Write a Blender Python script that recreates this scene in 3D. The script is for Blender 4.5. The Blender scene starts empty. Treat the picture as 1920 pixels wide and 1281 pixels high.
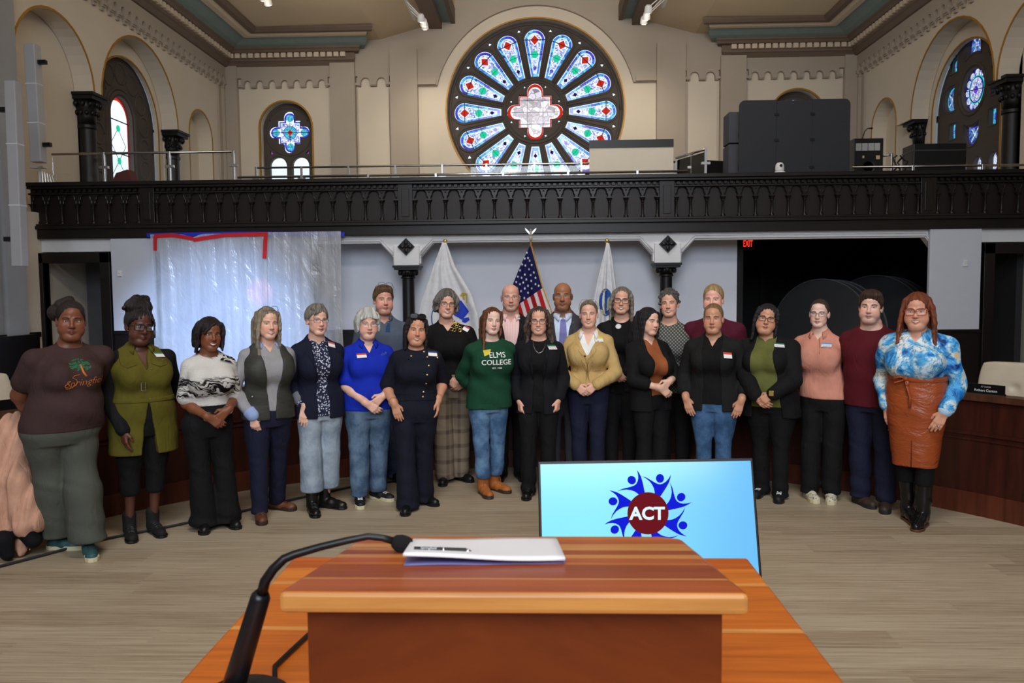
import bpy, bmesh, math, random
import numpy as np
from mathutils import Vector, Matrix
from mathutils.geometry import tessellate_polygon
random.seed(7)
SC = bpy.context.scene
COL = SC.collection
LP = {'rear': 420, 'front': 145, 'mid': 200, 'up': 45, 'blue': 17000, 'blue2': 100}
# ------------------------------------------------------------------ camera
F = 1470.0
CAM = np.array([0, 0, 1.7])
YAW, PIT, ROLL = math.atan(50 / F), math.atan(95 / F), math.radians(-0.5)
ROT = Matrix.Rotation(YAW, 3, 'Z') @ Matrix.Rotation(math.pi / 2 - PIT, 3, 'X') @ Matrix.Rotation(ROLL, 3, 'Z')
RN = np.array(ROT)
cd = bpy.data.cameras.new('camera'); cam = bpy.data.objects.new('camera', cd); COL.objects.link(cam)
cam.matrix_world = Matrix.Translation((0, 0, 1.7)) @ ROT.to_4x4()
cd.sensor_width = 36; cd.lens = F / 1920 * 36; cd.clip_start = 0.05; cd.clip_end = 200
cd.dof.use_dof = True; cd.dof.focus_distance = 6.6; cd.dof.aperture_fstop = 9.0
SC.camera = cam

def ray(px, py): return RN @ np.array([(px - 960) / F, -(py - 640.5) / F, -1])
def P(px, py, Y): r = ray(px, py); return CAM + r * (Y / r[1])
def PX(px, py, X): r = ray(px, py); return CAM + r * (X / r[0])
def PF(px, py, z=0): r = ray(px, py); return CAM + r * ((z - 1.7) / r[2])
def proj(p):
    v = RN.T @ (np.array(p) - CAM); return 960 + F * v[0] / -v[2], 640.5 - F * v[1] / -v[2]

# ------------------------------------------------------------------ view, world, lights
SC.view_settings.view_transform = 'Standard'; SC.view_settings.look = 'None'
SC.view_settings.gamma = 1; SC.view_settings.use_curve_mapping = False
SC.view_settings.exposure = 0.0
w = bpy.data.worlds.new('world'); SC.world = w; w.use_nodes = True
wb = w.node_tree.nodes['Background']; wb.inputs[0].default_value = (0.62, 0.78, 1.0, 1); wb.inputs[1].default_value = 0.25

def area(name, loc, target, sx, sy, power, col, spread=180):
    l = bpy.data.lights.new(name, 'AREA'); l.shape = 'RECTANGLE'; l.size = sx; l.size_y = sy; l.energy = power; l.color = col
    l.spread = math.radians(spread)
    o = bpy.data.objects.new(name, l); COL.objects.link(o); o.location = loc
    o.rotation_euler = (Vector(target) - Vector(loc)).to_track_quat('-Z', 'Y').to_euler(); return o
def spot(name, loc, target, power, col, ang=60, blend=.6, rad=.06):
    l = bpy.data.lights.new(name, 'SPOT'); l.energy = power; l.color = col; l.spot_size = math.radians(ang); l.spot_blend = blend; l.shadow_soft_size = rad
    o = bpy.data.objects.new(name, l); COL.objects.link(o); o.location = loc
    o.rotation_euler = (Vector(target) - Vector(loc)).to_track_quat('-Z', 'Y').to_euler(); return o
# daylight from the tall windows behind the photographer and the house lights of the front bays
area('daylight_rear_window', (0, -5.5, 6.2), (0, 8, 1.0), 6, 5, LP['rear'], (0.80, 0.89, 1.0), 120)
area('house_light_front', (0.3, 1.5, 7.9), (0, 6.5, 1.0), 3.0, 1.2, LP['front'], (1.0, 0.93, 0.84), 130)
for sx_ in (-1, 1): area('added_ceiling_fill', (sx_ * 4.6, 13.5, 6.6), (sx_ * 4.4, 14.0, 8), 1.6, 6.0, LP['up'], (1.0, 0.88, 0.72), 170)  # unseen fill lamps added in mid-air to brighten the ceiling, no cove fixture
area('house_light_middle', (0, 8.5, 8.6), (0, 20, 6.0), 4.0, 2.0, LP['mid'], (1.0, 0.93, 0.84), 140)
spot('daylight_through_glass', (-1.5, -4.5, 6.8), (-5.0, 11.9, .7), LP['blue'], (0.42, 0.62, 1.0), 13, .9, .12)
spot('daylight_through_red_glass', (-1.5, -4.5, 6.8), (-4.3, 11.9, 1.75), LP['blue'] * .35, (1.0, 0.25, 0.35), 1.6, .9, .02)
spot('daylight_on_left_bay', (2.5, -4.0, 6.5), (-7.6, 12.1, 2.5), LP['blue2'], (0.5, 0.65, 1.0), 16, 1.0, .3)

# ------------------------------------------------------------------ materials
def lin(c):
    r = []
    for v in c[:3]:
        v = v / 255.0; r.append(v / 12.92 if v <= .04045 else ((v + .055) / 1.055) ** 2.4)
    return (*r, 1.0)
class E:
    def __init__(s, M, k): s.M = M; s.k = k
    def op(s, o, b=None, c=None): return s.M.math(o, s, b, c)
    def __add__(s, b): return s.op('ADD', b)
    def __radd__(s, b): return s.op('ADD', b)
    def __sub__(s, b): return s.op('SUBTRACT', b)
    def __rsub__(s, b): return s.M.math('SUBTRACT', b, s)
    def __mul__(s, b): return s.op('MULTIPLY', b)
    def __rmul__(s, b): return s.op('MULTIPLY', b)
    def __truediv__(s, b): return s.op('DIVIDE', b)
    def __lt__(s, b): return s.op('LESS_THAN', b)
    def __gt__(s, b): return s.op('GREATER_THAN', b)
    def abs(s): return s.op('ABSOLUTE')
    def sin(s): return s.op('SINE')
    def fl(s): return s.op('FLOOR')
    def fr(s): return s.op('FRACT')
    def mn(s, b): return s.op('MINIMUM', b)
    def mx(s, b): return s.op('MAXIMUM', b)
    def pw(s, b): return s.op('POWER', b)
    def step(s, a, b):
        n = s.M.n('ShaderNodeMapRange'); n.interpolation_type = 'SMOOTHSTEP'; s.M.put(n.inputs[0], s)
        n.inputs[1].default_value = a; n.inputs[2].default_value = b; return E(s.M, n.outputs[0])
class Mat:
    def __init__(s, name):
        s.m = bpy.data.materials.new(name); s.m.use_nodes = True; s.t = s.m.node_tree; s.b = s.t.nodes['Principled BSDF']; s.name = name
    def n(s, t): return s.t.nodes.new(t)
    def put(s, inp, v):
        if isinstance(v, E): s.t.links.new(v.k, inp)
        elif isinstance(v, (tuple, list)) and len(v) == 3 and inp.type == 'RGBA': inp.default_value = lin(v)
        else: inp.default_value = v
    def math(s, o, a, b=None, c=None):
        n = s.n('ShaderNodeMath'); n.operation = o
        for i, v in enumerate((a, b, c)):
            if v is not None: s.put(n.inputs[i], v)
        return E(s, n.outputs[0])
    def co(s, k='Object'): return E(s, s.n('ShaderNodeTexCoord').outputs[k])
    def attr(s, nm, out='Vector'):
        n = s.n('ShaderNodeAttribute'); n.attribute_name = nm; return E(s, n.outputs[out])
    def xyz(s, v):
        n = s.n('ShaderNodeSeparateXYZ'); s.put(n.inputs[0], v); return [E(s, n.outputs[i]) for i in range(3)]
    def vec(s, x, y, z):
        n = s.n('ShaderNodeCombineXYZ')
        for i, v in enumerate((x, y, z)): s.put(n.inputs[i], v)
        return E(s, n.outputs[0])
    def scl(s, v, sc):
        n = s.n('ShaderNodeMapping'); s.put(n.inputs[0], v); n.inputs['Scale'].default_value = sc; return E(s, n.outputs[0])
    def noise(s, v, sc=5, det=2, ro=.5, dist=0, out=0):
        n = s.n('ShaderNodeTexNoise'); s.put(n.inputs['Vector'], v); n.inputs['Scale'].default_value = sc
        n.inputs['Detail'].default_value = det; n.inputs['Roughness'].default_value = ro; n.inputs['Distortion'].default_value = dist
        return E(s, n.outputs[out])
    def voro(s, v, sc=5, out='Distance', feat='F1', rnd=1):
        n = s.n('ShaderNodeTexVoronoi'); n.feature = feat; s.put(n.inputs['Vector'], v); n.inputs['Scale'].default_value = sc
        n.inputs['Randomness'].default_value = rnd; return E(s, n.outputs[out])
    def white(s, v):
        n = s.n('ShaderNodeTexWhiteNoise'); s.put(n.inputs['Vector'], v); return E(s, n.outputs['Value'])
    def ramp(s, f, st, const=False):
        n = s.n('ShaderNodeValToRGB'); s.put(n.inputs[0], f); r = n.color_ramp
        if const: r.interpolation = 'CONSTANT'
        while len(r.elements) < len(st): r.elements.new(.5)
        for e, (p, c) in zip(r.elements, st): e.position = p; e.color = lin(c)
        return E(s, n.outputs[0])
    def mix(s, f, a, b):
        n = s.n('ShaderNodeMix'); n.data_type = 'RGBA'; s.put(n.inputs[0], f); s.put(n.inputs[6], a); s.put(n.inputs[7], b); return E(s, n.outputs[2])
    def bump(s, h, st=.3, d=.01):
        n = s.n('ShaderNodeBump'); s.put(n.inputs['Height'], h); n.inputs['Strength'].default_value = st; n.inputs['Distance'].default_value = d
        s.t.links.new(n.outputs[0], s.b.inputs['Normal'])
    def fin(s, col, ro=.6, me=0, sp=.4, emi=None, est=0):
        s.put(s.b.inputs['Base Color'], col); s.put(s.b.inputs['Roughness'], ro); s.b.inputs['Metallic'].default_value = me
        s.b.inputs['Specular IOR Level'].default_value = sp
        if emi is not None: s.put(s.b.inputs['Emission Color'], emi); s.put(s.b.inputs['Emission Strength'], est)
        return s.m
CACHE = {}
def sh(c, f): return tuple(max(0, min(255, v * f)) for v in c)
def plain(name, c, ro=.6, me=0, sp=.4, var=.08, sc=6, bump=0, bsc=60):
    if name in CACHE: return CACHE[name]
    M = Mat(name); v = M.co(); f = M.noise(v, sc, 4)
    col = M.mix(f, sh(c, 1 - var), sh(c, 1 + var))
    if bump: M.bump(M.noise(v, bsc, 3), bump, .004)
    CACHE[name] = M.fin(col, ro, me, sp); return CACHE[name]
def glow(name, c, st, var=0):
    if name in CACHE: return CACHE[name]
    M = Mat(name); f = M.noise(M.co(), 30, 2)
    CACHE[name] = M.fin((10, 10, 10), .6, 0, .05, M.mix(f, sh(c, 1 - var), sh(c, 1 + var)), st); return CACHE[name]
def wood(name, c1, c2, axis=(1, 12, 12), ro=.4, sp=.4, sc=3, var=None):
    if name in CACHE: return CACHE[name]
    M = Mat(name); v = M.scl(M.co(), axis); f = M.noise(v, sc, 6, .6, .6)
    col = M.ramp(f, [(.3, c1), (.7, c2)]); M.bump(f, .08, .003)
    CACHE[name] = M.fin(col, ro, 0, sp); return CACHE[name]

# ------------------------------------------------------------------ mesh helpers
class B:
    def __init__(s): s.b = bmesh.new(); s.mi = 0
    def _f(s, vs):
        try: f = s.b.faces.new(vs); f.material_index = s.mi; return f
        except ValueError: return None
    def quad(s, *p): return s._f([s.b.verts.new(q) for q in p])
    def box(s, x0, y0, z0, x1, y1, z1, M=None):
        v = [s.b.verts.new(Vector(p) if M is None else M @ Vector(p)) for p in ((x0, y0, z0), (x1, y0, z0), (x1, y1, z0), (x0, y1, z0), (x0, y0, z1), (x1, y0, z1), (x1, y1, z1), (x0, y1, z1))]
        for q in ((0, 3, 2, 1), (4, 5, 6, 7), (0, 1, 5, 4), (1, 2, 6, 5), (2, 3, 7, 6), (3, 0, 4, 7)): s._f([v[i] for i in q])
        return s
    def plate(s, loops, fn, w0, w1, sides=True):
        """polygon with holes (2-D loops) mapped by fn(u,v,w), thick from w0 to w1"""
        flat = [p for l in loops for p in l]
        tr = tessellate_polygon([[Vector((p[0], p[1], 0)) for p in l] for l in loops])
        a = [s.b.verts.new(fn(p[0], p[1], w0)) for p in flat]
        for t in tr: s._f([a[i] for i in t])
        if sides:
            c = [s.b.verts.new(fn(p[0], p[1], w1)) for p in flat]
            for t in tr: s._f([c[i] for i in reversed(t)])
            o = 0
            for l in loops:
                n = len(l)
                for i in range(n): s._f([a[o + i], a[o + (i + 1) % n], c[o + (i + 1) % n], c[o + i]])
                o += n
        return s
    def tube(s, pts, r, seg=8, caps=True, sq=1.0):
        pts = [Vector(p) for p in pts]; n = len(pts); rs = r if isinstance(r, (list, tuple)) else [r] * n
        T = (pts[1] - pts[0]).normalized(); N = T.orthogonal().normalized(); rings = []
        for i in range(n):
            t = (pts[min(i + 1, n - 1)] - pts[max(i - 1, 0)]).normalized()
            N = (N - t * N.dot(t)); N = N.normalized() if N.length > 1e-6 else t.orthogonal().normalized()
            Bn = t.cross(N)
            rings.append([s.b.verts.new(pts[i] + (N * math.cos(2 * math.pi * k / seg) + Bn * math.sin(2 * math.pi * k / seg) * sq) * rs[i]) for k in range(seg)])
        for i in range(n - 1):
            for k in range(seg): s._f([rings[i][k], rings[i][(k + 1) % seg], rings[i + 1][(k + 1) % seg], rings[i + 1][k]])
        if caps: s._f(list(reversed(rings[0]))); s._f(rings[-1])
        return s
    def lathe(s, prof, c=(0, 0, 0), seg=16, M=None):
        rings = []
        for r, z in prof:
            rings.append([s.b.verts.new((M @ Vector((r * math.cos(2 * math.pi * k / seg), r * math.sin(2 * math.pi * k / seg), z))) if M is not None else Vector((c[0] + r * math.cos(2 * math.pi * k / seg), c[1] + r * math.sin(2 * math.pi * k / seg), c[2] + z))) for k in range(seg)])
        for i in range(len(prof) - 1):
            for k in range(seg): s._f([rings[i][k], rings[i][(k + 1) % seg], rings[i + 1][(k + 1) % seg], rings[i + 1][k]])
        s._f(list(reversed(rings[0]))); s._f(rings[-1]); return s
    def ball(s, c, r, M=None, u=12, v=8):
        rr = (r, r, r) if not isinstance(r, (tuple, list)) else r
        m = Matrix.Translation(c) @ (M.to_4x4() if M is not None else Matrix.Identity(4)) @ Matrix.Diagonal((*rr, 1))
        n0 = len(s.b.faces); bmesh.ops.create_uvsphere(s.b, u_segments=u, v_segments=v, radius=1, matrix=m)
        s.b.faces.ensure_lookup_table()
        for f in s.b.faces[n0:]: f.material_index = s.mi
        return s
def obj(name, b, mats, parent=None, smooth=False, loc=None, kind=None, bevel=0):
    bm = b.b if isinstance(b, B) else b
    me = bpy.data.meshes.new(name); bmesh.ops.recalc_face_normals(bm, faces=bm.faces) if len(bm.faces) < 60000 else None
    bm.to_mesh(me); bm.free()
    for m in (mats if isinstance(mats, (list, tuple)) else [mats]): me.materials.append(m)
    if smooth:
        me.polygons.foreach_set('use_smooth', [True] * len(me.polygons))
    o = bpy.data.objects.new(name, me); COL.objects.link(o)
    if parent: o.parent = parent
    if loc is not None: o.location = loc
    if kind: o['kind'] = kind
    if smooth == 'a' :
        md = o.modifiers.new('es', 'EDGE_SPLIT'); md.split_angle = math.radians(38)
    if bevel:
        md = o.modifiers.new('bv', 'BEVEL'); md.width = bevel; md.segments = 2; md.limit_method = 'ANGLE'
    return o
def tag(o, label, cat, group=None):
    o['label'] = label; o['category'] = cat
    if group: o['group'] = group
    return o
def thing(name, label, cat, loc=(0, 0, 0), rz=0, group=None):
    o = bpy.data.objects.new(name, None); COL.objects.link(o); o.location = loc; o.rotation_euler = (0, 0, rz); o.empty_display_size = .1
    return tag(o, label, cat, group)
def struct(name, b, m, parent=None, **k): return obj(name, b, m, parent, kind='structure' if not parent else None, **k)
def dup(o, parent=None):
    c = o.copy(); COL.objects.link(c); c.parent = parent
    for ch in list(o.children): dup(ch, c)
    return c
def arc(cx, cy, r, a0, a1, n, ry=None):
    return [(cx + r * math.cos(math.radians(a0 + (a1 - a0) * i / n)), cy + (ry or r) * math.sin(math.radians(a0 + (a1 - a0) * i / n))) for i in range(n + 1)]
def archloop(cx, w, z0, zs, n=20, ry=None):
    """round-headed opening: half width w, sill z0, springing zs"""
    return [(cx + w, z0)] + arc(cx, zs, w, 0, 180, n, ry) + [(cx - w, z0)]
def band(b, loop, fn, w0, w1, width, closed=True):
    """strip of given width around a loop (outside)"""
    n = len(loop); out = []
    for i in range(n):
        p0 = Vector(loop[(i - 1) % n] if closed or i > 0 else loop[0]); p1 = Vector(loop[(i + 1) % n] if closed or i < n - 1 else loop[-1])
        t = (p1 - p0).normalized(); out.append((loop[i][0] + t.y * width, loop[i][1] - t.x * width))
    rng = range(n if closed else n - 1)
    for i in rng:
        j = (i + 1) % n; q = [loop[i], loop[j], out[j], out[i]]
        A = [fn(p[0], p[1], w0) for p in q]; C = [fn(p[0], p[1], w1) for p in q]
        b.quad(*A); b.quad(*reversed(C))
        for k in range(4): b.quad(A[k], A[(k + 1) % 4], C[(k + 1) % 4], C[k])
def textmesh(s, size, font_shear=0, bold=0.0, res=3, ext=0):
    cu = bpy.data.curves.new('t', 'FONT'); cu.body = s; cu.size = size; cu.align_x = 'CENTER'; cu.align_y = 'CENTER'; cu.resolution_u = res
    cu.shear = font_shear; cu.offset = bold; cu.extrude = ext
    o = bpy.data.objects.new('t', cu); COL.objects.link(o); bpy.context.view_layer.update()
    dg = bpy.context.evaluated_depsgraph_get(); me = bpy.data.meshes.new_from_object(o.evaluated_get(dg))
    vs = [v.co.copy() for v in me.vertices]; fs = [list(p.vertices) for p in me.polygons]
    bpy.data.objects.remove(o); bpy.data.curves.remove(cu); bpy.data.meshes.remove(me); return vs, fs
def add_text(b, s, size, fn, **k):
    vs, fs = textmesh(s, size, **k); nv = [b.b.verts.new(fn(v)) for v in vs]
    for f in fs: b._f([nv[i] for i in f])
def thing_child(name, parent):
    o = bpy.data.objects.new(name, None); COL.objects.link(o); o.parent = parent; o.empty_display_size = .02; return o

# ================================================================== ROOM
XW = 7.9          # side walls at x = -XW, +XW ; far wall at YB ; balcony front at YP
YB, YP = 20.0, 12.2
m_wall = plain('wall_plaster_cream', (222, 211, 194), .85, var=.03, sc=1.5)
m_wall2 = plain('wall_plaster_taupe', (180, 168, 154), .85, var=.03, sc=1.5)
m_wallg = plain('wall_paint_cool_white', (226, 232, 246), .8, var=.03, sc=1.2)
m_gold = plain('gold_paint_line', (176, 128, 40), .45, me=.2, var=.1)
m_dark = wood('dark_stained_oak', (16, 11, 10), (28, 19, 16), (1, 12, 12), .38, .4)
m_darkp = wood('dark_stained_oak_panel', (22, 14, 12), (34, 22, 19), (12, 12, 1), .45, .35)
m_black = plain('black_paint', (14, 13, 14), .45, var=.1)
m_stone = plain('tracery_grey_stone', (84, 76, 72), .8, var=.08, sc=4)
m_brown = plain('cornice_brown_paint', (122, 104, 90), .7, var=.06)
m_teal = plain('cornice_teal_paint', (134, 152, 150), .7, var=.05)
m_cream = plain('cornice_cream_paint', (226, 208, 184), .7, var=.04)
m_ceil = plain('ceiling_plaster', (222, 202, 172), .85, var=.03, sc=.8)
m_chrome = plain('brushed_steel', (190, 190, 190), .28, me=1, var=.04)
m_whitep = plain('white_plastic', (225, 225, 225), .45)
m_blackp = plain('black_plastic', (16, 16, 18), .4)

def m_floor_():
    M = Mat('grey_beige_plank_floor'); v = M.co(); x, y, z = M.xyz(v)
    row = (y * 5.2).fl(); off = M.white(M.vec(row, 3.1, 0)) * 1.7
    pl = M.white(M.vec((x * .55 + off).fl(), row, 1))
    f = M.noise(M.vec(x * .9 + pl * 9, y * 34, z), 1.6, 5, .65); g = M.noise(M.vec(x * 3.0, y * 120, 0), 1.5, 3, .6)
    h = (f * .75 + g * .45 + pl * .12)
    col = M.ramp(h, [(.40, (122, 104, 82)), (.60, (160, 142, 118)), (.80, (186, 170, 146))])
    M.bump(h, .05, .002)
    return M.fin(col, .42, 0, .35)
b = B(); b.box(-9.5, -6, -.1, 9.5, 24, 0); struct('floor', b, m_floor_())

# ---- side walls with niches: local map (u = Y along wall, v = z, w = depth outwards)
def side(sg):
    fn = lambda u, v, w: (sg * (XW + w), u, v)
    nm = 'left' if sg < 0 else 'right'
    y_near = 11.6
    lo = [(-6, 0), (YB + .1, 0), (YB + .1, 10), (-6, 10)]
    a1 = archloop(12.9, 1.08, 3.0, 5.25); a2 = archloop(15.75 if sg < 0 else 15.6, 1.5, 3.0, 5.25); a3 = archloop(18.45, .62, 3.0, 5.35)
    c2 = 15.75 if sg < 0 else 15.6; arcade = [(19.07, 3.0)] + arc(18.45, 5.35, .62, 0, 180, 16) + [(17.83, 5.25)] + arc(c2, 5.25, 1.5, 0, 180, 24) + [(13.98, 5.25)] + arc(12.9, 5.25, 1.08, 0, 180, 20) + [(11.82, 3.0)]
    b = B(); b.plate([lo, arcade], fn, 0, .35); wl = struct('wall_' + nm, b, m_wall)
    # back of niches
    b = B(); b.box(*sorted_box(sg * (XW + .36), 11.6, 2.9, sg * (XW + .42), 14.1, 6.5)); b.box(*sorted_box(sg * (XW + .34), 17.3, 2.9, sg * (XW + .42), 19.3, 6.5)); obj('niche_back', b, m_wall, wl)
    c2 = 15.75 if sg < 0 else 15.6
    wc = 15.85 if sg < 0 else 15.72
    b = B(); b.plate([[(c2 - 1.7, 2.9), (c2 + 1.7, 2.9), (c2 + 1.7, 7.1), (c2 - 1.7, 7.1)], archloop(wc, 1.22, 3.0, 5.2)], fn, .36, .44); obj('niche_back', b, m_wall, wl)
    b = B()
    for l in (a1[1:-1], a2[1:-1], a3): band(b, l, fn, -.012, .0, .036, closed=False)
    band(b, archloop(wc, 1.22, 3.0, 5.2), fn, .345, .36, .032, closed=False)
    obj('gold_line', b, m_gold, wl)
    # blind arcade (corbel table) under the cornice
    b = B(); dy = .262; y0 = 11.7; n = 31; y1 = y0 + n * dy; lp = [(y1, 7.30), (y0, 7.30)]
    for i in range(n):
        yc = y0 + dy * (i + .5); lp += [(yc - dy / 2, 6.9), (yc - .075, 6.9)] + [(yc - .075 * math.cos(t), 7.06 + .075 * math.sin(t)) for t in (0, .5, 1.05, 1.57, 2.1, 2.64, 3.14)] + [(yc + .075, 6.9), (yc + dy / 2, 6.9)]
    b.plate([lp], fn, -.075, 0)
    for i in range(n + 1):
        yc = y0 + dy * i; b.box(*sorted_box(sg * (XW - .10), yc - .06, 6.93, sg * XW, yc + .06, 7.0)); b.box(*sorted_box(sg * (XW - .05), yc - .045, 6.84, sg * XW, yc + .045, 6.92))
    obj('corbel_arcade', b, m_wall2, wl)
    b = B(); b.box(*sorted_box(sg * (XW - .07), 11.7, 7.30, sg * XW, YB, 7.42)); obj('frieze', b, m_wall2, wl)
    b = B(); b.box(*sorted_box(sg * (XW - .05), 19.45, 3, sg * XW, 19.62, 6.86)); b.box(*sorted_box(sg * (XW - .05), 19.80, 3, sg * XW, 20, 6.86)); obj('corner_pilaster', b, m_wall2, wl)
    b = B(); b.box(*sorted_box(sg * (XW - .03), -6, 0, sg * XW, 12.1, 1.08)); b.box(*sorted_box(sg * (XW - .06), -6, 1.04, sg * XW, 12.1, 1.12)); obj('wainscot', b, m_dark, wl)
    return wl, wc, fn
def sorted_box(x0, y0, z0, x1, y1, z1): return (min(x0, x1), min(y0, y1), min(z0, z1), max(x0, x1), max(y0, y1), max(z0, z1))
WL, WCL, FNL = side(-1)
WR, WCR, FNR = side(1)

# ---- near pier that closes the left bay and its twin on the right
for sg in (-1, 1):
    nm = 'left' if sg < 0 else 'right'
    b = B(); b.box(*sorted_box(sg * (XW - .02), 9.2, 1.1, sg * 9.4, 11.7, 10)); b.box(*sorted_box(sg * (XW - .16), 10.6, 1.1, sg * XW, 11.0, 10))
    b.box(*sorted_box(sg * (XW - .10), 11.3, 1.1, sg * XW, 11.75, 10))
    struct('wall_pier_' + nm, b, plain('wall_paint_pier_grey', (166, 168, 170), .8, var=.03))
    b = B(); b.box(*sorted_box(sg * (XW - .2), 9.1, 0, sg * 9.4, 11.78, 1.1)); struct('baseboard_pier_' + nm, b, m_dark)

# ---- far wall
fb = lambda u, v, w: (u, YB + w, v)
win = [archloop(-6.37, .66, 3.0, 5.87), archloop(6.45, .66, 3.0, 5.95)]
rose_c = (-.05, 6.24)
rose = arc(rose_c[0], rose_c[1], 2.22, 0, 360, 64)[:-1]
b = B(); b.plate([[(-9, 0), (9, 0), (9, 10.6), (-9, 10.6)], rose] + win, fb, 0, .5); WB = struct('wall_back', b, m_wall)
# upper taupe layer: everything above the corbel arcade, opened by the great arch
b = B(); bigarch = arc(rose_c[0], rose_c[1], 2.52, 14, 166, 40)
poly = [(-3.0, 6.85)] + [(bigarch[-1][0], 6.85)] + bigarch[::-1] + [(bigarch[0][0], 6.85), (3.0, 6.85), (3.0, 10.5), (-3.0, 10.5)]
b.plate([poly], fb, -.10, 0)
for x0, x1 in ((-4.55, -3.0), (3.0, 4.55), (-7.85, -5.15), (5.15, 7.85)):
    b.box(x0, YB - .10, 7.10, x1, YB, 9.2)
obj('upper_wall_layer', b, m_wall2, WB)
b = B()
for x0, x1, zt in ((-3.66, -2.98, 7.72), (2.96, 3.66, 7.75), (-5.17, -4.55, 7.42), (4.52, 5.14, 7.42)):
    b.box(x0, YB - .2, 3, x1, YB, zt)
b.box(-8, YB - .14, 3, -7.55, YB, 7.4); b.box(7.55, YB - .14, 3, 8, YB, 7.4)
obj('pilaster', b, m_wall2, WB)
b = B()
def corb(xa, xb, n):
    d = (xb - xa) / n; lp = [(xb, 7.10), (xa, 7.10)]
    for i in range(n):
        x = xa + d * (i + .5); w_ = d * .30; lp += [(x - d / 2, 6.86), (x - w_, 6.86)] + [(x - w_ * math.cos(t), 6.95 + w_ * math.sin(t)) for t in (0, .5, 1.05, 1.57, 2.1, 2.64, 3.14)] + [(x + w_, 6.86), (x + d / 2, 6.86)]
    b.plate([lp], fb, -.10, 0)
    for i in range(n + 1): x = xa + d * i; b.box(x - d * .2, YB - .13, 6.88, x + d * .2, YB - .1, 6.94)
corb(-7.45, -5.25, 7); corb(5.22, 7.42, 7); corb(-4.5, -3.7, 2); corb(3.7, 4.48, 2)
for x0, x1 in ((-2.98, -2.52), (2.45, 2.96)):
    b.box(x0, YB - .16, 6.86, x1, YB, 6.93); b.box(x0, YB - .13, 6.93, x1, YB, 7.0)
obj('corbel_arcade', b, m_wall2, WB)
b = B(); b.box(-4.5, YB - .06, 3, -3.72, YB, 6.82); b.box(3.74, YB - .06, 3, 4.46, YB, 6.82); obj('wall_panel', b, m_wall, WB)
b = B(); band(b, arc(rose_c[0], rose_c[1], 2.22, 0, 360, 64)[:-1], fb, -.03, .02, .035)
for wl in win: band(b, wl, fb, -.03, .02, .04, closed=False)
obj('gold_line', b, m_gold, WB)

# ---- stained glass
def glassmat(name, cols, st, sc=9, dk=.25):
    M = Mat(name); v = M.co(); 
    cell = M.voro(v, sc, 'Color'); h = M.xyz(cell)[0]; e = M.voro(v, sc, 'Distance', 'DISTANCE_TO_EDGE'); f = M.noise(v, sc * 2.5, 3, .6)
    n = len(cols); col = M.ramp(h * .75 + f * .3, [((i + .4) / n, c) for i, c in enumerate(cols)])
    ln = e.step(.01, .05)
    col = M.mix(ln, sh(cols[0], dk), col)
    return M.fin((10, 10, 12), .15, 0, .5, col, st)
g_white = glassmat('glass_white_lace', [(60, 60, 150), (150, 175, 250), (225, 236, 255), (255, 255, 255)], 1.15, 30, .3)
g_blue = glassmat('glass_pale_blue_border', [(30, 90, 225), (60, 160, 250), (110, 215, 255), (50, 90, 235)], 1.0, 9, .5)
g_violet = glassmat('glass_violet_blue', [(50, 40, 190), (70, 70, 235), (100, 60, 220)], .9, 9)
g_edge = glow('glass_bright_edge', (225, 245, 255), 1.3)
g_red = glow('glass_red', (225, 40, 22), .9, .25)
g_green = glow('glass_sea_green', (35, 215, 165), .9, .2)
g_dk = glow('glass_deep_violet', (46, 20, 110), .5, .2)
g_turq = glassmat('glass_turquoise', [(30, 140, 200), (70, 200, 230), (120, 225, 240)], .95, 30, .5)
g_scene = glassmat('glass_pale_scene', [(40, 32, 60), (90, 84, 130), (215, 215, 245), (70, 60, 100), (240, 240, 255)], .9, 6, .2)
g_purple = glow('glass_purple', (190, 90, 230), .8, .2)
m_lead = plain('lead_bar', (18, 16, 34), .5)
m_leadg = plain('lead_bar_dark', (24, 22, 26), .6)

class Pane:
    """glass pieces drawn in window coordinates; fn(u,v,w)"""
    def __init__(s, fn): s.fn = fn; s.b = {}
    def pl(s, m, loop, w):
        bb = s.b.setdefault(m.name, (B(), m))[0]; bb.plate([loop], s.fn, w, w + .006)
    def bar(s, m, p, q, wd, w):
        p, q = Vector(p), Vector(q); t = (q - p).normalized(); n = Vector((-t.y, t.x)) * wd / 2
        s.pl(m, [tuple(p - n), tuple(q - n), tuple(q + n), tuple(p + n)], w)
    def make(s, name, parent):
        bm = B(); ms = []; 
        for k, (bb, m) in s.b.items():
            me = bpy.data.meshes.new('x'); bb.b.to_mesh(me); n0 = len(bm.b.faces); bm.b.from_mesh(me); bpy.data.meshes.remove(me); bm.b.faces.ensure_lookup_table()
            for f in bm.b.faces[n0:]: f.material_index = len(ms)
            ms.append(m)
        return obj(name, bm, ms, parent)
def scaleloop(l, c, f): return [(c[0] + (x - c[0]) * f, c[1] + (y - c[1]) * f) for x, y in l]
def inset(loop, d):
    n = len(loop); out = []
    for i in range(n):
        p0 = Vector(loop[i - 1]); p1 = Vector(loop[(i + 1) % n]); t = (p1 - p0).normalized(); out.append((loop[i][0] - t.y * d, loop[i][1] + t.x * d))
    return out
def petal_loop(cx, cy, a, ri, ro, wi, wo, n=16):
    """petal pointing outwards at angle a: inner radius/half width, outer bulb centre/radius"""
    pts = [(wi, ri)] + [(wo * math.cos(t), ro + wo * math.sin(t)) for t in [math.pi * k / n for k in range(n + 1)]] + [(-wi, ri)]
    c, s_ = math.cos(a - math.pi / 2), math.sin(a - math.pi / 2)
    return [(cx + x * c - y * s_, cy + x * s_ + y * c) for x, y in pts]
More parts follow.
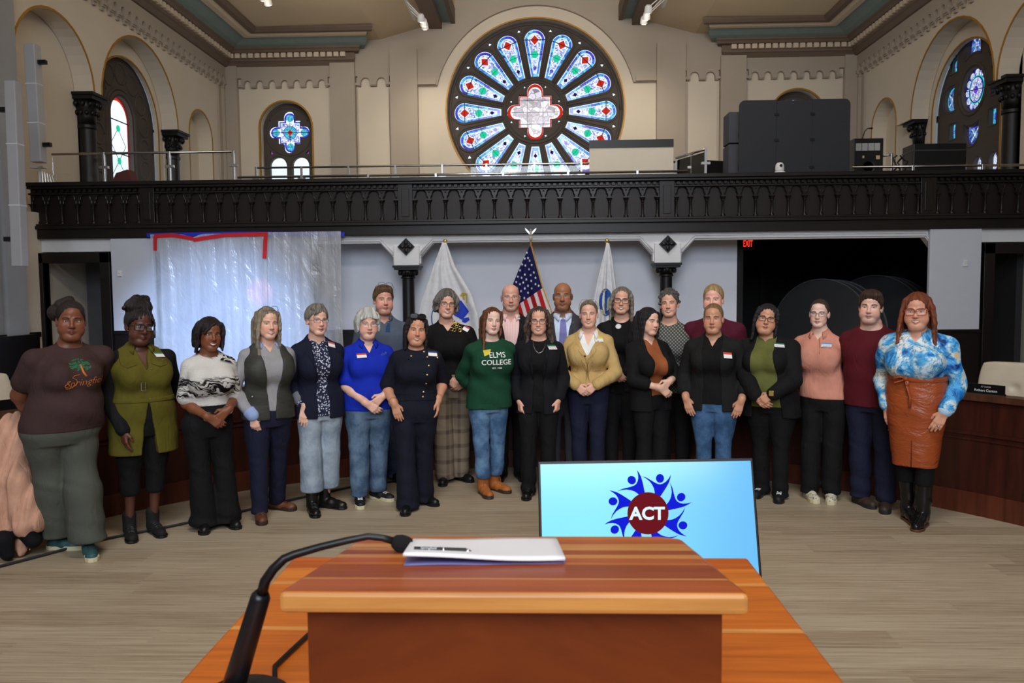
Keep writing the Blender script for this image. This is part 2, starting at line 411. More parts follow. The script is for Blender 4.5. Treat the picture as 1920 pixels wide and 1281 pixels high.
def rot2(cx, cy, a, x, y):
    c, s_ = math.cos(a - math.pi / 2), math.sin(a - math.pi / 2); return (cx + x * c - y * s_, cy + x * s_ + y * c)
def barbed(cx, cz, q, lob):
    """barbed quatrefoil: square of half side q with round lobes"""
    L = []
    for k in range(4):
        a = k * 90
        for t in range(0, 9):
            th = math.radians(-90 + 180 * t / 8); x, y = q + .5 * lob + lob * math.cos(th), lob * math.sin(th)
            x = q + lob * .55 + lob * math.cos(th)
            L.append((x, y, a))
            if t == 0: L.insert(-1, (q, -lob, a))
        L.append((q, lob, a)); L.append((q, q, a))
    return [(cx + x * math.cos(math.radians(a)) - y * math.sin(math.radians(a)), cz + x * math.sin(math.radians(a)) + y * math.cos(math.radians(a))) for x, y, a in L]

# rose window (window_1)
cx, cz = rose_c
fw = lambda u, v, w: (u, YB + .22 + w, v)
holes = []; R0 = 2.2
for k in range(16):
    a = math.radians(90 + 22.5 * k); holes.append(petal_loop(cx, cz, a, .86, 1.80, .095, .262))
for k in range(16):
    a = math.radians(90 + 11.25 + 22.5 * k)
    x, y = rot2(cx, cz, a, 0, 2.03); r = .055
    holes.append([rot2(x, y, a, r * math.cos(math.radians(90 + 120 * j + d)) * (1 if d == 0 else .62), r * math.sin(math.radians(90 + 120 * j + d)) * (1 if d == 0 else .62) - 0) for j in range(3) for d in (0, 60)])
ctr = barbed(cx, cz, .41, .2); holes.append(ctr)
for k in range(4):
    for d in (-22, 22):
        a = math.radians(45 + 90 * k + d * 1.0); x, y = cx + .66 * math.cos(a), cz + .66 * math.sin(a)
        holes.append([(x + .045 * math.cos(a + math.radians(t)), y + .045 * math.sin(a + math.radians(t))) for t in (0, 120, 240)])
b = B(); b.plate([arc(cx, cz, R0 + .04, 0, 360, 64)[:-1]] + holes, fw, 0, .14)
b2 = thing('window_1', '', ''); 
for k_ in ('label', 'category'): del b2[k_]
b2['kind'] = 'structure'
W1 = b2
obj('tracery', b, m_stone, W1)
b = B()   # raised mouldings
for k in range(16):
    a = math.radians(90 + 22.5 * k); L = petal_loop(cx, cz, a, .80, 1.80, .13, .31)
    b.tube([fw(x, y, 0) for x, y in L], .022, 6)
b.tube([fw(x, y, 0) for x, y in arc(cx, cz, .79, 0, 360, 48)], .03, 6); b.tube([fw(x, y, 0) for x, y in arc(cx, cz, .72, 0, 360, 48)], .018, 6); b.tube([fw(x, y, 0) for x, y in arc(cx, cz, 2.16, 0, 360, 64)], .035, 6)
obj('tracery_moulding', b, m_stone, W1, smooth=True)
for k in range(16):
    a = math.radians(90 + 22.5 * k); rnd = random.Random(k * 3 + 1); p = Pane(lambda u, v, w: (u, YB + .33 + w, v))
    L = petal_loop(cx, cz, a, .84, 1.80, .11, .275); p.pl(g_edge, L, .03)
    p.pl(g_blue, petal_loop(cx, cz, a, .885, 1.80, .078, .248), .02)
    if rnd.random() < .6:
        aa = rnd.choice((0, 100, 50)); seg = [rot2(cx, cz, a, .245 * math.cos(math.radians(t)), 1.80 + .245 * math.sin(math.radians(t))) for t in range(aa, aa + 81, 10)] + [rot2(cx, cz, a, .19 * math.cos(math.radians(t)), 1.80 + .19 * math.sin(math.radians(t))) for t in range(aa + 80, aa - 1, -10)]
        p.pl(g_violet, seg, .014)
        sx = rnd.choice((-1, 1)); p.pl(g_violet, [rot2(cx, cz, a, sx * .205, 1.72), rot2(cx, cz, a, sx * .232, 1.72), rot2(cx, cz, a, sx * .165, 1.3), rot2(cx, cz, a, sx * .125, 1.3)], .014)
    p.pl(g_edge, petal_loop(cx, cz, a, .97, 1.80, .042, .178), .012)
    p.pl(g_white, petal_loop(cx, cz, a, .99, 1.80, .034, .160), .006)
    p.pl(g_edge, [rot2(cx, cz, a, .135 * x, 1.80 + .145 * y) for x, y in ((1, 0), (0, 1), (-1, 0), (0, -1))], .001)
    p.pl(g_red, [rot2(cx, cz, a, .11 * x, 1.80 + .12 * y) for x, y in ((1, 0), (0, 1), (-1, 0), (0, -1))], -.004)
    x, y = rot2(cx, cz, a, 0, 1.44); p.pl(g_green, arc(x, y, .092, 0, 360, 14)[:-1], -.004)
    p.pl(g_dk if k % 5 else g_violet, [rot2(cx, cz, a, .05 * x, 1.10 + .06 * y) for x, y in ((1, 0), (0, 1), (-1, 0), (0, -1))], -.004)
    p.bar(m_lead, rot2(cx, cz, a, -.27, 1.80), rot2(cx, cz, a, .27, 1.80), .022, -.012)
    p.bar(m_lead, rot2(cx, cz, a, -.21, 1.44), rot2(cx, cz, a, .21, 1.44), .009, -.012)
    p.make('petal_pane', W1)
p = Pane(lambda u, v, w: (u, YB + .33 + w, v))
for k in range(16):
    a = math.radians(90 + 11.25 + 22.5 * k); x, y = rot2(cx, cz, a, 0, 2.03); p.pl(g_edge, arc(x, y, .09, 0, 360, 8)[:-1], .0)
for k in range(4):
    for d in (-22, 22):
        a = math.radians(45 + 90 * k + d); p.pl(g_edge, arc(cx + .66 * math.cos(a), cz + .66 * math.sin(a), .07, 0, 360, 8)[:-1], 0)
p.pl(g_edge, barbed(cx, cz, .43, .22), .03); p.pl(g_red, barbed(cx, cz, .405, .195), .02); p.pl(g_edge, barbed(cx, cz, .375, .165), .015)
p.pl(g_scene, barbed(cx, cz, .36, .15), .008)
for t in (-.3, 0, .3): p.bar(m_lead, (cx - .62, cz + t), (cx + .62, cz + t), .01, .0)
for t in (-.2, .2): p.bar(m_lead, (cx + t, cz - .4), (cx + t, cz + .4), .008, .0)
p.make('centre_pane', W1)

# left window of the far wall (window_2) and its twin (window_3)
def barb_window(name, cx, top):
    zs = top - .64; o = thing(name, '', ''); 
    for k_ in ('label', 'category'): del o[k_]
    o['kind'] = 'structure'
    cz = top - .70; hl = [barbed(cx, cz, .30, .15)] + [archloop(cx + d, .215, 3.05, cz - .86, 12) for d in (-.29, .29)]
    hl += [[(cx + s * .50, cz - .56), (cx + s * .42, cz - .56), (cx + s * .50, cz - .44)][::int(s)] for s in (-1, 1)]
    hl += [[(cx + s * .50, cz + .27), (cx + s * .47, cz + .33), (cx + s * .47, cz + .27)] for s in (-1, 1)]
    b = B(); b.plate([archloop(cx, .68, 3.0, zs)] + hl, fw, 0, .12); obj('tracery', b, m_stone, o)
    b = B(); b.tube([fw(x, y, 0) for x, y in arc(cx, cz, .60, 0, 360, 32)], .02, 6); b.tube([fw(x, y, 0) for x, y in archloop(cx, .62, 3.0, zs)], .025, 6)
    for d in (-.29, .29): b.tube([fw(x, y, 0) for x, y in archloop(cx + d, .25, 3.05, cz - .86, 12)], .018, 6)
    obj('tracery_moulding', b, m_stone, o, smooth=True)
    p = Pane(lambda u, v, w: (u, YB + .32 + w, v))
    p.pl(g_edge, barbed(cx, cz, .33, .17), .03); p.pl(g_violet, barbed(cx, cz, .275, .145), .02); p.pl(g_edge, barbed(cx, cz, .245, .1), .016)
    p.pl(g_white, [(cx - .235, cz - .235), (cx + .235, cz - .235), (cx + .235, cz + .235), (cx - .235, cz + .235)], .012)
    p.pl(g_violet, arc(cx, cz, .175, 0, 360, 20)[:-1], .008); p.pl(g_turq, arc(cx, cz, .16, 0, 360, 20)[:-1], .004)
    for dx, dz in ((1, 0), (-1, 0), (0, 1), (0, -1)): p.pl(g_turq, arc(cx + dx * .365, cz + dz * .365, .095, 0, 360, 14)[:-1], .006)
    p.pl(g_red, [(cx + .075, cz), (cx, cz + .08), (cx - .075, cz), (cx, cz - .08)], 0)
    p.bar(m_lead, (cx - .5, cz), (cx + .5, cz), .018, -.006); p.bar(m_lead, (cx, cz - .3), (cx, cz + .3), .008, -.006)
    for s in (-1, 1):
        p.pl(g_purple, [(cx + s * .55, cz - .6), (cx + s * .38, cz - .6), (cx + s * .55, cz - .4)], 0); p.pl(g_purple, [(cx + s * .52, cz + .25), (cx + s * .45, cz + .37), (cx + s * .45, cz + .25)], 0)
    p.make('quatrefoil_pane', o)
    for d in (-.29, .29):
        p = Pane(lambda u, v, w: (u, YB + .32 + w, v)); p.pl(g_edge, archloop(cx + d, .23, 3.05, cz - .86, 12), .01); p.bar(m_leadg, (cx + d - .2, cz - 1.5), (cx + d + .2, cz - 1.5), .02, 0)
        p.make('lancet_pane', o)
barb_window('window_2', -6.37, 6.52); barb_window('window_3', 6.45, 6.60)

# left side window (window_4): one tall lancet in a field of circles
o = thing('window_4', '', ''); del o['label']; del o['category']; o['kind'] = 'structure'
ws = lambda sg: (lambda u, v, w: (sg * (XW + .50 + w), u, v))
f4 = ws(-1); c = WCL
lan = archloop(c, .42, 3.0, 5.25, 16)
b = B(); b.plate([archloop(c, 1.3, 3.0, 5.2), lan], f4, .0, .12)
obj('tracery', b, m_stone, o)
b = B(); b.tube([f4(x, y, -.0) for x, y in archloop(c, .50, 3.0, 5.25, 16)], .045, 6)
b.tube([f4(x, y, -.0) for x, y in archloop(c, .58, 3.0, 5.25, 16)], .03, 6)
for k in range(-3, 4):
    a = math.radians(90 + k * 30); b.tube([f4(x, y, 0) for x, y in arc(c + .88 * math.cos(a), 5.25 + .88 * math.sin(a), .20, 0, 360, 18)], .022, 6)
for k in range(1, 5):
    for s in (-1, 1): b.tube([f4(x, y, 0) for x, y in arc(c + s * .88, 5.25 - k * .46, .20, 0, 360, 18)], .022, 6)
obj('tracery_moulding', b, m_stone, o, smooth=True)
p = Pane(lambda u, v, w: (-(XW + .58 + w), u, v))
p.pl(g_red, archloop(c, .44, 3.0, 5.25, 16), .03); p.pl(g_edge, archloop(c, .375, 3.0, 5.23, 16), .02)
for zz in (5.05, 4.4, 3.75): p.pl(g_green, arc(c, zz, .07, 0, 360, 12)[:-1], .0)
for zz in (5.2, 4.55, 3.9, 3.5): p.bar(m_leadg, (c - .4, zz), (c + .4, zz), .022, -.01)
for z0, z1 in ((4.4, 5.05), (3.75, 4.4)):
    for s in (-1, 1):
        zm = (z0 + z1) / 2; p.bar(m_leadg, (c, z0), (c + s * .28, zm), .008, .004); p.bar(m_leadg, (c + s * .28, zm), (c, z1), .008, .004)
p.make('lancet_pane', o)

# right side window (window_5): rosette with petals, squares and lancets
o = thing('window_5', '', ''); del o['label']; del o['category']; o['kind'] = 'structure'
f5 = ws(1); c = WCR - .02; z = 5.50
ros = arc(c, z, .40, 0, 360, 24)[:-1]
def halfpetal(a):
    pts = [(.24, -.10), (.24, .10)] + [(.24 * math.cos(math.radians(t)), .10 + .24 * math.sin(math.radians(t))) for t in range(15, 180, 15)] + [(-.24, .10), (-.24, -.10)] + [(.24 * -math.cos(math.radians(t)), -.10 + .09 * math.sin(math.radians(t))) for t in range(30, 180, 30)]
    return [rot2(c, z, a, x, y + .72) for x, y in pts]
pet = [halfpetal(math.radians(90 * k)) for k in range(4)]
sq = [[(c + sx * .70 + dx, z + sz * .66 + dz) for dx, dz in ((-.11, -.15), (.11, -.15), (.11, .15), (-.11, .15))] for sx in (-1, 1) for sz in (-1, 1)]
lcs = [archloop(c + dx, .15, 3.0, zt, 10) for dx, zt in ((-.78, 4.05), (-.26, 4.05), (.26, 4.05), (.78, 4.45))]
b = B(); b.plate([archloop(c, 1.3, 3.0, 5.2), ros] + pet + sq + lcs, f5, 0, .12); obj('tracery', b, m_stone, o)
b = B(); b.tube([f5(x, y, 0) for x, y in arc(c, z, .47, 0, 360, 28)], .03, 6)
for l in pet + sq: b.tube([f5(x, y, 0) for x, y in inset(l, -.035) + [inset(l, -.035)[0]]], .016, 6)
for l in lcs: b.tube([f5(x, y, 0) for x, y in l], .02, 6)
obj('tracery_moulding', b, m_stone, o, smooth=True)
gb2 = glassmat('glass_deep_blue', [(16, 30, 90), (50, 90, 180), (120, 180, 230), (60, 110, 200)], .7, 14, .3)
gw2 = glassmat('glass_ice_lace', [(110, 90, 200), (190, 210, 240), (235, 245, 255)], 1.0, 26, .3)
p = Pane(lambda u, v, w: (XW + .56 + w, u, v))
p.pl(glow('glass_cobalt', (40, 44, 200), .5), arc(c, z, .43, 0, 360, 24)[:-1], .03)
for k in range(12):
    a = math.radians(30 * k); p.pl(gw2, arc(c + .32 * math.cos(a), z + .32 * math.sin(a), .072, 0, 360, 10)[:-1], .02)
p.pl(g_green, arc(c, z, .27, 0, 360, 20)[:-1], .014); p.pl(glow('glass_cobalt', (40, 44, 200), .5), arc(c, z, .25, 0, 360, 20)[:-1], .01)
p.pl(gw2, arc(c, z, .21, 0, 360, 20, .23)[:-1], .006); p.pl(g_violet, arc(c, z, .07, 0, 360, 12)[:-1], 0); p.bar(m_leadg, (c - .4, z - .05), (c + .4, z + .05), .014, -.004)
for k, l in enumerate(pet):
    cc = (sum(q[0] for q in l) / len(l), sum(q[1] for q in l) / len(l)); p.pl(g_violet if k % 2 else g_turq, scaleloop(l, cc, 1.05), .02); p.pl(gb2, scaleloop(l, cc, .86), .012)
    for d in (45, -45):
        p.bar(gw2, (cc[0] - .17 * math.cos(math.radians(d)), cc[1] - .17 * math.sin(math.radians(d))), (cc[0] + .17 * math.cos(math.radians(d)), cc[1] + .17 * math.sin(math.radians(d))), .025, .006)
for l in sq:
    cc = (sum(q[0] for q in l) / 4, sum(q[1] for q in l) / 4); p.pl(g_turq, scaleloop(l, cc, 1.1), .02); p.pl(g_violet, arc(cc[0], cc[1], .06, 0, 360, 12, .085)[:-1], .01)
for l in lcs:
    cc = (l[0][0] - .15, 4.0); p.pl(gw2, scaleloop(l, cc, 1.06), .02)
    for zz in (3.55, 3.85, 4.15): p.pl(g_dk, [(cc[0] + .06, zz), (cc[0], zz + .08), (cc[0] - .06, zz), (cc[0], zz - .08)], .01)
p.make('rosette_pane', o)

# ---- columns with leafy capitals on the gallery
def gallery_column(x, y, sgn, ztop=5.30):
    t = thing('trim_1', '', ''); del t['label']; del t['category']; t['kind'] = 'structure'; t.location = (x, y, 2.85)
    h = ztop - 2.85
    b = B(); b.lathe([(.20, 0), (.20, .12), (.17, .18), (.155, .24), (.145, h - .62), (.17, h - .60), (.17, h - .55), (.15, h - .53)], seg=20); obj('shaft', b, m_black, t, smooth='a')
    b = B(); b.lathe([(.15, h - .53), (.165, h - .40), (.19, h - .25), (.25, h - .12)], seg=20)
    for k in range(12):
        a = 2 * math.pi * k / 12
        for rr, zz, sz in ((.185, h - .34, .038), (.235, h - .19, .044)):
            b.ball((rr * math.cos(a + (zz > h - .3) * .26), rr * math.sin(a + (zz > h - .3) * .26), zz), (sz, sz, sz * 1.2), u=7, v=5)
    obj('leaf_capital', b, m_black, t, smooth=True)
    b = B(); b.box(-.26, -.26, h - .12, .26, .26, h - .05); b.box(-.29, -.29, h - .05, .29, .29, h); obj('abacus', b, m_black, t)
    return t
cs = []
for x, y, s, n in ((-8.16, 14.18, -1, 1), (-8.16, 17.5, -1, 2), (8.24, 14.12, 1, 3), (8.24, 17.4, 1, 4)):
    g = gallery_column(x, y, s); g.name = 'trim_%d' % n

# ---- cornice and ceiling
b = B()
def crn(b, prof, y0, y1, sg):   # profile in (inward distance, z) swept along the side wall, mitred into far wall run
    pass
prof_b = [(0, 7.40), (.16, 7.42), (.20, 7.52), (.24, 7.56), (0, 7.56)]
def run(name, prof, m, xe=4.0):
    """sweep profile (d = distance from wall) along left wall, far wall return to x=-xe; mirrored on the right"""
    for sg in (-1, 1):
        b = B(); n = len(prof)
        R = []
        for k, pt in enumerate((('s', 3.0), ('c', 0), ('e', xe), )):
            row = []
            for d, z_ in prof:
                if pt[0] == 's': row.append((sg * (XW - d), 4.0, z_))
                elif pt[0] == 'c': row.append((sg * (XW - d), YB - d, z_))
                else: row.append((sg * (xe + (0 if name != 'cornice_cove_edge' else 0) - (d * .35)), YB - d, z_))
            R.append([b.b.verts.new(q) for q in row])
        for i in range(2):
            for k in range(n): b._f([R[i][k], R[i][(k + 1) % n], R[i + 1][(k + 1) % n], R[i + 1][k]])
        b._f(R[2]); b._f(list(reversed(R[0])))
        yield obj(name, b, m, CE)
b = B()
# ceiling cross-section swept along the hall
sec = [(-9.5, 7.97), (-6.9, 7.97), (-3.9, 7.99), (-2.95, 8.25), (-2.3, 8.45), (-2.05, 8.62)] + [(2.05 * math.cos(math.radians(t)), 8.62 + 1.5 * math.sin(math.radians(t))) for t in range(170, 9, -10)] + [(2.05, 8.62), (2.3, 8.45), (2.95, 8.25), (3.9, 7.99), (6.9, 7.97), (9.5, 7.97)]
V = [[b.b.verts.new((x, y, z_)) for x, z_ in sec] for y in (-6, YB + .5)]
for i in range(len(sec) - 1): b._f([V[0][i], V[0][i + 1], V[1][i + 1], V[1][i]])
CE = struct('ceiling', b, m_ceil, smooth=False)
md = CE.modifiers.new('so', 'SOLIDIFY'); md.thickness = .12; md.offset = 1 if False else 1
P1 = [(0, 7.36), (.12, 7.38), (.20, 7.46), (.24, 7.48), (.24, 7.53), (0, 7.53)]
P2 = [(0, 7.53), (.20, 7.53), (.20, 7.66), (0, 7.66)]
P3 = [(0, 7.66), (.34, 7.66), (.38, 7.71), (.42, 7.73), (.42, 7.77), (0, 7.77)]
P4 = [(0, 7.77), (.42, 7.77), (.55, 7.80), (.80, 7.90), (.86, 7.97), (0, 7.97)]
P5 = [(.84, 7.86), (.98, 7.86), (1.06, 7.90), (1.06, 7.98), (.84, 7.98)]
P6 = [(1.10, 7.87), (1.22, 7.87), (1.28, 7.93), (1.28, 7.98), (1.10, 7.98)]
for nm_, pr, mm, xe in (('cornice_lower', P1, m_brown, 4.62), ('cornice_band', P2, m_brown, 4.6), ('cornice_upper', P3, m_brown, 4.5), ('cornice_cove', P4, m_teal, 4.35), ('ceiling_moulding', P5, m_cream, 4.4), ('ceiling_moulding', P6, m_brown, 4.3)):
    list(run(nm_, pr, mm, xe))
for sg in (-1, 1):   # dentils
    b = B(); y = 8.0
    while y < YB - .3:
        b.box(*sorted_box(sg * (XW - .20), y, 7.545, sg * (XW - .31), y + .09, 7.655)); y += .17
    x = 4.75
    while x < XW - .3:
        b.box(*sorted_box(sg * x, YB - .31, 7.545, sg * (x + .12), YB - .20, 7.655)); x += .165
    obj('dentil_row', b, m_cream, CE)
# ribs flanking the central vault
for sg in (-1, 1):
    b = B(); b.box(*sorted_box(sg * 2.35, 4, 8.22, sg * 2.72, YB - .1, 8.7)); obj('vault_rib', b, m_brown, CE)
    b = B(); b.box(*sorted_box(sg * 2.12, 4, 8.38, sg * 2.35, YB - .1, 8.7)); obj('vault_rib', b, m_teal, CE)
    b = B(); b.box(*sorted_box(sg * 2.02, 4, 8.34, sg * 2.12, YB - .1, 8.7)); obj('vault_rib', b, m_brown, CE)
# rear closing wall behind the photographer, with its window left open to the daylight
b = B(); b.plate([[(-9.5, 0), (9.5, 0), (9.5, 10.6), (-9.5, 10.6)], archloop(0, 3.2, 2.6, 6.0)], lambda u, v, w: (u, -6 + w, v), 0, -.2); struct('wall_rear', b, m_wall)

# ================================================================== BALCONY AND WHAT STANDS ON IT
Z0, Z1 = 2.58, 3.46
bal = thing('trim_5', '', ''); del bal['label']; del bal['category']; bal['kind'] = 'structure'
# gallery slab, front board, mouldings
b = B(); b.box(-XW, YP + .05, 2.62, XW, YB, 2.86); obj('gallery_floor', b, m_darkp, bal)
b = B(); b.box(-8.02, YP, Z0, 8.02, YP + .14, Z0 + .18); b.box(-8.02, YP - .05, Z0 + .15, 8.02, YP + .1, Z0 + .20); b.box(-8.02, YP - .02, Z0 + .20, 8.02, YP + .1, Z0 + .235); obj('lower_board', b, m_dark, bal, bevel=.008)
b = B(); b.box(-8.02, YP + .07, Z0 + .2, 8.02, YP + .14, Z1 - .05); obj('back_panel', b, m_darkp, bal)
b = B(); b.box(-8.02, YP - .06, Z1 - .06, 8.02, YP + .2, Z1); b.box(-8.02, YP - .03, Z1 - .10, 8.02, YP + .18, Z1 - .06); b.box(-8.02, YP + .0, Z1 - .19, 8.02, YP + .1, Z1 - .16); obj('top_rail', b, m_dark, bal, bevel=.008)
b = B(); x = -7.95
while x < 7.95: b.box(x, YP + .01, Z1 - .15, x + .045, YP + .06, Z1 - .11); x += .09
obj('dentil_row', b, m_dark, bal)
piers = [-6.12, -2.05, 1.98, 5.92]
b = B()
for x in piers: b.box(x - .115, YP - .005, Z0 + .23, x + .115, YP + .1, Z1 - .1); b.box(x - .06, YP - .02, Z0 + .28, x + .06, YP, Z1 - .17)
obj('flat_pier', b, m_dark, bal, bevel=.005)
fbal = lambda u, v, w: (u, YP + .035 + w, v)
bays = [(-8.0, -6.235, 7), (-6.005, -2.165, 15), (-1.935, 1.865, 15), (2.095, 5.805, 15), (6.035, 8.0, 8)]
spb = .0; zt = Z1 - .16; zsp = Z1 - .33
col0 = None
for (xa, xb, n) in bays:
    d = (xb - xa) / n; loops = []
    outer = [(xa, zsp), (xb, zsp), (xb, zt), (xa, zt)]
    b = B(); 
    # spandrels between pointed trefoil arches
    for i in range(n):
        xc = xa + d * (i + .5); hw = d / 2 - .025
        # left spandrel polygon and right spandrel polygon
        arcp = []
        for t in range(0, 9):
            u = t / 8; ang = u * math.pi / 2
            xx = hw * math.cos(ang) ; zz = zsp + .13 * math.sin(ang) ** .8 + .022 * u
            if t in (2,): xx *= .86
            if t in (3,): xx *= .93
            arcp.append((xx, zz))
        for s in (-1, 1):
            L = [(xc + s * d / 2, zsp)] + [(xc + s * x, z) for x, z in arcp] + [(xc, zt), (xc + s * d / 2, zt)]
            # trefoil hole near the outer top corner
            hx, hz = xc + s * (d / 2), zt - .045
            b.plate([L if s > 0 else L[::-1]], fbal, 0, .03)
            b.tube([fbal(xc + s * x, z, -.004) for x, z in arcp], .009, 5, caps=False)
    obj('arch_tracery', b, m_dark, bal)
    b = B()
    for i in range(n + 1):
        xc = xa + d * i
        if xa < xc < xb:
            for dx, dz in ((-.022, .012), (.022, .012), (0, -.022)): b.ball(fbal(xc + dx, zt - .04 + dz, -.002), (.015, .008, .015), u=8, v=5)
    obj('trefoil_boss', b, m_black, bal)
    for i in range(n + 1):
        xc = min(max(xa + d * i, xa + .03), xb - .03)
        if col0 is None:
            b = B(); b.lathe([(.036, 0), (.036, .03), (.028, .05), (.021, .07), (.019, .09), (.019, .34), (.024, .355), (.024, .365), (.021, .37), (.033, .42), (.038, .44)], seg=10); b.box(-.042, -.042, .44, .042, .042, .465)
            col0 = obj('colonnette', b, m_dark, bal, smooth='a'); cc = col0
        else:
            cc = col0.copy(); COL.objects.link(cc)
        cc.location = (xc, YP + .02, Z0 + .235); cc.scale = (1, 1, (zsp - Z0 - .235) / .465)

# header beam, corner brackets, lower wall below the balcony
m_head = plain('header_paint_warm_white', (232, 233, 236), .7, var=.03)
fh = lambda u, v, w: (u, YP + .1 + w, v)
def header(x0, x1, name='header_frame'):
    """flat-topped opening with chamfered corners"""
    pass
zt0 = 2.465; ch = .27
openings = [(-6.05, -2.27), (-1.84, 1.78), (2.22, 6.14)]
outer = [(-8, 1.1), (-6.75, 1.1)]
b = B()
def op(x0, x1, z0=1.95, zt=zt0):
    return [(x0, z0), (x1, z0), (x1, zt - ch), (x1 - ch * .8, zt), (x0 + ch * .8, zt), (x0, zt - ch)]
prof = [(-8.0, 2.585), (8.0, 2.585)]
# the fascia runs the whole width; its lower outline steps around the openings
low = [(8.0, 2.38), (6.52, 2.38), (6.52, 2.1), (6.14, 2.1), (6.14, 2.2), (5.93, zt0), (2.42, zt0), (2.22, 2.24), (2.22, 2.14), (1.78, 2.14), (1.78, 2.24), (1.58, zt0), (-1.64, zt0), (-1.84, 2.24), (-1.84, 2.14), (-2.27, 2.14), (-2.27, 2.24), (-2.47, zt0), (-6.0, zt0), (-6.0, 2.38), (-8.0, 2.38)]
b.plate([prof + low], fh, 0, .16)
HD = struct('trim_6', b, m_head)
b = B()
for pts in ([(5.96, 1.1), (6.14, 1.1), (6.14, 2.2), (5.93, zt0), (2.42, zt0), (2.22, 2.24)], [(1.78, 2.24), (1.58, zt0), (-1.64, zt0), (-1.84, 2.24)], [(-2.27, 2.24), (-2.47, zt0), (-3.4, zt0)]):
    q = pts if pts[0][1] > 2 else pts[1:]
    b.tube([fh(x, z + .035, -.015) for x, z in q], .018, 6); b.tube([fh(x, z + .075, -.008) for x, z in q], .012, 6)
obj('opening_moulding', b, m_head, HD, smooth=True)
b = B(); b.box(6.14, YP + .1, 1.05, 6.55, YP + .26, 2.45); b.box(6.17, YP + .07, 1.05, 6.22, YP + .1, 2.2); b.box(6.27, YP + .07, 1.05, 6.31, YP + .1, 2.3); obj('jamb', b, m_head, HD)
# wall behind the flags
b = B(); b.box(-3.6, 12.95, 0, 3.24, 13.1, 2.6); struct('wall_screen', b, m_wallg)
b = B(); b.box(-3.6, 12.9, 0, 3.24, 12.95, 1.06); b.box(-3.6, 12.88, 1.02, 3.24, 12.95, 1.08); struct('baseboard_screen', b, m_dark)
# left end under the balcony: dark doorway
b = B(); b.box(-6.0, YP + .12, 0, -3.6, YP + .3, 2.5)
struct('wall_under_balcony_left', b, m_wallg)
def doorway(nm, x0, x1, ztop, sg):
    d = thing(nm, '', ''); del d['label']; del d['category']; d['kind'] = 'structure'
    b = B(); w_ = .16
    for k, (o_, dp) in enumerate(((0, .0), (.055, .04), (.11, .08))):
        xa, xb, zt_ = x0 + o_, x1 - o_, ztop - o_; y = YP + .0 + dp
        b.box(xa, y, 0, xa + w_ - o_, y + .1, zt_); b.box(xb - w_ + o_, y, 0, xb, y + .1, zt_); b.box(xa, y, zt_ - w_ + o_, xb, y + .1, zt_)
    obj('door_frame', b, m_dark, d, bevel=.006)
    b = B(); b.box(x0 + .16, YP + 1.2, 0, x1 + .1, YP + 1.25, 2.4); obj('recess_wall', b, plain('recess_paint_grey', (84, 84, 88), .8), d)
    return d
doorway('door_1', -8.0, -6.76, 2.36, -1); doorway('door_2', 6.78, 8.0, 2.36, 1)
# white acoustic panels
for i, (x0, x1, z0, z1) in enumerate(((-6.74, -6.06, 1.12, 2.575), (5.97, 6.74, 1.05, 2.6))):
    b = B(); b.box(x0, YP + .02, z0, x1, YP + .09, z1)
    o = obj('acoustic_panel', b, plain('fabric_panel_white', (206, 210, 222), .8, var=.015), bevel=.006)
    tag(o, ['tall white acoustic wall panel between the left doorway and the plastic sheet', 'tall white acoustic wall panel right of the dark opening, above the beige chair'][i], 'wall panel')
    b = B(); xx = x0 + .13 if i == 0 else x1 - .24; zz = 2.03 if i == 0 else 2.06
    b.box(-.035, -.02, -.05, .035, .0, .05); b.box(-.022, -.028, .0, .022, -.02, .035)
    t = obj('thermostat', b, m_whitep, loc=(xx, YP + .02, zz), bevel=.004)
    tag(t, ['small white thermostat on the left acoustic panel', 'small white thermostat on the right acoustic panel'][i], 'thermostat')
b = B(); b.box(-6.78, YP + .08, 0, -6.0, YP + .16, 1.12); b.box(5.95, YP + .08, 0, 6.80, YP + .16, 1.06); b.box(-6.78, YP + .05, 1.06, -6.0, YP + .16, 1.115); b.box(5.95, YP + .05, 1.0, 6.8, YP + .16, 1.05); struct('baseboard_balcony', b, m_dark)
# dark hall seen through the right opening
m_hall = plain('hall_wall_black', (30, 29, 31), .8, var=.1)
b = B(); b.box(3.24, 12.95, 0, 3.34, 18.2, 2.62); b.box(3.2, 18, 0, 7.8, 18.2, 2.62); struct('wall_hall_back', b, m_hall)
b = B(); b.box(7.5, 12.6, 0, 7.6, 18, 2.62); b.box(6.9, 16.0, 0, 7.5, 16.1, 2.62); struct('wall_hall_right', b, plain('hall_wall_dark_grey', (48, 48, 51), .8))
hd = thing('door_3', '', ''); del hd['label']; del hd['category']; hd['kind'] = 'structure'
b = B(); 
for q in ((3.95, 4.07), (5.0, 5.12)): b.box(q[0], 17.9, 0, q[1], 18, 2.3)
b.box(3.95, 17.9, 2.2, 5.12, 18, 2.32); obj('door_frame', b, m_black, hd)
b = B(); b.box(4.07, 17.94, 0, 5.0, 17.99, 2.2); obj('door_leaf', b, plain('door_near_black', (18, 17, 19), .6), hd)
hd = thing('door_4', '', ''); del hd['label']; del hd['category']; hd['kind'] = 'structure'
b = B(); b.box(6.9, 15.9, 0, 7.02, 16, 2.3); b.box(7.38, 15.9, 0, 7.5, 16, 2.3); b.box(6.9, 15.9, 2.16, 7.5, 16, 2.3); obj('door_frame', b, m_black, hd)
b = B(); b.box(7.02, 15.94, 0, 7.38, 15.98, 2.16); obj('door_leaf', b, plain('door_slate', (52, 56, 62), .5), hd)
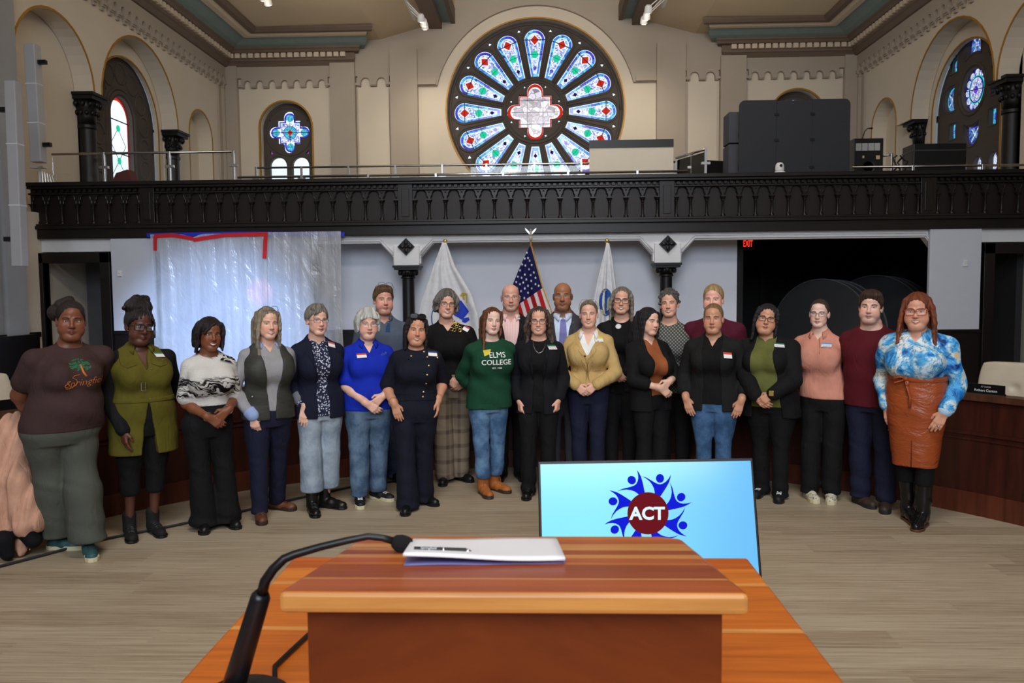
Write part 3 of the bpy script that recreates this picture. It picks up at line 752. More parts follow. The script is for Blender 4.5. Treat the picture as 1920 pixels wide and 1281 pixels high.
# iron columns with capitals and diamond rosettes
for i, x in enumerate((-2.055, 2.0)):
    t = thing('trim_%d' % (7 + i), '', ''); del t['label']; del t['category']; t['kind'] = 'structure'; t.location = (x, YP + .18, 0)
    b = B(); b.lathe([(.15, 0), (.15, .1), (.12, .16), (.10, .2), (.095, 1.90), (.115, 1.91), (.115, 1.935), (.10, 1.94)], seg=20); obj('shaft', b, m_black, t, smooth='a')
    b = B(); b.lathe([(.10, 1.94), (.12, 1.98), (.16, 2.04)], seg=16)
    for k in range(10):
        a = 2 * math.pi * k / 10; b.ball((.135 * math.cos(a), .135 * math.sin(a), 2.0), (.028, .028, .045), u=7, v=5)
    obj('leaf_capital', b, m_black, t, smooth=True)
    b = B(); b.box(-.19, -.19, 2.04, .19, .19, 2.075); b.box(-.21, -.21, 2.075, .21, .21, 2.11); obj('abacus', b, m_black, t)
    b = B(); b.box(-.20, -.14, 2.11, .20, .08, 2.42); obj('impost_block', b, m_head, t, bevel=.01)
    b = B()
    for dx in (-1, 1):
        for q in range(2):
            pass
    M45 = Matrix.Rotation(math.radians(45), 4, 'Y')
    zc = 2.40
    b.box(-.095, -.03, -.095, .095, 0, .095, Matrix.Translation((0, -.14, zc)) @ M45)
    for k in range(4):
        a = math.radians(90 * k); b.ball((.062 * math.cos(a), -.175, zc + .062 * math.sin(a)), (.045 if k % 2 == 0 else .03, .02, .045 if k % 2 else .03), u=10, v=6)
    b.ball((0, -.18, zc), (.025, .02, .025), u=8, v=6)
    obj('diamond_rosette', b, m_black, t)

# ---- glass railings
def gmat():
    M = Mat('clear_glass'); t = M.t; tr = M.n('ShaderNodeBsdfTransparent'); gl = M.n('ShaderNodeBsdfGlossy'); gl.inputs['Roughness'].default_value = .03
    fr = M.n('ShaderNodeFresnel'); fr.inputs[0].default_value = 1.45; mx = M.n('ShaderNodeMixShader'); t.links.new(fr.outputs[0], mx.inputs[0]); t.links.new(tr.outputs[0], mx.inputs[1]); t.links.new(gl.outputs[0], mx.inputs[2])
    tr.inputs[0].default_value = (.97, .98, .98, 1)
    out = [n for n in t.nodes if n.type == 'OUTPUT_MATERIAL'][0]; t.links.new(mx.outputs[0], out.inputs[0]); return M.m
m_glass = gmat(); m_lens = plain('lens_clear', (255, 255, 255), .05, sp=.15); m_lens.node_tree.nodes['Principled BSDF'].inputs['Alpha'].default_value = .025
def rail(label, pts, z0, z1, posts, glass=True, mid=None, rr=.02, grp=None):
    t = thing('glass_railing' if glass else 'metal_railing', label, 'railing', group=grp)
    b = B(); b.tube([(x, y, z1) for x, y in pts], rr, 8); obj('handrail', b, m_chrome, t, smooth=True)
    if mid: 
        b = B(); b.tube([(x, y, mid) for x, y in pts], rr * .8, 8); obj('mid_rail', b, m_chrome, t, smooth=True)
    for (x, y) in posts:
        b = B(); b.box(-.02, -.02, 0, .02, .02, z1 - z0 + .02); o = obj('post', b, m_chrome, t, loc=(x, y, z0), bevel=.004)
        if glass:
            b = B(); b.box(-.07, -.03, z1 - z0 - .24, .07, .03, z1 - z0 - .20); obj('clamp', b, m_chrome, o)
    if glass:
        for i in range(len(pts) - 1):
            (xa, ya), (xb, yb) = pts[i], pts[i + 1]; b = B(); b.plate([[(0, 0), (1, 0), (1, 1), (0, 1)]], lambda u, v, w: (xa + (xb - xa) * u + 0, ya + (yb - ya) * u + w, z0 + .05 + (z1 - z0 - .09) * v), 0, .01); obj('glass_pane', b, m_glass, t)
    return t
def xat(px, Y, py=310): return float(P(px, py, Y)[0])
rail('tall glass railing at the left end of the gallery with steel handrail', [(-7.85, 12.6), (-4.85, 12.6)], 2.86, 3.97, [(xat(195, 12.6), 12.6), (xat(318, 12.6), 12.6), (xat(438, 12.6), 12.6)])
rail('low steel railing along the parapet top left of the desk', [(xat(445, 12.7), 12.7), (xat(1290, 12.7), 12.7)], 2.86, 3.575, [(xat(q, 12.7), 12.7) for q in (565, 690, 817, 943, 1065, 1195)], glass=False)
rail('far glass railing stretching across the gallery in front of the rose window', [(xat(478, 15.2), 15.2), (xat(740, 15.2), 15.2), (xat(1080, 15.2), 15.2), (xat(1270, 15.2), 15.2)], 2.86, 4.12, [(xat(q, 15.2), 15.2) for q in (480, 565, 653, 741, 829, 912, 1002, 1090, 1180, 1268)], mid=3.85)
rail('short sloping glass railing beside the control desk', [(xat(1268, 13.6), 13.6), (xat(1322, 12.8), 12.8)], 2.86, 3.93, [(xat(1270, 13.6), 13.6), (xat(1297, 13.2), 13.2), (xat(1323, 12.8), 12.8)], glass=True)
rail('low steel railing along the parapet top at the right end', [(xat(1598, 12.7), 12.7), (7.85, 12.7)], 2.86, 3.60, [(xat(q, 12.7), 12.7) for q in (1712, 1843)], glass=False)
rail('small steel railing beside the equipment rack', [(xat(1642, 14.5), 14.5), (xat(1670, 14.3), 14.3)], 2.86, 4.05, [(xat(1672, 14.3), 14.3)], glass=False, mid=3.85)

# ---- equipment on the gallery
m_felt = plain('charcoal_felt', (50, 52, 58), .95, var=.06, sc=60, bump=.2, bsc=300)
t = thing('folding_screen', 'large charcoal folding screen of three panels on the gallery', 'folding screen', (0, 0, 0))
Ys = 12.75
xs = [xat(1386, Ys, 250), xat(1456, Ys, 250), xat(1523, Ys, 250), xat(1594, Ys, 250)]
for i in range(3):
    xa, xb = xs[i], xs[i + 1] - .001; tp = 4.68 if i != 1 else 4.665; r_ = .09
    lp = [(xa, 2.88), (xb, 2.88)]
    lp += ([(xb, tp)] if i != 2 else arc(xb - r_, tp - r_, r_, 0, 90, 6)) + ([(xa, tp)] if i != 0 else arc(xa + r_, tp - r_, r_, 90, 180, 6))
    b = B(); yo = 0
    b.plate([lp], lambda u, v, w: (u, Ys + w + yo, v), 0, .04); obj('screen_panel', b, m_felt, t, bevel=.006)
for x in xs[1:3]:
    for z in (3.62, 4.05, 4.45):
        b = B(); b.box(x - .035, Ys - .012, z - .02, x + .035, Ys, z + .02); b.mi = 0; obj('hinge', b, m_blackp, t)
c0 = P(1462, 308, 12.32)
t = thing('ptz_camera', 'small white dome camera on the parapet in front of the folding screen', 'camera', (c0[0], 12.32, 3.46))
b = B(); b.lathe([(.085, 0), (.085, .02), (.075, .03)], seg=20); obj('base', b, m_whitep, t, smooth='a')
b = B(); b.lathe([(.065, .03), (.068, .06), (.068, .10), (.06, .14), (.04, .165), (.01, .172)], seg=20); obj('dome', b, m_whitep, t, smooth=True)
b = B(); b.tube([(0, -.055, .115), (0, -.075, .115)], .022, 14); obj('lens', b, m_blackp, t)
b = B(); x0, x1 = xat(1105, 13.6), xat(1262, 13.6); zt = P(1180, 263, 13.6)[2]; zb = P(1180, 277, 13.6)[2]
t = thing('rolling_whiteboard', 'pale standing board with black top edge in front of the rose window', 'board', ((x0 + x1) / 2, 13.6, 2.86))
b.box(-(x1 - x0) / 2, -.03, .1, (x1 - x0) / 2, .03, zb - 2.86); obj('board', b, plain('board_warm_white', (206, 196, 180), .6, var=.02), t)
b = B(); b.box(-(x1 - x0) / 2, -.05, zb - 2.86, (x1 - x0) / 2, .05, zt - 2.86); obj('top_bar', b, m_blackp, t)
for s in (-1, 1):
    b = B(); b.box(s * .55 - .03, -.25, 0, s * .55 + .03, .25, .1); obj('foot', b, m_blackp, t)
# speaker stack, desk, monitors
xx = xat(1376, 13.3, 260)
t = thing('speaker_table', 'small black table under the grey loudspeakers on the gallery', 'table', (xx, 13.3, 2.86)); b = B(); b.box(-.18, -.24, .66, .2, .24, .70); obj('table_top', b, m_blackp, t)
for q_ in ((-.15, -.2), (.15, -.2), (-.15, .2), (.15, .2)): b = B(); b.tube([(q_[0], q_[1], 0), (q_[0], q_[1], .66)], .015, 6); obj('leg', b, m_blackp, t)
for k in range(2):
    b = B(); z0 = 3.56 + .52 * k; b.box(-.13, -.2, 0, .16, .2, .5); o = thing('loudspeaker', ['lower grey loudspeaker of the pair left of the folding screen', 'upper grey loudspeaker of the pair left of the folding screen'][k], 'loudspeaker', (xx, 13.3, z0)); obj('cabinet', b, plain('speaker_slate', (66, 68, 76), .7), o, bevel=.01)
    b = B(); b.box(.02, -.206, .08, .1, -.2, .16); obj('connector_plate', b, m_blackp, o)
xd = xat(1330, 14.2, 300); 
t = thing('control_desk', 'brown wooden control desk on the gallery left of the folding screen', 'desk', (xd, 14.2, 2.86))
b = B(); b.box(-.42, -.3, .68, .62, .35, .72); obj('desk_top', b, wood('desk_brown', (120, 66, 34), (150, 88, 48)), t)
for s in (-.38, .5):
    b = B(); b.box(s, -.28, 0, s + .04, .33, .68); obj('side_panel', b, wood('desk_brown', (120, 66, 34), (150, 88, 48)), t)
def monitor(x, y, z, w, h, rz, lab):
    t = thing('computer_monitor', lab, 'monitor', (x, y, z), rz)
    b = B(); b.box(-w / 2, -.015, .12, w / 2, .02, .12 + h); obj('housing', b, m_blackp, t, bevel=.005)
    b = B(); b.box(-.05, .02, .05, .05, .05, .3); b.box(-.12, -.08, 0, .12, .08, .015); b.box(-.02, .02, .0, .02, .04, .2); obj('stand', b, m_blackp, t)
monitor(xat(1335, 14.2, 290), 14.1, 3.58, .42, .26, .35, 'black monitor seen from behind on the control desk')
monitor(xat(1360, 14.3, 300), 14.35, 3.58, .22, .22, -.5, 'narrow black monitor beside the loudspeakers on the control desk')
b = B()
for k in range(3): b.tube([(xat(1299 + 7 * k, 13.9, 318), 14.0, 3.59), (xat(1302 + 7 * k, 13.9, 318), 14.0, 3.68), (xat(1306 + 7 * k, 13.9, 318), 14.05, 3.60)], .012, 6)
tag(obj('cable', b, m_blackp), 'loose black cables lying at the left end of the control desk', 'cable')
# equipment rack on the right
xr = xat(1619, 13.4, 290); t = thing('equipment_rack', 'black equipment rack with pale drawers right of the folding screen', 'rack', (xr, 13.4, 2.86))
b = B(); b.box(-.24, -.2, .0, .24, .2, 1.28); obj('cabinet', b, m_blackp, t, bevel=.01)
for k in range(4):
    b = B(); b.box(-.21 + .1 * k, -.212, 1.08, -.12 + .1 * k, -.2, 1.2); obj('binder_label', b, plain('paper_grey', (170, 170, 170), .7), t)
b = B(); b.box(-.1, -.21, .96, -.07, -.2, 1.0); b.box(.12, -.21, .94, .18, -.2, 1.0); obj('sticker', b, plain('sticker_buff', (200, 180, 120), .7), t)
b = B(); b.lathe([(.11, 0), (.11, .01), (.06, -.01)], M=Matrix.Translation((0, -.2, .82)) @ Matrix.Rotation(math.radians(90), 4, 'X'), seg=20); obj('driver_cone', b, plain('cone_dark', (34, 34, 36), .6), t)
t = thing('gooseneck_lamp', 'small black gooseneck lamp on top of the equipment rack', 'lamp', (xr - .02, 13.4, 4.14))
b = B(); b.tube([(0, 0, 0), (0, 0, .05), (.03, 0, .15), (.08, 0, .20), (.16, 0, .20)], [.02, .01, .008, .008, .014], 8); obj('neck', b, m_blackp, t, smooth=True)
x0, x1 = xat(1702, 13.3, 290), xat(1800, 13.3, 290); zt = P(1750, 273, 13.3)[2]
t = thing('road_case', 'long black equipment case on the gallery below the right rosette window', 'case', ((x0 + x1) / 2, 13.3, 2.86))
b = B(); b.box(-(x1 - x0) / 2, -.2, 0, (x1 - x0) / 2, .2, zt - 2.86); obj('body', b, m_blackp, t, bevel=.012)
b = B(); b.box(-(x1 - x0) / 2 - .005, -.205, zt - 2.86 - .12, (x1 - x0) / 2 + .005, .205, zt - 2.86 - .1); obj('lid_edge', b, plain('case_edge_grey', (60, 60, 62), .4), t)
rnd = random.Random(5)
for k in range(3):
    b = B(); x = xat(1678 + 9 * k, 13.2, 300); pts = [(x + rnd.uniform(-.03, .03), 13.2 + rnd.uniform(-.05, .05), 3.50 + .035 * j) for j in range(11)]
    b.tube(pts, .014, 6); tag(obj('cable', b, m_blackp, smooth=True), ['black cable heap nearest the equipment rack', 'black cable heap in the middle beside the long case', 'black cable heap touching the long case'][k], 'cable', 'cables by the long case')
# laptop-like red book and small lights at the left gallery
t = thing('reading_stand', 'dark stand holding a red cloth behind the left glass railing', 'stand', (xat(228, 13.4, 320), 13.4, 2.86))
b = B(); b.plate([[(-.25, .62), (.22, .62), (.10, .98), (-.1, .92)]], lambda u, v, w: (u, w, v), 0, .25); obj('cover', b, plain('cloth_dark_red', (96, 34, 30), .8), t)
b = B(); b.box(-.28, -.05, 0, .28, .3, .62); obj('base', b, m_darkp, t)
# column line loudspeakers on the left pier
def line_array(p0, p1, Y, X, wd, lab):
    a = PX(*p0, X) if X else P(*p0, Y); c = PX(*p1, X) if X else P(*p1, Y)
    t = thing('column_loudspeaker', lab, 'loudspeaker', tuple(a * 0 + c))
    v = Vector(a) - Vector(c); L = v.length; M = v.to_track_quat('Z', 'Y').to_matrix().to_4x4()
    M = Matrix.Rotation(0, 4, 'Z') @ M
    b = B(); b.box(-wd / 2, -wd / 2, 0, wd / 2, wd / 2, L, M); obj('housing', b, plain('speaker_white', (180, 180, 184), .5, var=.02), t, bevel=.015)
    b = B(); 
    for k in (.33, .66): b.box(-wd / 2 - .003, -wd / 2 - .003, L * k, wd / 2 + .003, wd / 2 + .003, L * k + .012, M)
    obj('joint', b, plain('speaker_joint', (235, 235, 235), .5), t)
    for k in (.15, .85): b = B(); b.box(-.03, 0, L * k - .03, .03, wd / 2 + .12, L * k + .03, M); obj('wall_bracket', b, m_blackp, t)
line_array((24, 153), (38, 500), 10.3, None, .15, 'long white column loudspeaker low on the left pier')
line_array((60, 84), (73, 305), 11.9, None, .17, 'shorter white column loudspeaker higher up beside the left arch')
# stand pipes and spikes under the upper loudspeaker
t = thing('speaker_stand', 'small steel bracket with prongs beneath the upper white loudspeaker', 'bracket', (xat(74, 12.3, 320), 12.3, 3.46))
b = B(); b.tube([(0, 0, 0), (0, 0, .24)], .022, 8); b.box(-.12, -.06, .24, .1, .06, .27); obj('pipe', b, m_whitep, t)
for k in range(5):
    b = B(); b.tube([(.05 + .045 * k, 0, 0), (.04 + .04 * k, 0, .20 - .02 * k)], .005, 5); obj('prong', b, m_chrome, t)

# ---- ceiling track lights
m_lamp = glow('lamp_warm_white', (255, 244, 225), 14)
def track(label, c, heads, cyl=None):
    t = thing('track_light', label, 'light', tuple(c), group='ceiling track spotlights')
    b = B(); b.box(-.03, -.9, 0, .03, .9, .04); obj('track', b, m_whitep, t)
    for i, (x, y, z) in enumerate(heads):
        b = B(); M = Matrix.Translation((x, y, z)) @ Matrix.Rotation(math.radians(35), 4, 'X'); b.lathe([(.045, .16), (.075, .12), (.085, 0), (.078, .0)], M=M, seg=16); b.tube([(x, y, z + .1), (0, y, .02)], .012, 6); h = obj('lamp_head', b, m_whitep, t, smooth='a')
        b = B(); b.lathe([(.075, .008), (.075, -.004), (.03, -.02)], M=M, seg=16); obj('lamp_face', b, m_lamp, h, smooth=True)
    return t
def tl(label, pxs, Y0, dY):
    p0 = P(*pxs[0], Y0); hs = []
    for i, q in enumerate(pxs):
        p = P(*q, Y0 + dY * i); hs.append(p)
    c = hs[0].copy(); c[0] = c[0] if abs(c[0]) > 2.9 else math.copysign(2.88, c[0]); c[2] = 7.90 if abs(c[0]) > 2.9 else 8.10; c[1] = sum(h[1] for h in hs) / len(hs)
    track(label, c, [tuple(h - c) for h in hs])
    for h in hs: spot('track_spot_beam', (h[0], h[1] - .2, h[2] - .12), (h[0] * .9, 19.9, 4.4), 40, (1.0, .86, .66), 95, .9, .08)
tl('track spotlights on the ceiling left of the rose window', [(790, 40), (795, 48), (797, 54)], 17.7, .3)
tl('track spotlights on the ceiling right of the rose window', [(1215, 24), (1212, 36), (1207, 44)], 17.2, .3)
tl('pair of track spotlights at the top left of the ceiling', [(494, 0), (503, 9)], 15.7, .3)

# ================================================================== PEOPLE: implicit modelling tools
def V3(*a): return np.array(a[0] if len(a) == 1 else a, float)
def nrm(v): v = np.array(v, float); return v / (np.linalg.norm(v) + 1e-9)
def smin(a, b, k):
    if k <= 0: return np.minimum(a, b)
    h = np.clip(.5 + .5 * (b - a) / k, 0, 1); return b + (a - b) * h - k * h * (1 - h)
def smax(a, b, k): return -smin(-a, -b, k)
def rc(a, b, ra, rb):
    a, b = V3(a), V3(b); d = b - a; dd = max(float(d @ d), 1e-8); m = max(ra, rb)
    def f(x, y, z):
        px, py, pz = x - a[0], y - a[1], z - a[2]; h = np.clip((px * d[0] + py * d[1] + pz * d[2]) / dd, 0, 1)
        return np.sqrt((px - h * d[0]) ** 2 + (py - h * d[1]) ** 2 + (pz - h * d[2]) ** 2) - (ra + (rb - ra) * h)
    return f, (np.minimum(a, b) - m, np.maximum(a, b) + m)
def ell(c, r, R=None):
    c, r = V3(c), V3(r)
    def f(x, y, z):
        px, py, pz = x - c[0], y - c[1], z - c[2]
        if R is not None: px, py, pz = (R[0][0] * px + R[1][0] * py + R[2][0] * pz, R[0][1] * px + R[1][1] * py + R[2][1] * pz, R[0][2] * px + R[1][2] * py + R[2][2] * pz)
        k0 = np.sqrt((px / r[0]) ** 2 + (py / r[1]) ** 2 + (pz / r[2]) ** 2); k1 = np.sqrt((px / r[0] ** 2) ** 2 + (py / r[1] ** 2) ** 2 + (pz / r[2] ** 2) ** 2) + 1e-6
        return k0 * (k0 - 1) / k1
    m = r if R is None else V3(1, 1, 1) * r.max()
    return f, (c - m, c + m)
def hermite(zs, vs, n=160):
    zs, vs = np.array(zs, float), np.array(vs, float); m = np.gradient(vs, zs); t = np.linspace(zs[0], zs[-1], n)
    i = np.clip(np.searchsorted(zs, t) - 1, 0, len(zs) - 2); h = zs[i + 1] - zs[i]; u = (t - zs[i]) / h
    return t, (2 * u ** 3 - 3 * u ** 2 + 1) * vs[i] + (u ** 3 - 2 * u ** 2 + u) * h * m[i] + (-2 * u ** 3 + 3 * u ** 2) * vs[i + 1] + (u ** 3 - u ** 2) * h * m[i + 1]
def loft(rows, inf=0.0, ex=2.0, cap=.01):
    """rows: (z, halfwidth, halfdepth, xc, yc)"""
    rows = sorted(rows); zs = [r[0] for r in rows]; T = [hermite(zs, [r[i] for r in rows]) for i in range(1, 5)]; zz = T[0][0]
    w, d, xc, yc = T[0][1] + inf, T[1][1] + inf, T[2][1], T[3][1]
    def f(x, y, z):
        W, D_ = np.interp(z, zz, w), np.interp(z, zz, d); X, Y = (x - np.interp(z, zz, xc)) / W, (y - np.interp(z, zz, yc)) / D_
        if ex == 2: q = np.sqrt(X * X + Y * Y)
        else: q = (np.abs(X) ** ex + np.abs(Y) ** ex) ** (1 / ex)
        return smax((q - 1) * np.minimum(W, D_) * (.55 + .45 * np.minimum(q, 1.2)), np.maximum(z - zs[-1] - inf, zs[0] - inf - z), cap)
    return f, (V3((xc - w).min(), (yc - d).min(), zs[0] - inf), V3((xc + w).max(), (yc + d).max(), zs[-1] + inf))
def xf(prim, R, c, s=1.0):
    """prim given in head space -> body space: p = c + s R q"""
    f, (lo, hi) = prim
    def g(x, y, z):
        px, py, pz = (x - c[0]) / s, (y - c[1]) / s, (z - c[2]) / s
        return f(R[0][0] * px + R[1][0] * py + R[2][0] * pz, R[0][1] * px + R[1][1] * py + R[2][1] * pz, R[0][2] * px + R[1][2] * py + R[2][2] * pz) * s
    cs = np.array([[(lo, hi)[i][0], (lo, hi)[j][1], (lo, hi)[k][2]] for i in (0, 1) for j in (0, 1) for k in (0, 1)]) @ np.array(R).T * s + c
    return g, (cs.min(0), cs.max(0))
def slab(fn): return fn, None
class Shape:
    def __init__(s): s.ops = []
    def u(s, prim, k=.01): s.ops.append(('u', prim[0], prim[1], k)); return s
    def sub(s, prim, k=.004): s.ops.append(('s', prim[0], prim[1], k)); return s
    def cut(s, fn, k=0.0): s.ops.append(('i', fn, None, k)); return s      # keep where fn<0
    def disp(s, fn): s.ops.append(('d', fn, None, 0)); return s
    def at(s, x, y, z):
        D = np.full(np.broadcast(x, y, z).shape, 1.0)
        for o, f, bb, k in s.ops:
            if o == 'u': D = smin(D, f(x, y, z), k)
            elif o == 's': D = smax(D, -f(x, y, z), k)
            elif o == 'i': D = smax(D, f(x, y, z), k)
            else: D = D + f(x, y, z)
        return D
    def bbox(s):
        lo = np.min([b[0] for o, f, b, k in s.ops if o == 'u'], 0); hi = np.max([b[1] for o, f, b, k in s.ops if o == 'u'], 0); return lo, hi
    def march(s, o, d, n=60, far=3.0):
        """rays o + t d (arrays n x 3); returns hit points"""
        o = np.atleast_2d(o).astype(float); d = np.atleast_2d(d).astype(float); d = d / np.linalg.norm(d, axis=1, keepdims=True); t = np.zeros(len(o)); 
        for _ in range(n):
            p = o + d * t[:, None]; v = s.at(p[:, 0], p[:, 1], p[:, 2]); t = np.minimum(t + np.where(np.abs(v) > 2e-4, v * .75, 0), far)
        return o + d * t[:, None], t < far - 1e-3
    def front(s, x, z, y0=-.6):
        x, z = np.atleast_1d(x), np.atleast_1d(z); o = np.stack([x, np.full(len(x), y0), z], 1); p, ok = s.march(o, np.tile([0, 1., 0], (len(x), 1)), 60, 1.2)
        y = p[:, 1]
        if not ok.all() and ok.any(): y = np.where(ok, y, y[ok].max())
        return y
    def normal(s, p):
        e = .004; p = V3(p); g = [float(s.at(*(np.array([p[i] + (e if i == j else 0)]) for i in range(3)))[0] - s.at(*(np.array([p[i] - (e if i == j else 0)]) for i in range(3)))[0]) for j in range(3)]
        return nrm(g)
def axis(lo, hi, regs, dflt):
    out = [lo]
    while out[-1] < hi:
        p = out[-1]; st = dflt
        for a, b_, s_ in regs:
            if a <= p < b_: st = min(st, s_)
            elif p < a < p + st: st = max(a - p, .001)
        out.append(p + st)
    return np.array(out + [out[-1] + dflt])
def snet(S, xs, ys, zs):
    D = np.full((len(xs), len(ys), len(zs)), 1.0, np.float32)
    for o, f, bb, k in S.ops:
        if bb is not None:
            m = k + .025; sl = []
            for A, i in ((xs, 0), (ys, 1), (zs, 2)):
                a, b_ = np.searchsorted(A, bb[0][i] - m), np.searchsorted(A, bb[1][i] + m); sl.append(slice(max(a - 1, 0), b_ + 1))
        else: sl = [slice(None)] * 3
        X, Y, Z = xs[sl[0]][:, None, None], ys[sl[1]][None, :, None], zs[sl[2]][None, None, :]
        if 0 in (X.size, Y.size, Z.size): continue
        v = f(X, Y, Z); sl = tuple(sl)
        if o == 'u': D[sl] = smin(D[sl], v, k)
        elif o == 's': D[sl] = smax(D[sl], -v, k)
        elif o == 'i': D[sl] = smax(D[sl], v, k)
        else: D[sl] = D[sl] + v
    I = D < 0; n = [a - 1 for a in D.shape]; c = np.zeros(n, np.uint8)
    C = [(i, j, k) for i in (0, 1) for j in (0, 1) for k in (0, 1)]
    for i, j, k in C: c += I[i:i + n[0], j:j + n[1], k:k + n[2]]
    ii, jj, kk = np.nonzero((c > 0) & (c < 8)); pos = np.zeros((len(ii), 3)); cnt = np.zeros(len(ii)); ax = (xs, ys, zs)
    for a in C:
        for d in range(3):
            if a[d]: continue
            b_ = list(a); b_[d] = 1
            va, vb = D[ii + a[0], jj + a[1], kk + a[2]], D[ii + b_[0], jj + b_[1], kk + b_[2]]; m = (va < 0) != (vb < 0); t = np.where(m, va / np.where(m, va - vb, 1), 0)
            for e, ind in enumerate((ii, jj, kk)):
                p0 = ax[e][ind + a[e]]; p = p0 + (t * (ax[e][ind + 1] - ax[e][ind]) if e == d else 0); pos[:, e] += np.where(m, p, 0)
            cnt += m
    pos /= cnt[:, None]; vid = np.full(n, -1, np.int32); vid[ii, jj, kk] = np.arange(len(ii)); F_ = []
    for d in range(3):
        s0 = [slice(0, None)] * 3; s1 = [slice(0, None)] * 3; s0[d] = slice(0, -1); s1[d] = slice(1, None)
        A, Bm = I[tuple(s0)], I[tuple(s1)]; e = A != Bm; i, j, k = np.nonzero(e); o = [i, j, k]; d1, d2 = (d + 1) % 3, (d + 2) % 3
        ok = (o[d1] > 0) & (o[d2] > 0) & (o[d1] < n[d1]) & (o[d2] < n[d2]); o = [q[ok] for q in o]
        def g(a, b_):
            q = [o[0].copy(), o[1].copy(), o[2].copy()]; q[d1] -= a; q[d2] -= b_; return vid[q[0], q[1], q[2]]
        Q = np.stack([g(1, 1), g(0, 1), g(0, 0), g(1, 0)], 1); fl = ~A[o[0], o[1], o[2]]; Q[fl] = Q[fl][:, ::-1]; F_.append(Q)
    return pos, np.concatenate(F_)
def mesh_np(name, v, f, mats, parent=None, hc=None, smooth=True):
    me = bpy.data.meshes.new(name); me.vertices.add(len(v)); me.vertices.foreach_set('co', np.ascontiguousarray(v, np.float32).ravel())
    me.loops.add(f.size); me.loops.foreach_set('vertex_index', f.astype(np.int32).ravel()); me.polygons.add(len(f)); me.polygons.foreach_set('loop_start', (np.arange(len(f)) * f.shape[1]).astype(np.int32))
    me.update(calc_edges=True); me.polygons.foreach_set('use_smooth', np.ones(len(f), bool))
    for m in (mats if isinstance(mats, (list, tuple)) else [mats]): me.materials.append(m)
    if hc is not None:
        at = me.attributes.new('hc', 'FLOAT_VECTOR', 'POINT'); at.data.foreach_set('vector', np.ascontiguousarray(hc, np.float32).ravel())
    o = bpy.data.objects.new(name, me); COL.objects.link(o)
    if parent: o.parent = parent
    return o
def relax(v, f, n=1, w=.5):
    e = np.concatenate([f[:, [0, 1]], f[:, [1, 2]], f[:, [2, 3]], f[:, [3, 0]]])
    for _ in range(n):
        s_ = np.zeros_like(v); c = np.bincount(e[:, 0], minlength=len(v)) + np.bincount(e[:, 1], minlength=len(v))
        for i in range(3): s_[:, i] = np.bincount(e[:, 0], v[e[:, 1], i], len(v)) + np.bincount(e[:, 1], v[e[:, 0], i], len(v))
        v = v + w * (s_ / np.maximum(c, 1)[:, None] - v)
    return v
def shape_obj(name, S, m, parent, res=.007, regs=((), (), ()), hcf=None, rl=1):
    lo, hi = S.bbox(); A = [axis(lo[i] - .02, hi[i] + .02, regs[i], res if not isinstance(res, tuple) else res[i]) for i in range(3)]
    v, f = snet(S, *A)
    if rl: v = relax(v, f, rl)
    return mesh_np(name, v, f, m, parent, hcf(v) if hcf else None)

# ------------------------------------------------------------------ materials for people
def skin_mat(name, c, lip=(170, 90, 85), brow=(70, 50, 40), teeth=0, beard=None, smile=1.0, bald=None, browh=1.0, mouthw=1.0, rough=.45):
    M = Mat(name); q = M.attr('hc'); x, y, z = M.xyz(q); v = M.co()
    n = M.noise(v, 22, 3); base = M.mix(n, sh(c, .93), sh(c, 1.06)); fr = (y * -1).step(.02, .04); xa = x.abs()
    ck = 1 - (((xa - .042) / .03).pw(2) + ((z + .03) / .026).pw(2)).step(.1, 1.0)
    red = (min(255, c[0] * 1.04), c[1] * .82, c[2] * .80); col = M.mix(ck * fr * .45, base, red)
    nz = 1 - ((x / .016).pw(2) + ((z + .03) / .016).pw(2)).step(.3, 1.0); col = M.mix(nz * fr * .35, col, red)
    if beard:
        b_ = (z * -1).step(.035, .065) * fr * M.noise(v, 260, 2).step(.25, .7); col = M.mix(b_ * .55, col, beard)
    if bald:   # shaved band of short hair round the sides
        b_ = (1 - z.step(.045, .065)) * (y).step(-.035, .0) * (z).step(-.05, -.03); col = M.mix(b_ * .75 * M.noise(v, 300, 2).step(.2, .6), col, bald)
    zm = z + .0665 - (x / .026).pw(2) * (.0085 * (.6 + .4 * smile)); w = (.0245 + .003 * teeth) * mouthw
    lp = 1 - ((x / w).pw(2) + ((zm) / (.0066 + .0018 * teeth)).pw(2)).step(.75, 1.05); col = M.mix(lp * fr, col, lip)
    ln = 1 - ((x / w).pw(2) + (zm / .0016).pw(2)).step(.7, 1.1); col = M.mix(ln * fr * .8, col, sh(lip, .35))
    if teeth:
        tt = 1 - ((x / (w * .80)).pw(2) + ((zm - .0002) / (.0042 * teeth)).pw(2)).step(.8, 1.05); col = M.mix(tt * fr, col, (235, 228, 215))
    u = (xa - .033) / .020; zc = z - .0235 + u.pw(2) * .005 - u * .001
    br = (1 - (u.abs()).step(.75, 1.05)) * (1 - (zc.abs() + u * .0008).step(.0022 * browh, .0048 * browh)); col = M.mix(br * fr * .9, col, brow)
    no = 1 - (((xa - .0075) / .005).pw(2) + ((z + .0405) / .0028).pw(2)).step(.4, 1.1); col = M.mix(no * fr * .8, col, sh(c, .25))
    ey = 1 - (((xa - .032) / .021).pw(2) + ((z - .003) / .0125).pw(2)).step(.35, 1.1); col = M.mix(ey * fr * .30, col, sh(c, .55))
    M.bump(M.noise(v, 180, 3), .12, .002)
    M.fin(col, rough, 0, .4); M.b.inputs['Subsurface Weight'].default_value = .06; M.b.inputs['Subsurface Radius'].default_value = (.02, .008, .004); M.b.inputs['Subsurface Scale'].default_value = .4
    return M.m
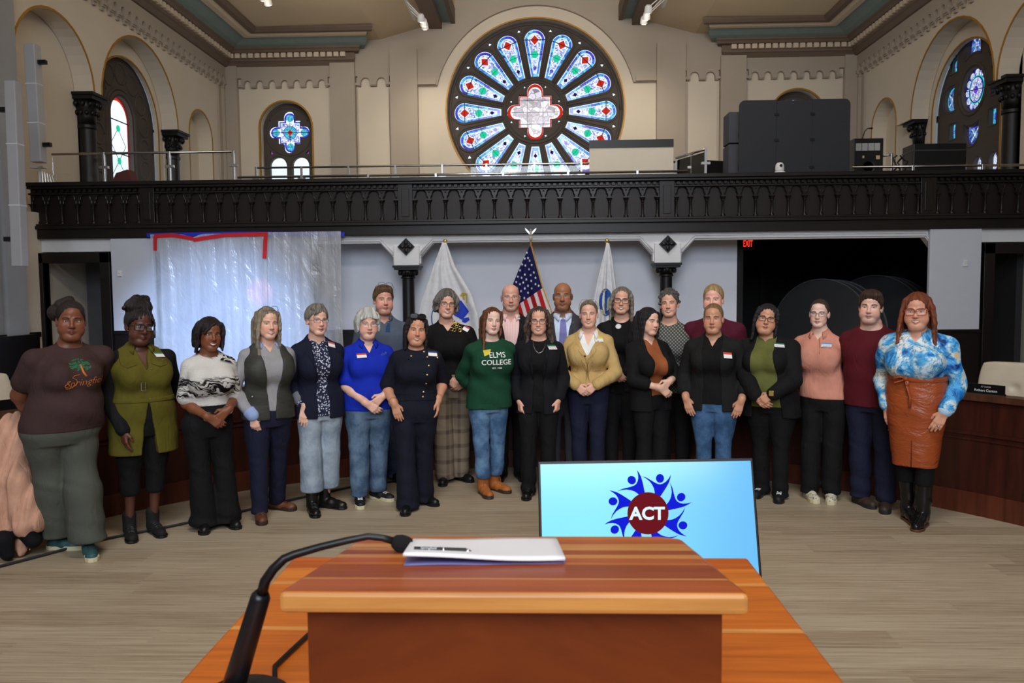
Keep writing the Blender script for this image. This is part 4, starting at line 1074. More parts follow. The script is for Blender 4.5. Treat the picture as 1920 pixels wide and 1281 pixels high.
def eye_mat(name, iris, open_=1.0):
    M = Mat(name); x, y, z = M.xyz(M.attr('hc')); xr = x
    d = (x.pw(2) + z.pw(2)).pw(.5)
    col = M.mix(1 - d.step(.0060, .0068), (206, 196, 190), iris); col = M.mix(1 - d.step(.0028, .0034), col, (8, 6, 6))
    e = ((x / .0145).pw(2) + (z / (.0062 * open_)).pw(2)); lash = e.step(.52, .75) * z.step(-.0005, .002); col = M.mix(lash, col, (28, 18, 16))
    low = e.step(.72, .95); col = M.mix(low * .6, col, (110, 70, 60))
    hl = 1 - ((x - .0018).pw(2) + (z - .002).pw(2)).pw(.5).step(.0008, .0014); col = M.mix(hl, col, (255, 255, 255))
    return M.fin(col, .12, 0, .5)
def hair_mat(name, c, c2=None, sc=1.0, ro=.42, curl=False):
    if name in CACHE: return CACHE[name]
    M = Mat(name); q = M.attr('hc'); x, y, z = M.xyz(q); c2 = c2 or sh(c, 1.7)
    if curl:
        f = M.noise(q, 90, 4, .7); M.bump(f, .9, .01); big = M.noise(q, 12, 2)
    else:
        ang = M.math('ARCTAN2', x, y + .002); f = M.noise(M.vec(ang * 14, z * 5 + x * 6, y * 8), 2.2 * sc, 4, .75); big = M.noise(M.vec(ang * 3, z * 3, 0), 1.5, 2); M.bump(f, .65, .008)
    col = M.mix((f * .75 + big * .25).step(.30, .72), sh(c, .55), c2)
    CACHE[name] = M.fin(col, ro, 0, .35); return CACHE[name]
def cloth(name, c, ro=.85, var=.08, sc=14, fold=.35, weave=True, c2=None):
    if name in CACHE: return CACHE[name]
    M = Mat(name); v = M.co(); f = M.noise(v, sc, 3); g = M.noise(M.scl(v, (1.5, 1.5, .55)), 9, 3, .55, .8)
    M.bump(g * 1.0 + (M.noise(v, 420, 1) * .05 if weave else 0), fold, .03)
    CACHE[name] = M.fin(M.mix(f, sh(c, 1 - var), c2 or sh(c, 1 + var)), ro, 0, .25); return CACHE[name]

# ================================================================== PROPS
# ---- curved council desk
CX, CY, CR = 0.0, 3.43, 4.06
A0, A1 = -8, 188
def ringwall(b, r0, r1, z0, z1, n=72, a0=A0, a1=A1):
    V = []
    for i in range(n + 1):
        a = math.radians(a0 + (a1 - a0) * i / n); c, s_ = math.cos(a), math.sin(a); V.append([b.b.verts.new((CX + r * c, CY + r * s_, z)) for r, z in ((r0, z0), (r1, z0), (r1, z1), (r0, z1))])
    for i in range(n):
        for k in range(4): b._f([V[i][k], V[i][(k + 1) % 4], V[i + 1][(k + 1) % 4], V[i + 1][k]])
    b._f(V[0]); b._f(V[-1][::-1])
def wood_arc(name, c1, c2, ro=.35):
    M = Mat(name); v = M.co(); x, y, z = M.xyz(v); f = M.noise(M.vec(x * 9, y * 9, z * .8), 2.2, 5, .6, .5); M.bump(f, .05, .002); return M.fin(M.ramp(f, [(.3, c1), (.7, c2)]), ro, 0, .4)
m_desk = wood_arc('desk_dark_mahogany', (44, 17, 12), (70, 29, 19)); m_desk2 = wood_arc('desk_kick_mahogany', (72, 32, 20), (100, 48, 30)); m_desk3 = wood_arc('desk_top_walnut', (66, 38, 26), (96, 60, 42), .3)
t = thing('curved_desk', 'long curved dark mahogany council desk behind the group', 'desk', (0, 0, 0))
b = B(); ringwall(b, CR, CR + .05, .17, .86); obj('front_panel', b, m_desk, t, smooth='a')
b = B(); ringwall(b, CR - .012, CR + .03, .0, .17); obj('kick_board', b, m_desk2, t, smooth='a')
b = B(); ringwall(b, CR - .014, CR, .60, .625); ringwall(b, CR - .010, CR, .56, .575); obj('panel_moulding', b, m_desk, t, smooth='a')
b = B(); ringwall(b, CR - .03, CR + .12, .86, .905); obj('front_ledge', b, m_desk3, t, smooth='a')
b = B(); ringwall(b, CR + .12, CR + .72, .72, .76); obj('desk_top', b, m_desk3, t, smooth='a')
b = B(); ringwall(b, CR + .10, CR + .13, .74, .88); obj('inner_rail', b, m_desk, t, smooth='a')
for k in range(9):
    a = math.radians(2 + 22 * k); M = Matrix.Translation((CX, CY, 0)) @ Matrix.Rotation(a, 4, 'Z'); b = B(); b.box(CR + .05, -.02, 0, CR + .65, .02, .72, M); obj('support_panel', b, m_desk, t)
# name plates
m_plate = plain('plate_black', (16, 16, 17), .3); m_ptxt = plain('plate_lettering', (200, 200, 196), .5)
def plate(px, py, label, l1, l2, w=.30):
    r_ = ray(px, py); o = CAM; # point on the ledge
    z = .905; p = PF(px, py, z); d = np.array([p[0] - CX, p[1] - CY]); d = d / np.linalg.norm(d) * (CR + .05); p = np.array([CX + d[0], CY + d[1], z])
    ang = math.atan2(d[1], d[0]); t = thing('name_plate', label, 'name plate', tuple(p), ang + math.pi / 2 + math.pi)
    b = B(); b.box(-w / 2, -.02, 0, w / 2, .02, .012); b.box(-w / 2, -.004, .0, w / 2, .004, .075); o_ = obj('plate', b, m_plate, t); b = B(); b.box(-w / 2, -.022, 0, w / 2, -.018, .006); obj('edge', b, m_chrome, t)
    if not l1: return
    b = B(); add_text(b, l1, .015, lambda v: (v.x, -.0050, v.y + .056)); obj('lettering', b, m_ptxt, t)
    b = B(); add_text(b, l2, .026, lambda v: (v.x, -.0050, v.y + .028), bold=.0006); obj('lettering', b, m_ptxt, t)
plate(1835, 742, 'black name plate on the right of the desk before the beige chair', 'AT LARGE', 'Robert Canton', .26)
plate(8, 772, 'black name plate at the far left end of the desk', '', '', .26)
# beige leather chairs
m_leather = plain('leather_beige', (200, 186, 164), .42, var=.04, sc=8, bump=.1, bsc=80)
def chair_shape(S):
    S.u(loft([(.52, .20, .035, 0, .23), (.70, .27, .045, 0, .25), (.90, .30, .050, 0, .28), (1.08, .29, .045, 0, .31), (1.16, .27, .035, 0, .32)], 0, 4, .03), .02)
    S.sub(ell((0, .20, .93), (.035, .05, .035)), .04)
S = Shape(); chair_shape(S); ch0 = thing('office_chair', 'beige leather office chair behind the desk at the right edge', 'chair', (0, 0, 0), 0)
shape_obj('backrest', S, m_leather, ch0, .012)
S = Shape(); S.u(loft([(.42, .26, .25, 0, 0), (.50, .29, .28, 0, 0), (.56, .26, .25, 0, 0)], 0, 4, .03), .02); shape_obj('seat', S, m_leather, ch0, .014)
for s_ in (-1, 1):
    b = B(); b.tube([(s_ * .28, .22, .50), (s_ * .31, .18, .70), (s_ * .31, -.15, .70), (s_ * .28, -.18, .48)], .02, 8); obj('armrest', b, m_chrome, ch0, smooth=True)
b = B(); b.tube([(0, 0, .08), (0, 0, .44)], .03, 10); obj('gas_lift', b, m_chrome, ch0, smooth=True)
for k in range(5):
    a = math.radians(72 * k + 18); b = B(); b.tube([(0, 0, .10), (.30 * math.cos(a), .30 * math.sin(a), .07)], [.025, .016], 8); l = obj('base_leg', b, m_chrome, ch0); b = B(); b.ball((.30 * math.cos(a), .30 * math.sin(a), .032), .032, u=10, v=8); obj('caster', b, m_blackp, l, smooth=True)
spots = [(1882, 7.0 - .45, 684, 'beige leather office chair behind the desk at the right edge'), (-22, 6.05, 706, 'beige leather office chair behind the left end of the desk'), (1494, 8.9, 684, 'beige leather chair glimpsed between the black cardigan and the pink pullover'), (1592, 7.75, 686, 'beige leather chair glimpsed between the pink pullover and the maroon sweater')]
for i, (px, Y, py, lab) in enumerate(spots):
    c = ch0 if i == 0 else dup(ch0); p = P(px, py, Y); c.location = (p[0], p[1], 0); dx, dy = p[0] - CX, p[1] - CY; c.rotation_euler = (0, 0, math.atan2(dy, dx) - math.pi / 2); c['label'] = lab; c['group'] = 'chairs behind the curved desk'; sc = (p[2]) / 1.16; c.scale = (min(1.1, 1), 1, sc)

# floor cable cover following the desk
pts = [PF(*q, .012) for q in [(-60, 1080), (0, 1062), (100, 1036), (200, 1010), (320, 987), (440, 962), (552, 936), (659, 913), (760, 900)]]
b = B(); b.tube([tuple(p) for p in pts], .014, 8, sq=.6); tag(obj('floor_cable', b, plain('cable_dark_grey', (44, 44, 46), .6), smooth=True), 'dark cable running along the floor in front of the left half of the desk', 'cable')

# ---- plastic sheeting with tape
def sheet_mat():
    M = Mat('plastic_sheeting'); t = M.t; v = M.co(); x, y, z = M.xyz(v); n = M.noise(M.vec(x * 6, y, z * .5 + x * .8), 1.5, 5, .6, .5); n2 = M.noise(M.vec(x * 2.2 + z * .9, y, z * 1.1), 2.0, 4, .6, 1.2)
    tr = M.n('ShaderNodeBsdfTransparent'); tr.inputs[0].default_value = (.9, .92, .95, 1); df = M.n('ShaderNodeBsdfDiffuse'); M.put(df.inputs[0], M.mix(n, (206, 210, 220), (244, 246, 252))); tl_ = M.n('ShaderNodeBsdfTranslucent'); tl_.inputs[0].default_value = (.7, .74, .8, 1)
    gl = M.n('ShaderNodeBsdfGlossy'); gl.inputs['Roughness'].default_value = .22; bp = M.n('ShaderNodeBump'); M.put(bp.inputs['Height'], n * .6 + n2 * .6); bp.inputs['Strength'].default_value = .5; bp.inputs['Distance'].default_value = .05
    for s_ in (df, tl_, gl): t.links.new(bp.outputs[0], s_.inputs['Normal'])
    a = M.n('ShaderNodeMixShader'); M.put(a.inputs[0], .3); t.links.new(df.outputs[0], a.inputs[1]); t.links.new(tl_.outputs[0], a.inputs[2]); c = M.n('ShaderNodeMixShader'); M.put(c.inputs[0], .12); t.links.new(a.outputs[0], c.inputs[1]); t.links.new(gl.outputs[0], c.inputs[2])
    d = M.n('ShaderNodeMixShader'); M.put(d.inputs[0], (n * .6 + n2 * .5).step(.25, .85) * .45 + .42); t.links.new(tr.outputs[0], d.inputs[1]); t.links.new(c.outputs[0], d.inputs[2]); out = [q for q in t.nodes if q.type == 'OUTPUT_MATERIAL'][0]; t.links.new(d.outputs[0], out.inputs[0]); return M.m
m_sheet = sheet_mat(); m_bt = plain('tape_blue', (28, 48, 190), .5); m_rt = plain('tape_red', (206, 32, 40), .45)
def sheet(x0, x1, Y, ztop, seed, label, narrow=0.0):
    r = random.Random(seed); fs = [(r.uniform(5, 9), r.uniform(0, 6), .016), (r.uniform(14, 22), r.uniform(0, 6), .010), (r.uniform(30, 44), r.uniform(0, 6), .005)]; b = B(); nx, nz = 90, 50; V = []
    for i in range(nx + 1):
        col_ = []
        for j in range(nz + 1):
            u, w_ = i / nx, j / nz; z = ztop * (1 - w_) + .01 * w_; x = x0 + (x1 - x0) * u + .03 * math.sin(w_ * 5 + u * 3) * w_; y = Y + sum(a * (.3 + w_) * math.sin(f * x + p + 1.2 * math.sin(z * 1.7 + p)) for f, p, a in fs) - .02
            dz = -.05 * math.exp(-((u - .36) / .06) ** 2) * (1 - w_) ** 4 if seed == 1 else 0; col_.append(b.b.verts.new((x, y, z + dz)))
        V.append(col_)
    for i in range(nx):
        for j in range(nz): b._f([V[i][j], V[i + 1][j], V[i + 1][j + 1], V[i][j + 1]])
    return tag(obj('plastic_sheet', b, m_sheet, smooth=True), label, 'plastic sheet')
xs0, xs1, xs2, xs3 = float(P(287, 500, 12.05)[0]), float(P(503, 500, 12.05)[0]), float(P(488, 500, 12.1)[0]), float(P(641, 500, 12.1)[0])
sheet(xs0, xs1, 12.02, 2.62, 1, 'left milky plastic sheet hung with red tape below the balcony'); sheet(xs2, xs3, 12.10, 2.64, 2, 'right milky plastic sheet hung with blue tape below the balcony')
def tape(pts, w_, m, lab, Y=11.985):
    b = B(); q = [P(px, py, Y) for px, py in pts]
    for i in range(len(q) - 1):
        p0, p1 = Vector(q[i]), Vector(q[i + 1]); d = (p1 - p0).normalized(); n = Vector((-d.z, 0, d.x)) * w_ / 2; c = Vector((0, -.003, 0))
        A = [p0 - n, p1 - n, p1 + n, p0 + n]; b.quad(*A); b.quad(*[a + c for a in reversed(A)])
        for k in range(4): b.quad(A[k], A[(k + 1) % 4], A[(k + 1) % 4] + c, A[k] + c)
    tag(obj('tape', b, m), lab, 'tape')
tape([(275, 441), (450, 438), (646, 439)], .06, m_bt, 'blue tape strip along the top of both plastic sheets', 12.14)
tape([(289, 443), (325, 441), (362, 448)], .06, m_rt, 'left red tape strip along the top of the plastic sheet'); tape([(362, 450), (420, 441), (502, 439)], .06, m_rt, 'long red tape strip rising to the right along the plastic sheet', 11.98)
tape([(291, 443), (291, 470)], .055, m_rt, 'short vertical red tape at the left corner of the plastic sheet', 11.975); tape([(498, 440), (496, 485)], .065, m_rt, 'vertical red tape hanging at the middle of the plastic sheets', 11.975)

# ---- flags
def flag(name, label, apex, Y, L, R_, zbot, mats, seed, feat=None, pole=None, gold_edge=False):
    """L, R_: lists of (px,py) edges from the apex down"""
    t = thing(name, label, 'flag', (0, 0, 0)); lp = [P(*q, Y) for q in L]; rp = [P(*q, Y) for q in R_]; zz = lambda pts, z: np.interp(z, [p[2] for p in pts][::-1], [p[0] for p in pts][::-1])
    zt = lp[0][2]; r = random.Random(seed); ph = r.uniform(0, 6); nf = 5
    def yy(x, z):
        x0, x1 = zz(lp, z), zz(rp, z); u = (x - x0) / max(x1 - x0, .01); w_ = min(1, (zt - z) / 1.2); return Y - .05 * w_ * math.sin(u * nf * 2.2 + ph + z * 1.2) - .03 * w_ * math.sin(u * nf * 5 + z * 2)
    b = B(); nx, nz = 70, 60; V = []
    for i in range(nx + 1):
        c = []
        for j in range(nz + 1):
            z = zt + (zbot - zt) * j / nz; x = zz(lp, z) + (zz(rp, z) - zz(lp, z)) * i / nx; c.append(b.b.verts.new((x, yy(x, z), z)))
        V.append(c)
    for i in range(nx):
        for j in range(nz): b._f([V[i][j], V[i + 1][j], V[i + 1][j + 1], V[i][j + 1]])
    o = obj('flag_cloth', b, mats, t, smooth=True); md = o.modifiers.new('s', 'SOLIDIFY'); md.thickness = .004
    return t, yy
m_wf = cloth('flag_white', (226, 228, 234), fold=.25, weave=False)
def poly_on(t, yy, Y, name, px, m, off=.008):
    pts = [P(*q, Y) for q in px]; b = B(); b.plate([[(p[0], p[2]) for p in pts]], lambda u, v, w_: (u, w_, v), 0, 1); bmesh.ops.triangulate(b.b, faces=b.b.faces)
    if name != 'star': bmesh.ops.subdivide_edges(b.b, edges=[e for e in b.b.edges if abs(e.verts[0].co.y - e.verts[1].co.y) < .5], cuts=4, use_grid_fill=True)
    for v in b.b.verts: v.co.y = yy(v.co.x, v.co.z) - off - (0 if v.co.y > .5 else .004)
    return obj(name, b, m, t)
def pole(t, px, top_py, Y, kind):
    p = P(px, top_py, Y); b = B(); b.tube([(p[0], Y + .12, .02), (p[0], Y + .12, p[2])], .014, 8); obj('pole', b, plain('flag_pole_oak', (150, 104, 50), .4), t, smooth=True); b = B(); b.lathe([(.14, 0), (.13, .03), (.04, .06), (.025, .16)], (p[0], Y + .12, 0), 20); obj('stand', b, plain('gold_metal', (230, 200, 120), .25, me=.8, var=.03), t, smooth=True)
    g = plain('gold_metal', (230, 200, 120), .25, me=.8, var=.03)
    if kind == 'ball': b = B(); b.ball((p[0], Y + .12, p[2] + .035), .035, u=12, v=8); b.lathe([(.018, -.03), (.025, 0), (.014, .01)], (p[0], Y + .12, p[2]), 12); obj('finial', b, g, t, smooth=True)
    else:
        s_ = plain('finial_silver', (214, 212, 204), .3, me=.5); b = B(); b.lathe([(.018, 0), (.028, .03), (.016, .06), (.024, .09), (.01, .10)], (p[0], Y + .12, p[2]), 12); z = p[2] + .12; b.ball((p[0], Y + .12, z), (.02, .02, .035), u=10, v=8); b.ball((p[0], Y + .10, z + .035), .013, u=8, v=6)
        for q in (-1, 1): b.plate([[(q * .01, -.01), (q * .04, .03), (q * .085, .065), (q * .075, .03), (q * .05, .0), (q * .02, -.03)]], lambda u, v, w_: (p[0] + u, Y + .12 + w_, z + v), -.006, .006)
        obj('eagle_finial', b, s_, t, smooth=False)
Yf = 11.9
t, yy = flag('state_flag', 'white flag with a blue shield emblem standing left of the national flag', None, Yf, [(829, 455), (812, 500), (790, 566), (774, 650), (768, 720)], [(837, 455), (853, 500), (884, 550), (897, 590), (899, 650), (899, 720)], .9, m_wf, 3)
pole(t, 833, 456, Yf, 'ball'); mb_ = plain('emblem_blue', (30, 62, 196), .7); my = plain('emblem_yellow', (206, 176, 60), .7)
poly_on(t, yy, Yf, 'emblem_shield', [(864, 563), (879, 584), (866, 600), (850, 590), (852, 572)], mb_); poly_on(t, yy, Yf, 'emblem_ribbon', [(868, 597), (878, 595), (880, 600), (872, 606), (866, 603)], mb_)
poly_on(t, yy, Yf, 'emblem_arm', [(862, 555), (866, 549), (877, 551), (876, 568), (874, 568), (874, 554), (869, 555), (872, 562), (868, 562), (866, 556)], my)
b = B(); q = [P(815 + 7 * math.cos(a) * .8, 596 + 16 * math.sin(a), Yf) for a in np.linspace(1.4, 4.9, 14)]; b.tube([(p[0], yy(p[0], p[2]) - .008, p[2]) for p in q], .02, 6, sq=.3); obj('emblem_ring', b, plain('emblem_ring_blue', (70, 100, 170), .7), t)
t, yy = flag('city_flag', 'white flag with a round blue seal standing right of the national flag', None, Yf, [(1137, 456), (1129, 490), (1112, 560), (1100, 640), (1096, 720)], [(1142, 456), (1149, 490), (1155, 540), (1160, 640), (1164, 720)], .9, m_wf, 8)
pole(t, 1139.5, 455, Yf, 'ball'); poly_on(t, yy, Yf, 'seal', [(1136 + 13 * math.cos(a), 567 + 26 * math.sin(a)) for a in np.linspace(0, 6.28, 24)[:-1]], plain('seal_blue', (40, 92, 176), .7))
poly_on(t, yy, Yf, 'seal_plant', [(1134, 585), (1131, 572), (1134, 566), (1137, 572), (1139, 560), (1143, 556), (1144, 566), (1147, 568), (1143, 580)], plain('seal_silver_green', (170, 180, 160), .7), .012)
b = B(); q = [P(1136 + 11.5 * math.cos(a), 567 + 23 * math.sin(a), Yf) for a in np.linspace(1.7, 4.6, 12)]
for p in q: b.box(p[0] - .012, yy(p[0], p[2]) - .013, p[2] - .012, p[0] + .012, yy(p[0], p[2]) - .009, p[2] + .012)
obj('seal_lettering', b, my, t)
# national flag
Yu = 11.5
def usflag():
    M = Mat('flag_stars_stripes_cloth'); v = M.co(); x, y, z = M.xyz(v); a = P(965, 576, Yu); c = P(1016, 541, Yu); sl = (c[2] - a[2]) / (c[0] - a[0])
    canton = (z - (x * sl + (a[2] - sl * a[0]))) > 0.0; e0, e1 = P(996, 462, Yu), P(1030, 574, Yu); dx, dz = e1[0] - e0[0], e1[2] - e0[2]; L = math.hypot(dx, dz); s_ = (x * (dz / L) + z * (-dx / L)); st = ((s_ - (e0[0] * dz / L - e0[2] * dx / L)) * (1 / .115)).fr() > .45
    M.bump(M.noise(v, 9, 3), .2, .02); return M.fin(M.mix(canton, M.mix(st, (222, 220, 224), (190, 34, 44)), (24, 28, 84)), .8, 0, .2)
t, yy = flag('national_flag', 'flag with white stars on blue and red and white stripes, silver eagle on top', None, Yu, [(993, 462), (975, 500), (962, 532), (955, 590), (950, 660), (950, 700)], [(996, 462), (1006, 500), (1017, 541), (1032, 580), (1046, 640), (1052, 700)], .95, usflag(), 5)
pole(t, 995, 450, Yu, 'eagle'); ws2 = plain('star_white', (236, 236, 240), .7)
for k, (px, py) in enumerate([(988, 474), (984, 485), (990, 484), (979, 496), (985, 498), (993, 489), (975, 507), (971, 519), (978, 521), (984, 515), (992, 505), (997, 497), (968, 529), (975, 533), (981, 530), (987, 524), (995, 516), (1001, 511), (970, 541), (977, 546), (984, 541), (990, 536), (996, 527), (1004, 521), (975, 557), (983, 559), (990, 549), (997, 541), (1004, 533), (1010, 536), (968, 552), (972, 566)]):
    poly_on(t, yy, Yu, 'star', [(px + (3.1 if j % 2 == 0 else 1.25) * math.sin(math.pi * j / 5) * .8, py - (3.1 if j % 2 == 0 else 1.25) * math.cos(math.pi * j / 5)) for j in range(10)], ws2)
b = B(); b.tube([(p[0], yy(p[0], p[2]) - .004, p[2]) for p in [P(*q, Yu) for q in [(996.5, 462), (1006.5, 500), (1017.5, 541), (1032.5, 580), (1046, 640)]]], .011, 6); obj('gold_fringe', b, plain('fringe_gold', (206, 150, 44), .6), t)

# exit sign, stored round tables
p = P(1402, 455, 13.3); t = thing('exit_sign', 'red glowing exit sign in the dark hall opening', 'sign', (float(p[0]), 13.3, 2.30))
b = B(); b.box(-.12, 0, .05, .12, .04, .25); obj('housing', b, m_blackp, t); b = B(); add_text(b, 'EXIT', .15, lambda v: (v.x * .52, -.004, v.y + .15), bold=.002); obj('lettering', b, glow('exit_red', (255, 40, 26), 2.2), t)
t['label'] = 'red glowing EXIT sign in the dark hall opening'
b = B(); b.tube([(0, .02, .25), (0, .02, .32)], .01, 6); obj('hanger', b, m_blackp, t)
m_tt = plain('folding_table_charcoal', (52, 54, 58), .5)
def rtable(px, ptop, Y, lab, k):
    p = P(px, ptop, Y); r_ = float(p[2]) / 2; t = thing('round_table', lab, 'table', (float(p[0]), Y, r_), 0, 'round table tops stored on edge'); M = Matrix.Rotation(math.radians(90), 4, 'X') @ Matrix.Rotation(math.radians(0), 4, 'Z')
    t.rotation_euler = (0, 0, math.radians(-50)); b = B(); b.lathe([(r_ - .01, -.02), (r_, -.01), (r_, .01), (r_ - .01, .02)], M=M, seg=48); obj('table_top', b, m_tt, t, smooth='a'); b = B(); b.tube([((r_ + .002) * math.cos(a), -.0, (r_ + .002) * math.sin(a)) for a in np.linspace(0, 6.283, 60)], .012, 6); obj('edge_band', b, plain('edge_band_grey', (92, 94, 98), .4), t)
for i in range(3): rtable(1540 + 14 * i, 524 + i, 13.5 + .13 * i, ['front round table of the left stored stack', 'middle round table of the left stored stack', 'rear round table of the left stored stack'][i], i)
for i in range(3): rtable(1640 + 12 * i, 517 + i, 14.5 + .13 * i, ['front round table of the right stored stack', 'middle round table of the right stored stack', 'rear round table of the right stored stack'][i], i)

# ---- coat over a chair at the left edge
c = PF(10, 1040); t = thing('black_chair', 'black chair at the left edge, under the pink coat', 'chair', (float(c[0]) - .28, float(c[1]) + .02, 0), .5)
for sx in (-.2, .2):
    for sy in (-.2, .2): b = B(); b.tube([(sx, sy, 0), (sx * .95, sy * .95, .45)], .013, 6); obj('leg', b, m_blackp, t)
b = B(); b.box(-.22, -.22, .45, .22, .22, .50); obj('seat', b, m_blackp, t, bevel=.02); b = B(); b.box(.17, -.20, .50, .21, .20, .86); obj('backrest', b, m_blackp, t, bevel=.015)
m_coat = cloth('coat_dusty_pink', (196, 146, 120), fold=.6, c2=(214, 166, 140)); m_line = cloth('coat_lining_black', (14, 12, 16))
t = thing('coat', 'dusty pink coat with black lining draped over the chair at the left edge', 'coat', tuple(PF(45, 1045) * np.array([1, 1, 0])))
o = np.array(t.location); q = lambda px, py, dy=0.0: P(px, py, o[1] + dy) - o
S = Shape()
S.u(rc(q(24, 792, .10), q(34, 900), .045, .085), .03); S.u(rc(q(34, 900), q(52, 978), .085, .10), .05); S.u(rc(q(20, 800, .08), q(6, 900, -.02), .05, .06), .03); S.u(rc(q(6, 900, -.02), q(8, 990, -.03), .06, .07), .03); S.u(rc(q(58, 965), q(72, 975), .05, .03), .04); S.u(rc(q(10, 985, -.02), q(45, 1032, .0), .05, .035), .03); S.u(rc(q(-25, 820, .0), q(-20, 1020, 0), .09, .10), .05); S.u(rc(q(26, 786, .1), q(8, 815, .06), .05, .05), .03)
S.disp(lambda x, y, z: .010 * np.sin(x * 55 + z * 9 + 2 * np.sin(z * 6)) + .006 * np.sin(x * 110 - z * 14)); S.cut(lambda x, y, z: .006 - z)
shape_obj('coat_cloth', S, m_coat, t, .009)
S = Shape(); S.u(rc(q(52, 992), q(62, 1012), .075, .055), .03); S.u(rc(q(5, 1015, -.09), q(14, 1040, -.09), .07, .04), .03); S.cut(lambda x, y, z: .006 - z); shape_obj('lining', S, m_line, t, .009)

# ---- tilted monitor with the logo
TL, TR = P(1008, 866, 3.42), P(1412, 859, 3.42)
xa = (TR - TL); W_ = float(np.linalg.norm(xa)); xa = xa / W_; yd = np.array([0.0, -.27, -1.0]); yd = yd - xa * (yd @ xa); yd = yd / np.linalg.norm(yd); nn = np.cross(xa, yd); nn = nn / np.linalg.norm(nn); nn = nn if nn[1] < 0 else -nn
Hs = W_ * .575
T0 = thing('display_screen', 'large tilted flat screen with a light blue slide behind the wooden lectern', 'screen', tuple(TL * [1, 1, 0]))
def sp(u, v, w_=0): return tuple(TL + xa * u + yd * v + nn * w_ - np.array([TL[0], TL[1], 0]))
b = B(); b.plate([[(0, 0), (W_, 0), (W_, Hs), (0, Hs)]], sp, -.05, .0); obj('housing', b, m_blackp, T0, bevel=.004)
def scr_mat():
    M = Mat('screen_light_blue'); v = M.co(); x, y, z = M.xyz(v); c = M.mix(x.step(.2, 1.0), (146, 242, 255), (112, 196, 255)); return M.fin((20, 30, 40), .15, 0, .5, c, .95)
bz_ = .012; b = B(); b.plate([[(bz_, bz_), (W_ - bz_, bz_), (W_ - bz_, Hs - bz_ * 1.6), (bz_, Hs - bz_ * 1.6)]], sp, .0005, .002); obj('screen_face', b, scr_mat(), T0)
def uv(px, py):
    r_ = ray(px, py); k = ((TL - CAM) @ nn) / (r_ @ nn); p = CAM + r_ * k - TL; return (float(p @ xa), float(p @ yd))
bl = glow('logo_blue', (6, 22, 226), .9); mr_ = glow('logo_dark_red', (122, 8, 26), .75); wt = glow('logo_white', (225, 250, 255), 1.0)
cc = (918, 822); tz = lambda x, y: uv(1100 + x / 8, 860 + y / 8)
body = [(820, 262), (900, 288), (970, 330), (1030, 365), (1070, 382), (1105, 386), (1150, 372), (1190, 345), (1225, 305), (1248, 268), (1262, 240), (1255, 290), (1232, 362), (1195, 430), (1150, 500), (1100, 575), (1020, 560), (1018, 500), (1008, 450), (985, 400), (945, 345), (890, 300)]
t_ = thing_child('logo', T0)
for k in range(8):
    a = math.radians(45 * k); R2 = lambda x, y: (cc[0] + (x - cc[0]) * math.cos(a) - (y - cc[1]) * math.sin(a), cc[1] + (x - cc[0]) * math.sin(a) + (y - cc[1]) * math.cos(a))
    b = B(); b.plate([[tz(*R2(x, y)) for x, y in body]], sp, .0021, .0030); b.plate([[tz(*R2(1098 + 61 * math.cos(q_), 298 + 66 * math.sin(q_))) for q_ in np.linspace(0, 6.283, 25)[:-1]]], sp, .0021, .0030); obj('logo_figure', b, bl, t_)
b = B(); b.plate([[tz(cc[0] + 308 * math.cos(q_), cc[1] + 316 * math.sin(q_)) for q_ in np.linspace(0, 6.283, 49)[:-1]]], sp, .0031, .0038); obj('logo_disc', b, mr_, t_)
b = B(); add_text(b, 'ACT', 1.0, lambda v: sp(*(lambda p: p)(tz(908 + v.x * 262, 832 - v.y * 262)), .0042), bold=.034); obj('logo_lettering', b, wt, t_)
# its floor stand
b = B(); m0 = np.array(sp(W_ / 2, Hs * .6, -.05)); b.tube([tuple(m0), (m0[0], m0[1] + .28, .10), (m0[0], m0[1] + .28, .04)], .03, 10); obj('stand_post', b, m_blackp, T0)
b = B(); b.box(m0[0] - .35, m0[1] - .10, 0, m0[0] + .35, m0[1] + .55, .04); b.box(m0[0] - .30, m0[1] - .06, .04, m0[0] - .25, m0[1] + .3, .38); b.box(m0[0] + .25, m0[1] - .06, .04, m0[0] + .30, m0[1] + .3, .38); obj('stand_base', b, m_blackp, T0)

# ---- wooden podium: desk, lectern, microphone, papers, pen
def planks(name, bands, horizontal=True, gl=.34):
    M = Mat(name); v = M.co(); x, y, z = M.xyz(v); f = M.noise(M.vec(x * 1.6, y * 26, z * 26), 1.6, 5, .6, .4); M.bump(f, .03, .002); wob = (M.noise(M.vec(x * 2, y * 2, 0), 1.5, 2) - .5) * .006
    lo, hi = bands[0][0], bands[-1][0] + .001; st = [((p - lo) / (hi - lo), c) for p, c in bands]; c = M.ramp((y + wob - lo) / (hi - lo), st, True)
    n = M.n('ShaderNodeMix'); n.data_type = 'RGBA'; n.blend_type = 'MULTIPLY'; n.inputs[0].default_value = 1; M.put(n.inputs[6], c); M.put(n.inputs[7], M.ramp(f, [(.25, (206, 190, 176)), (.7, (255, 255, 255))])); return M.fin(E(M, n.outputs[2]), gl, 0, .5)
LT, DK, OR, RD = (228, 156, 80), (178, 84, 32), (216, 124, 48), (200, 100, 38)
X0, X1 = -.700, .580
tb_ = thing('podium_desk', 'wide orange-brown wooden desk on which the lectern stands', 'desk', ((X0 + X1) / 2, 1.0, 0))
yb = 2.17 - 1.0; hw = (X1 - X0) / 2
def ydist(py, z): return float(PF(1000, py, z)[1])
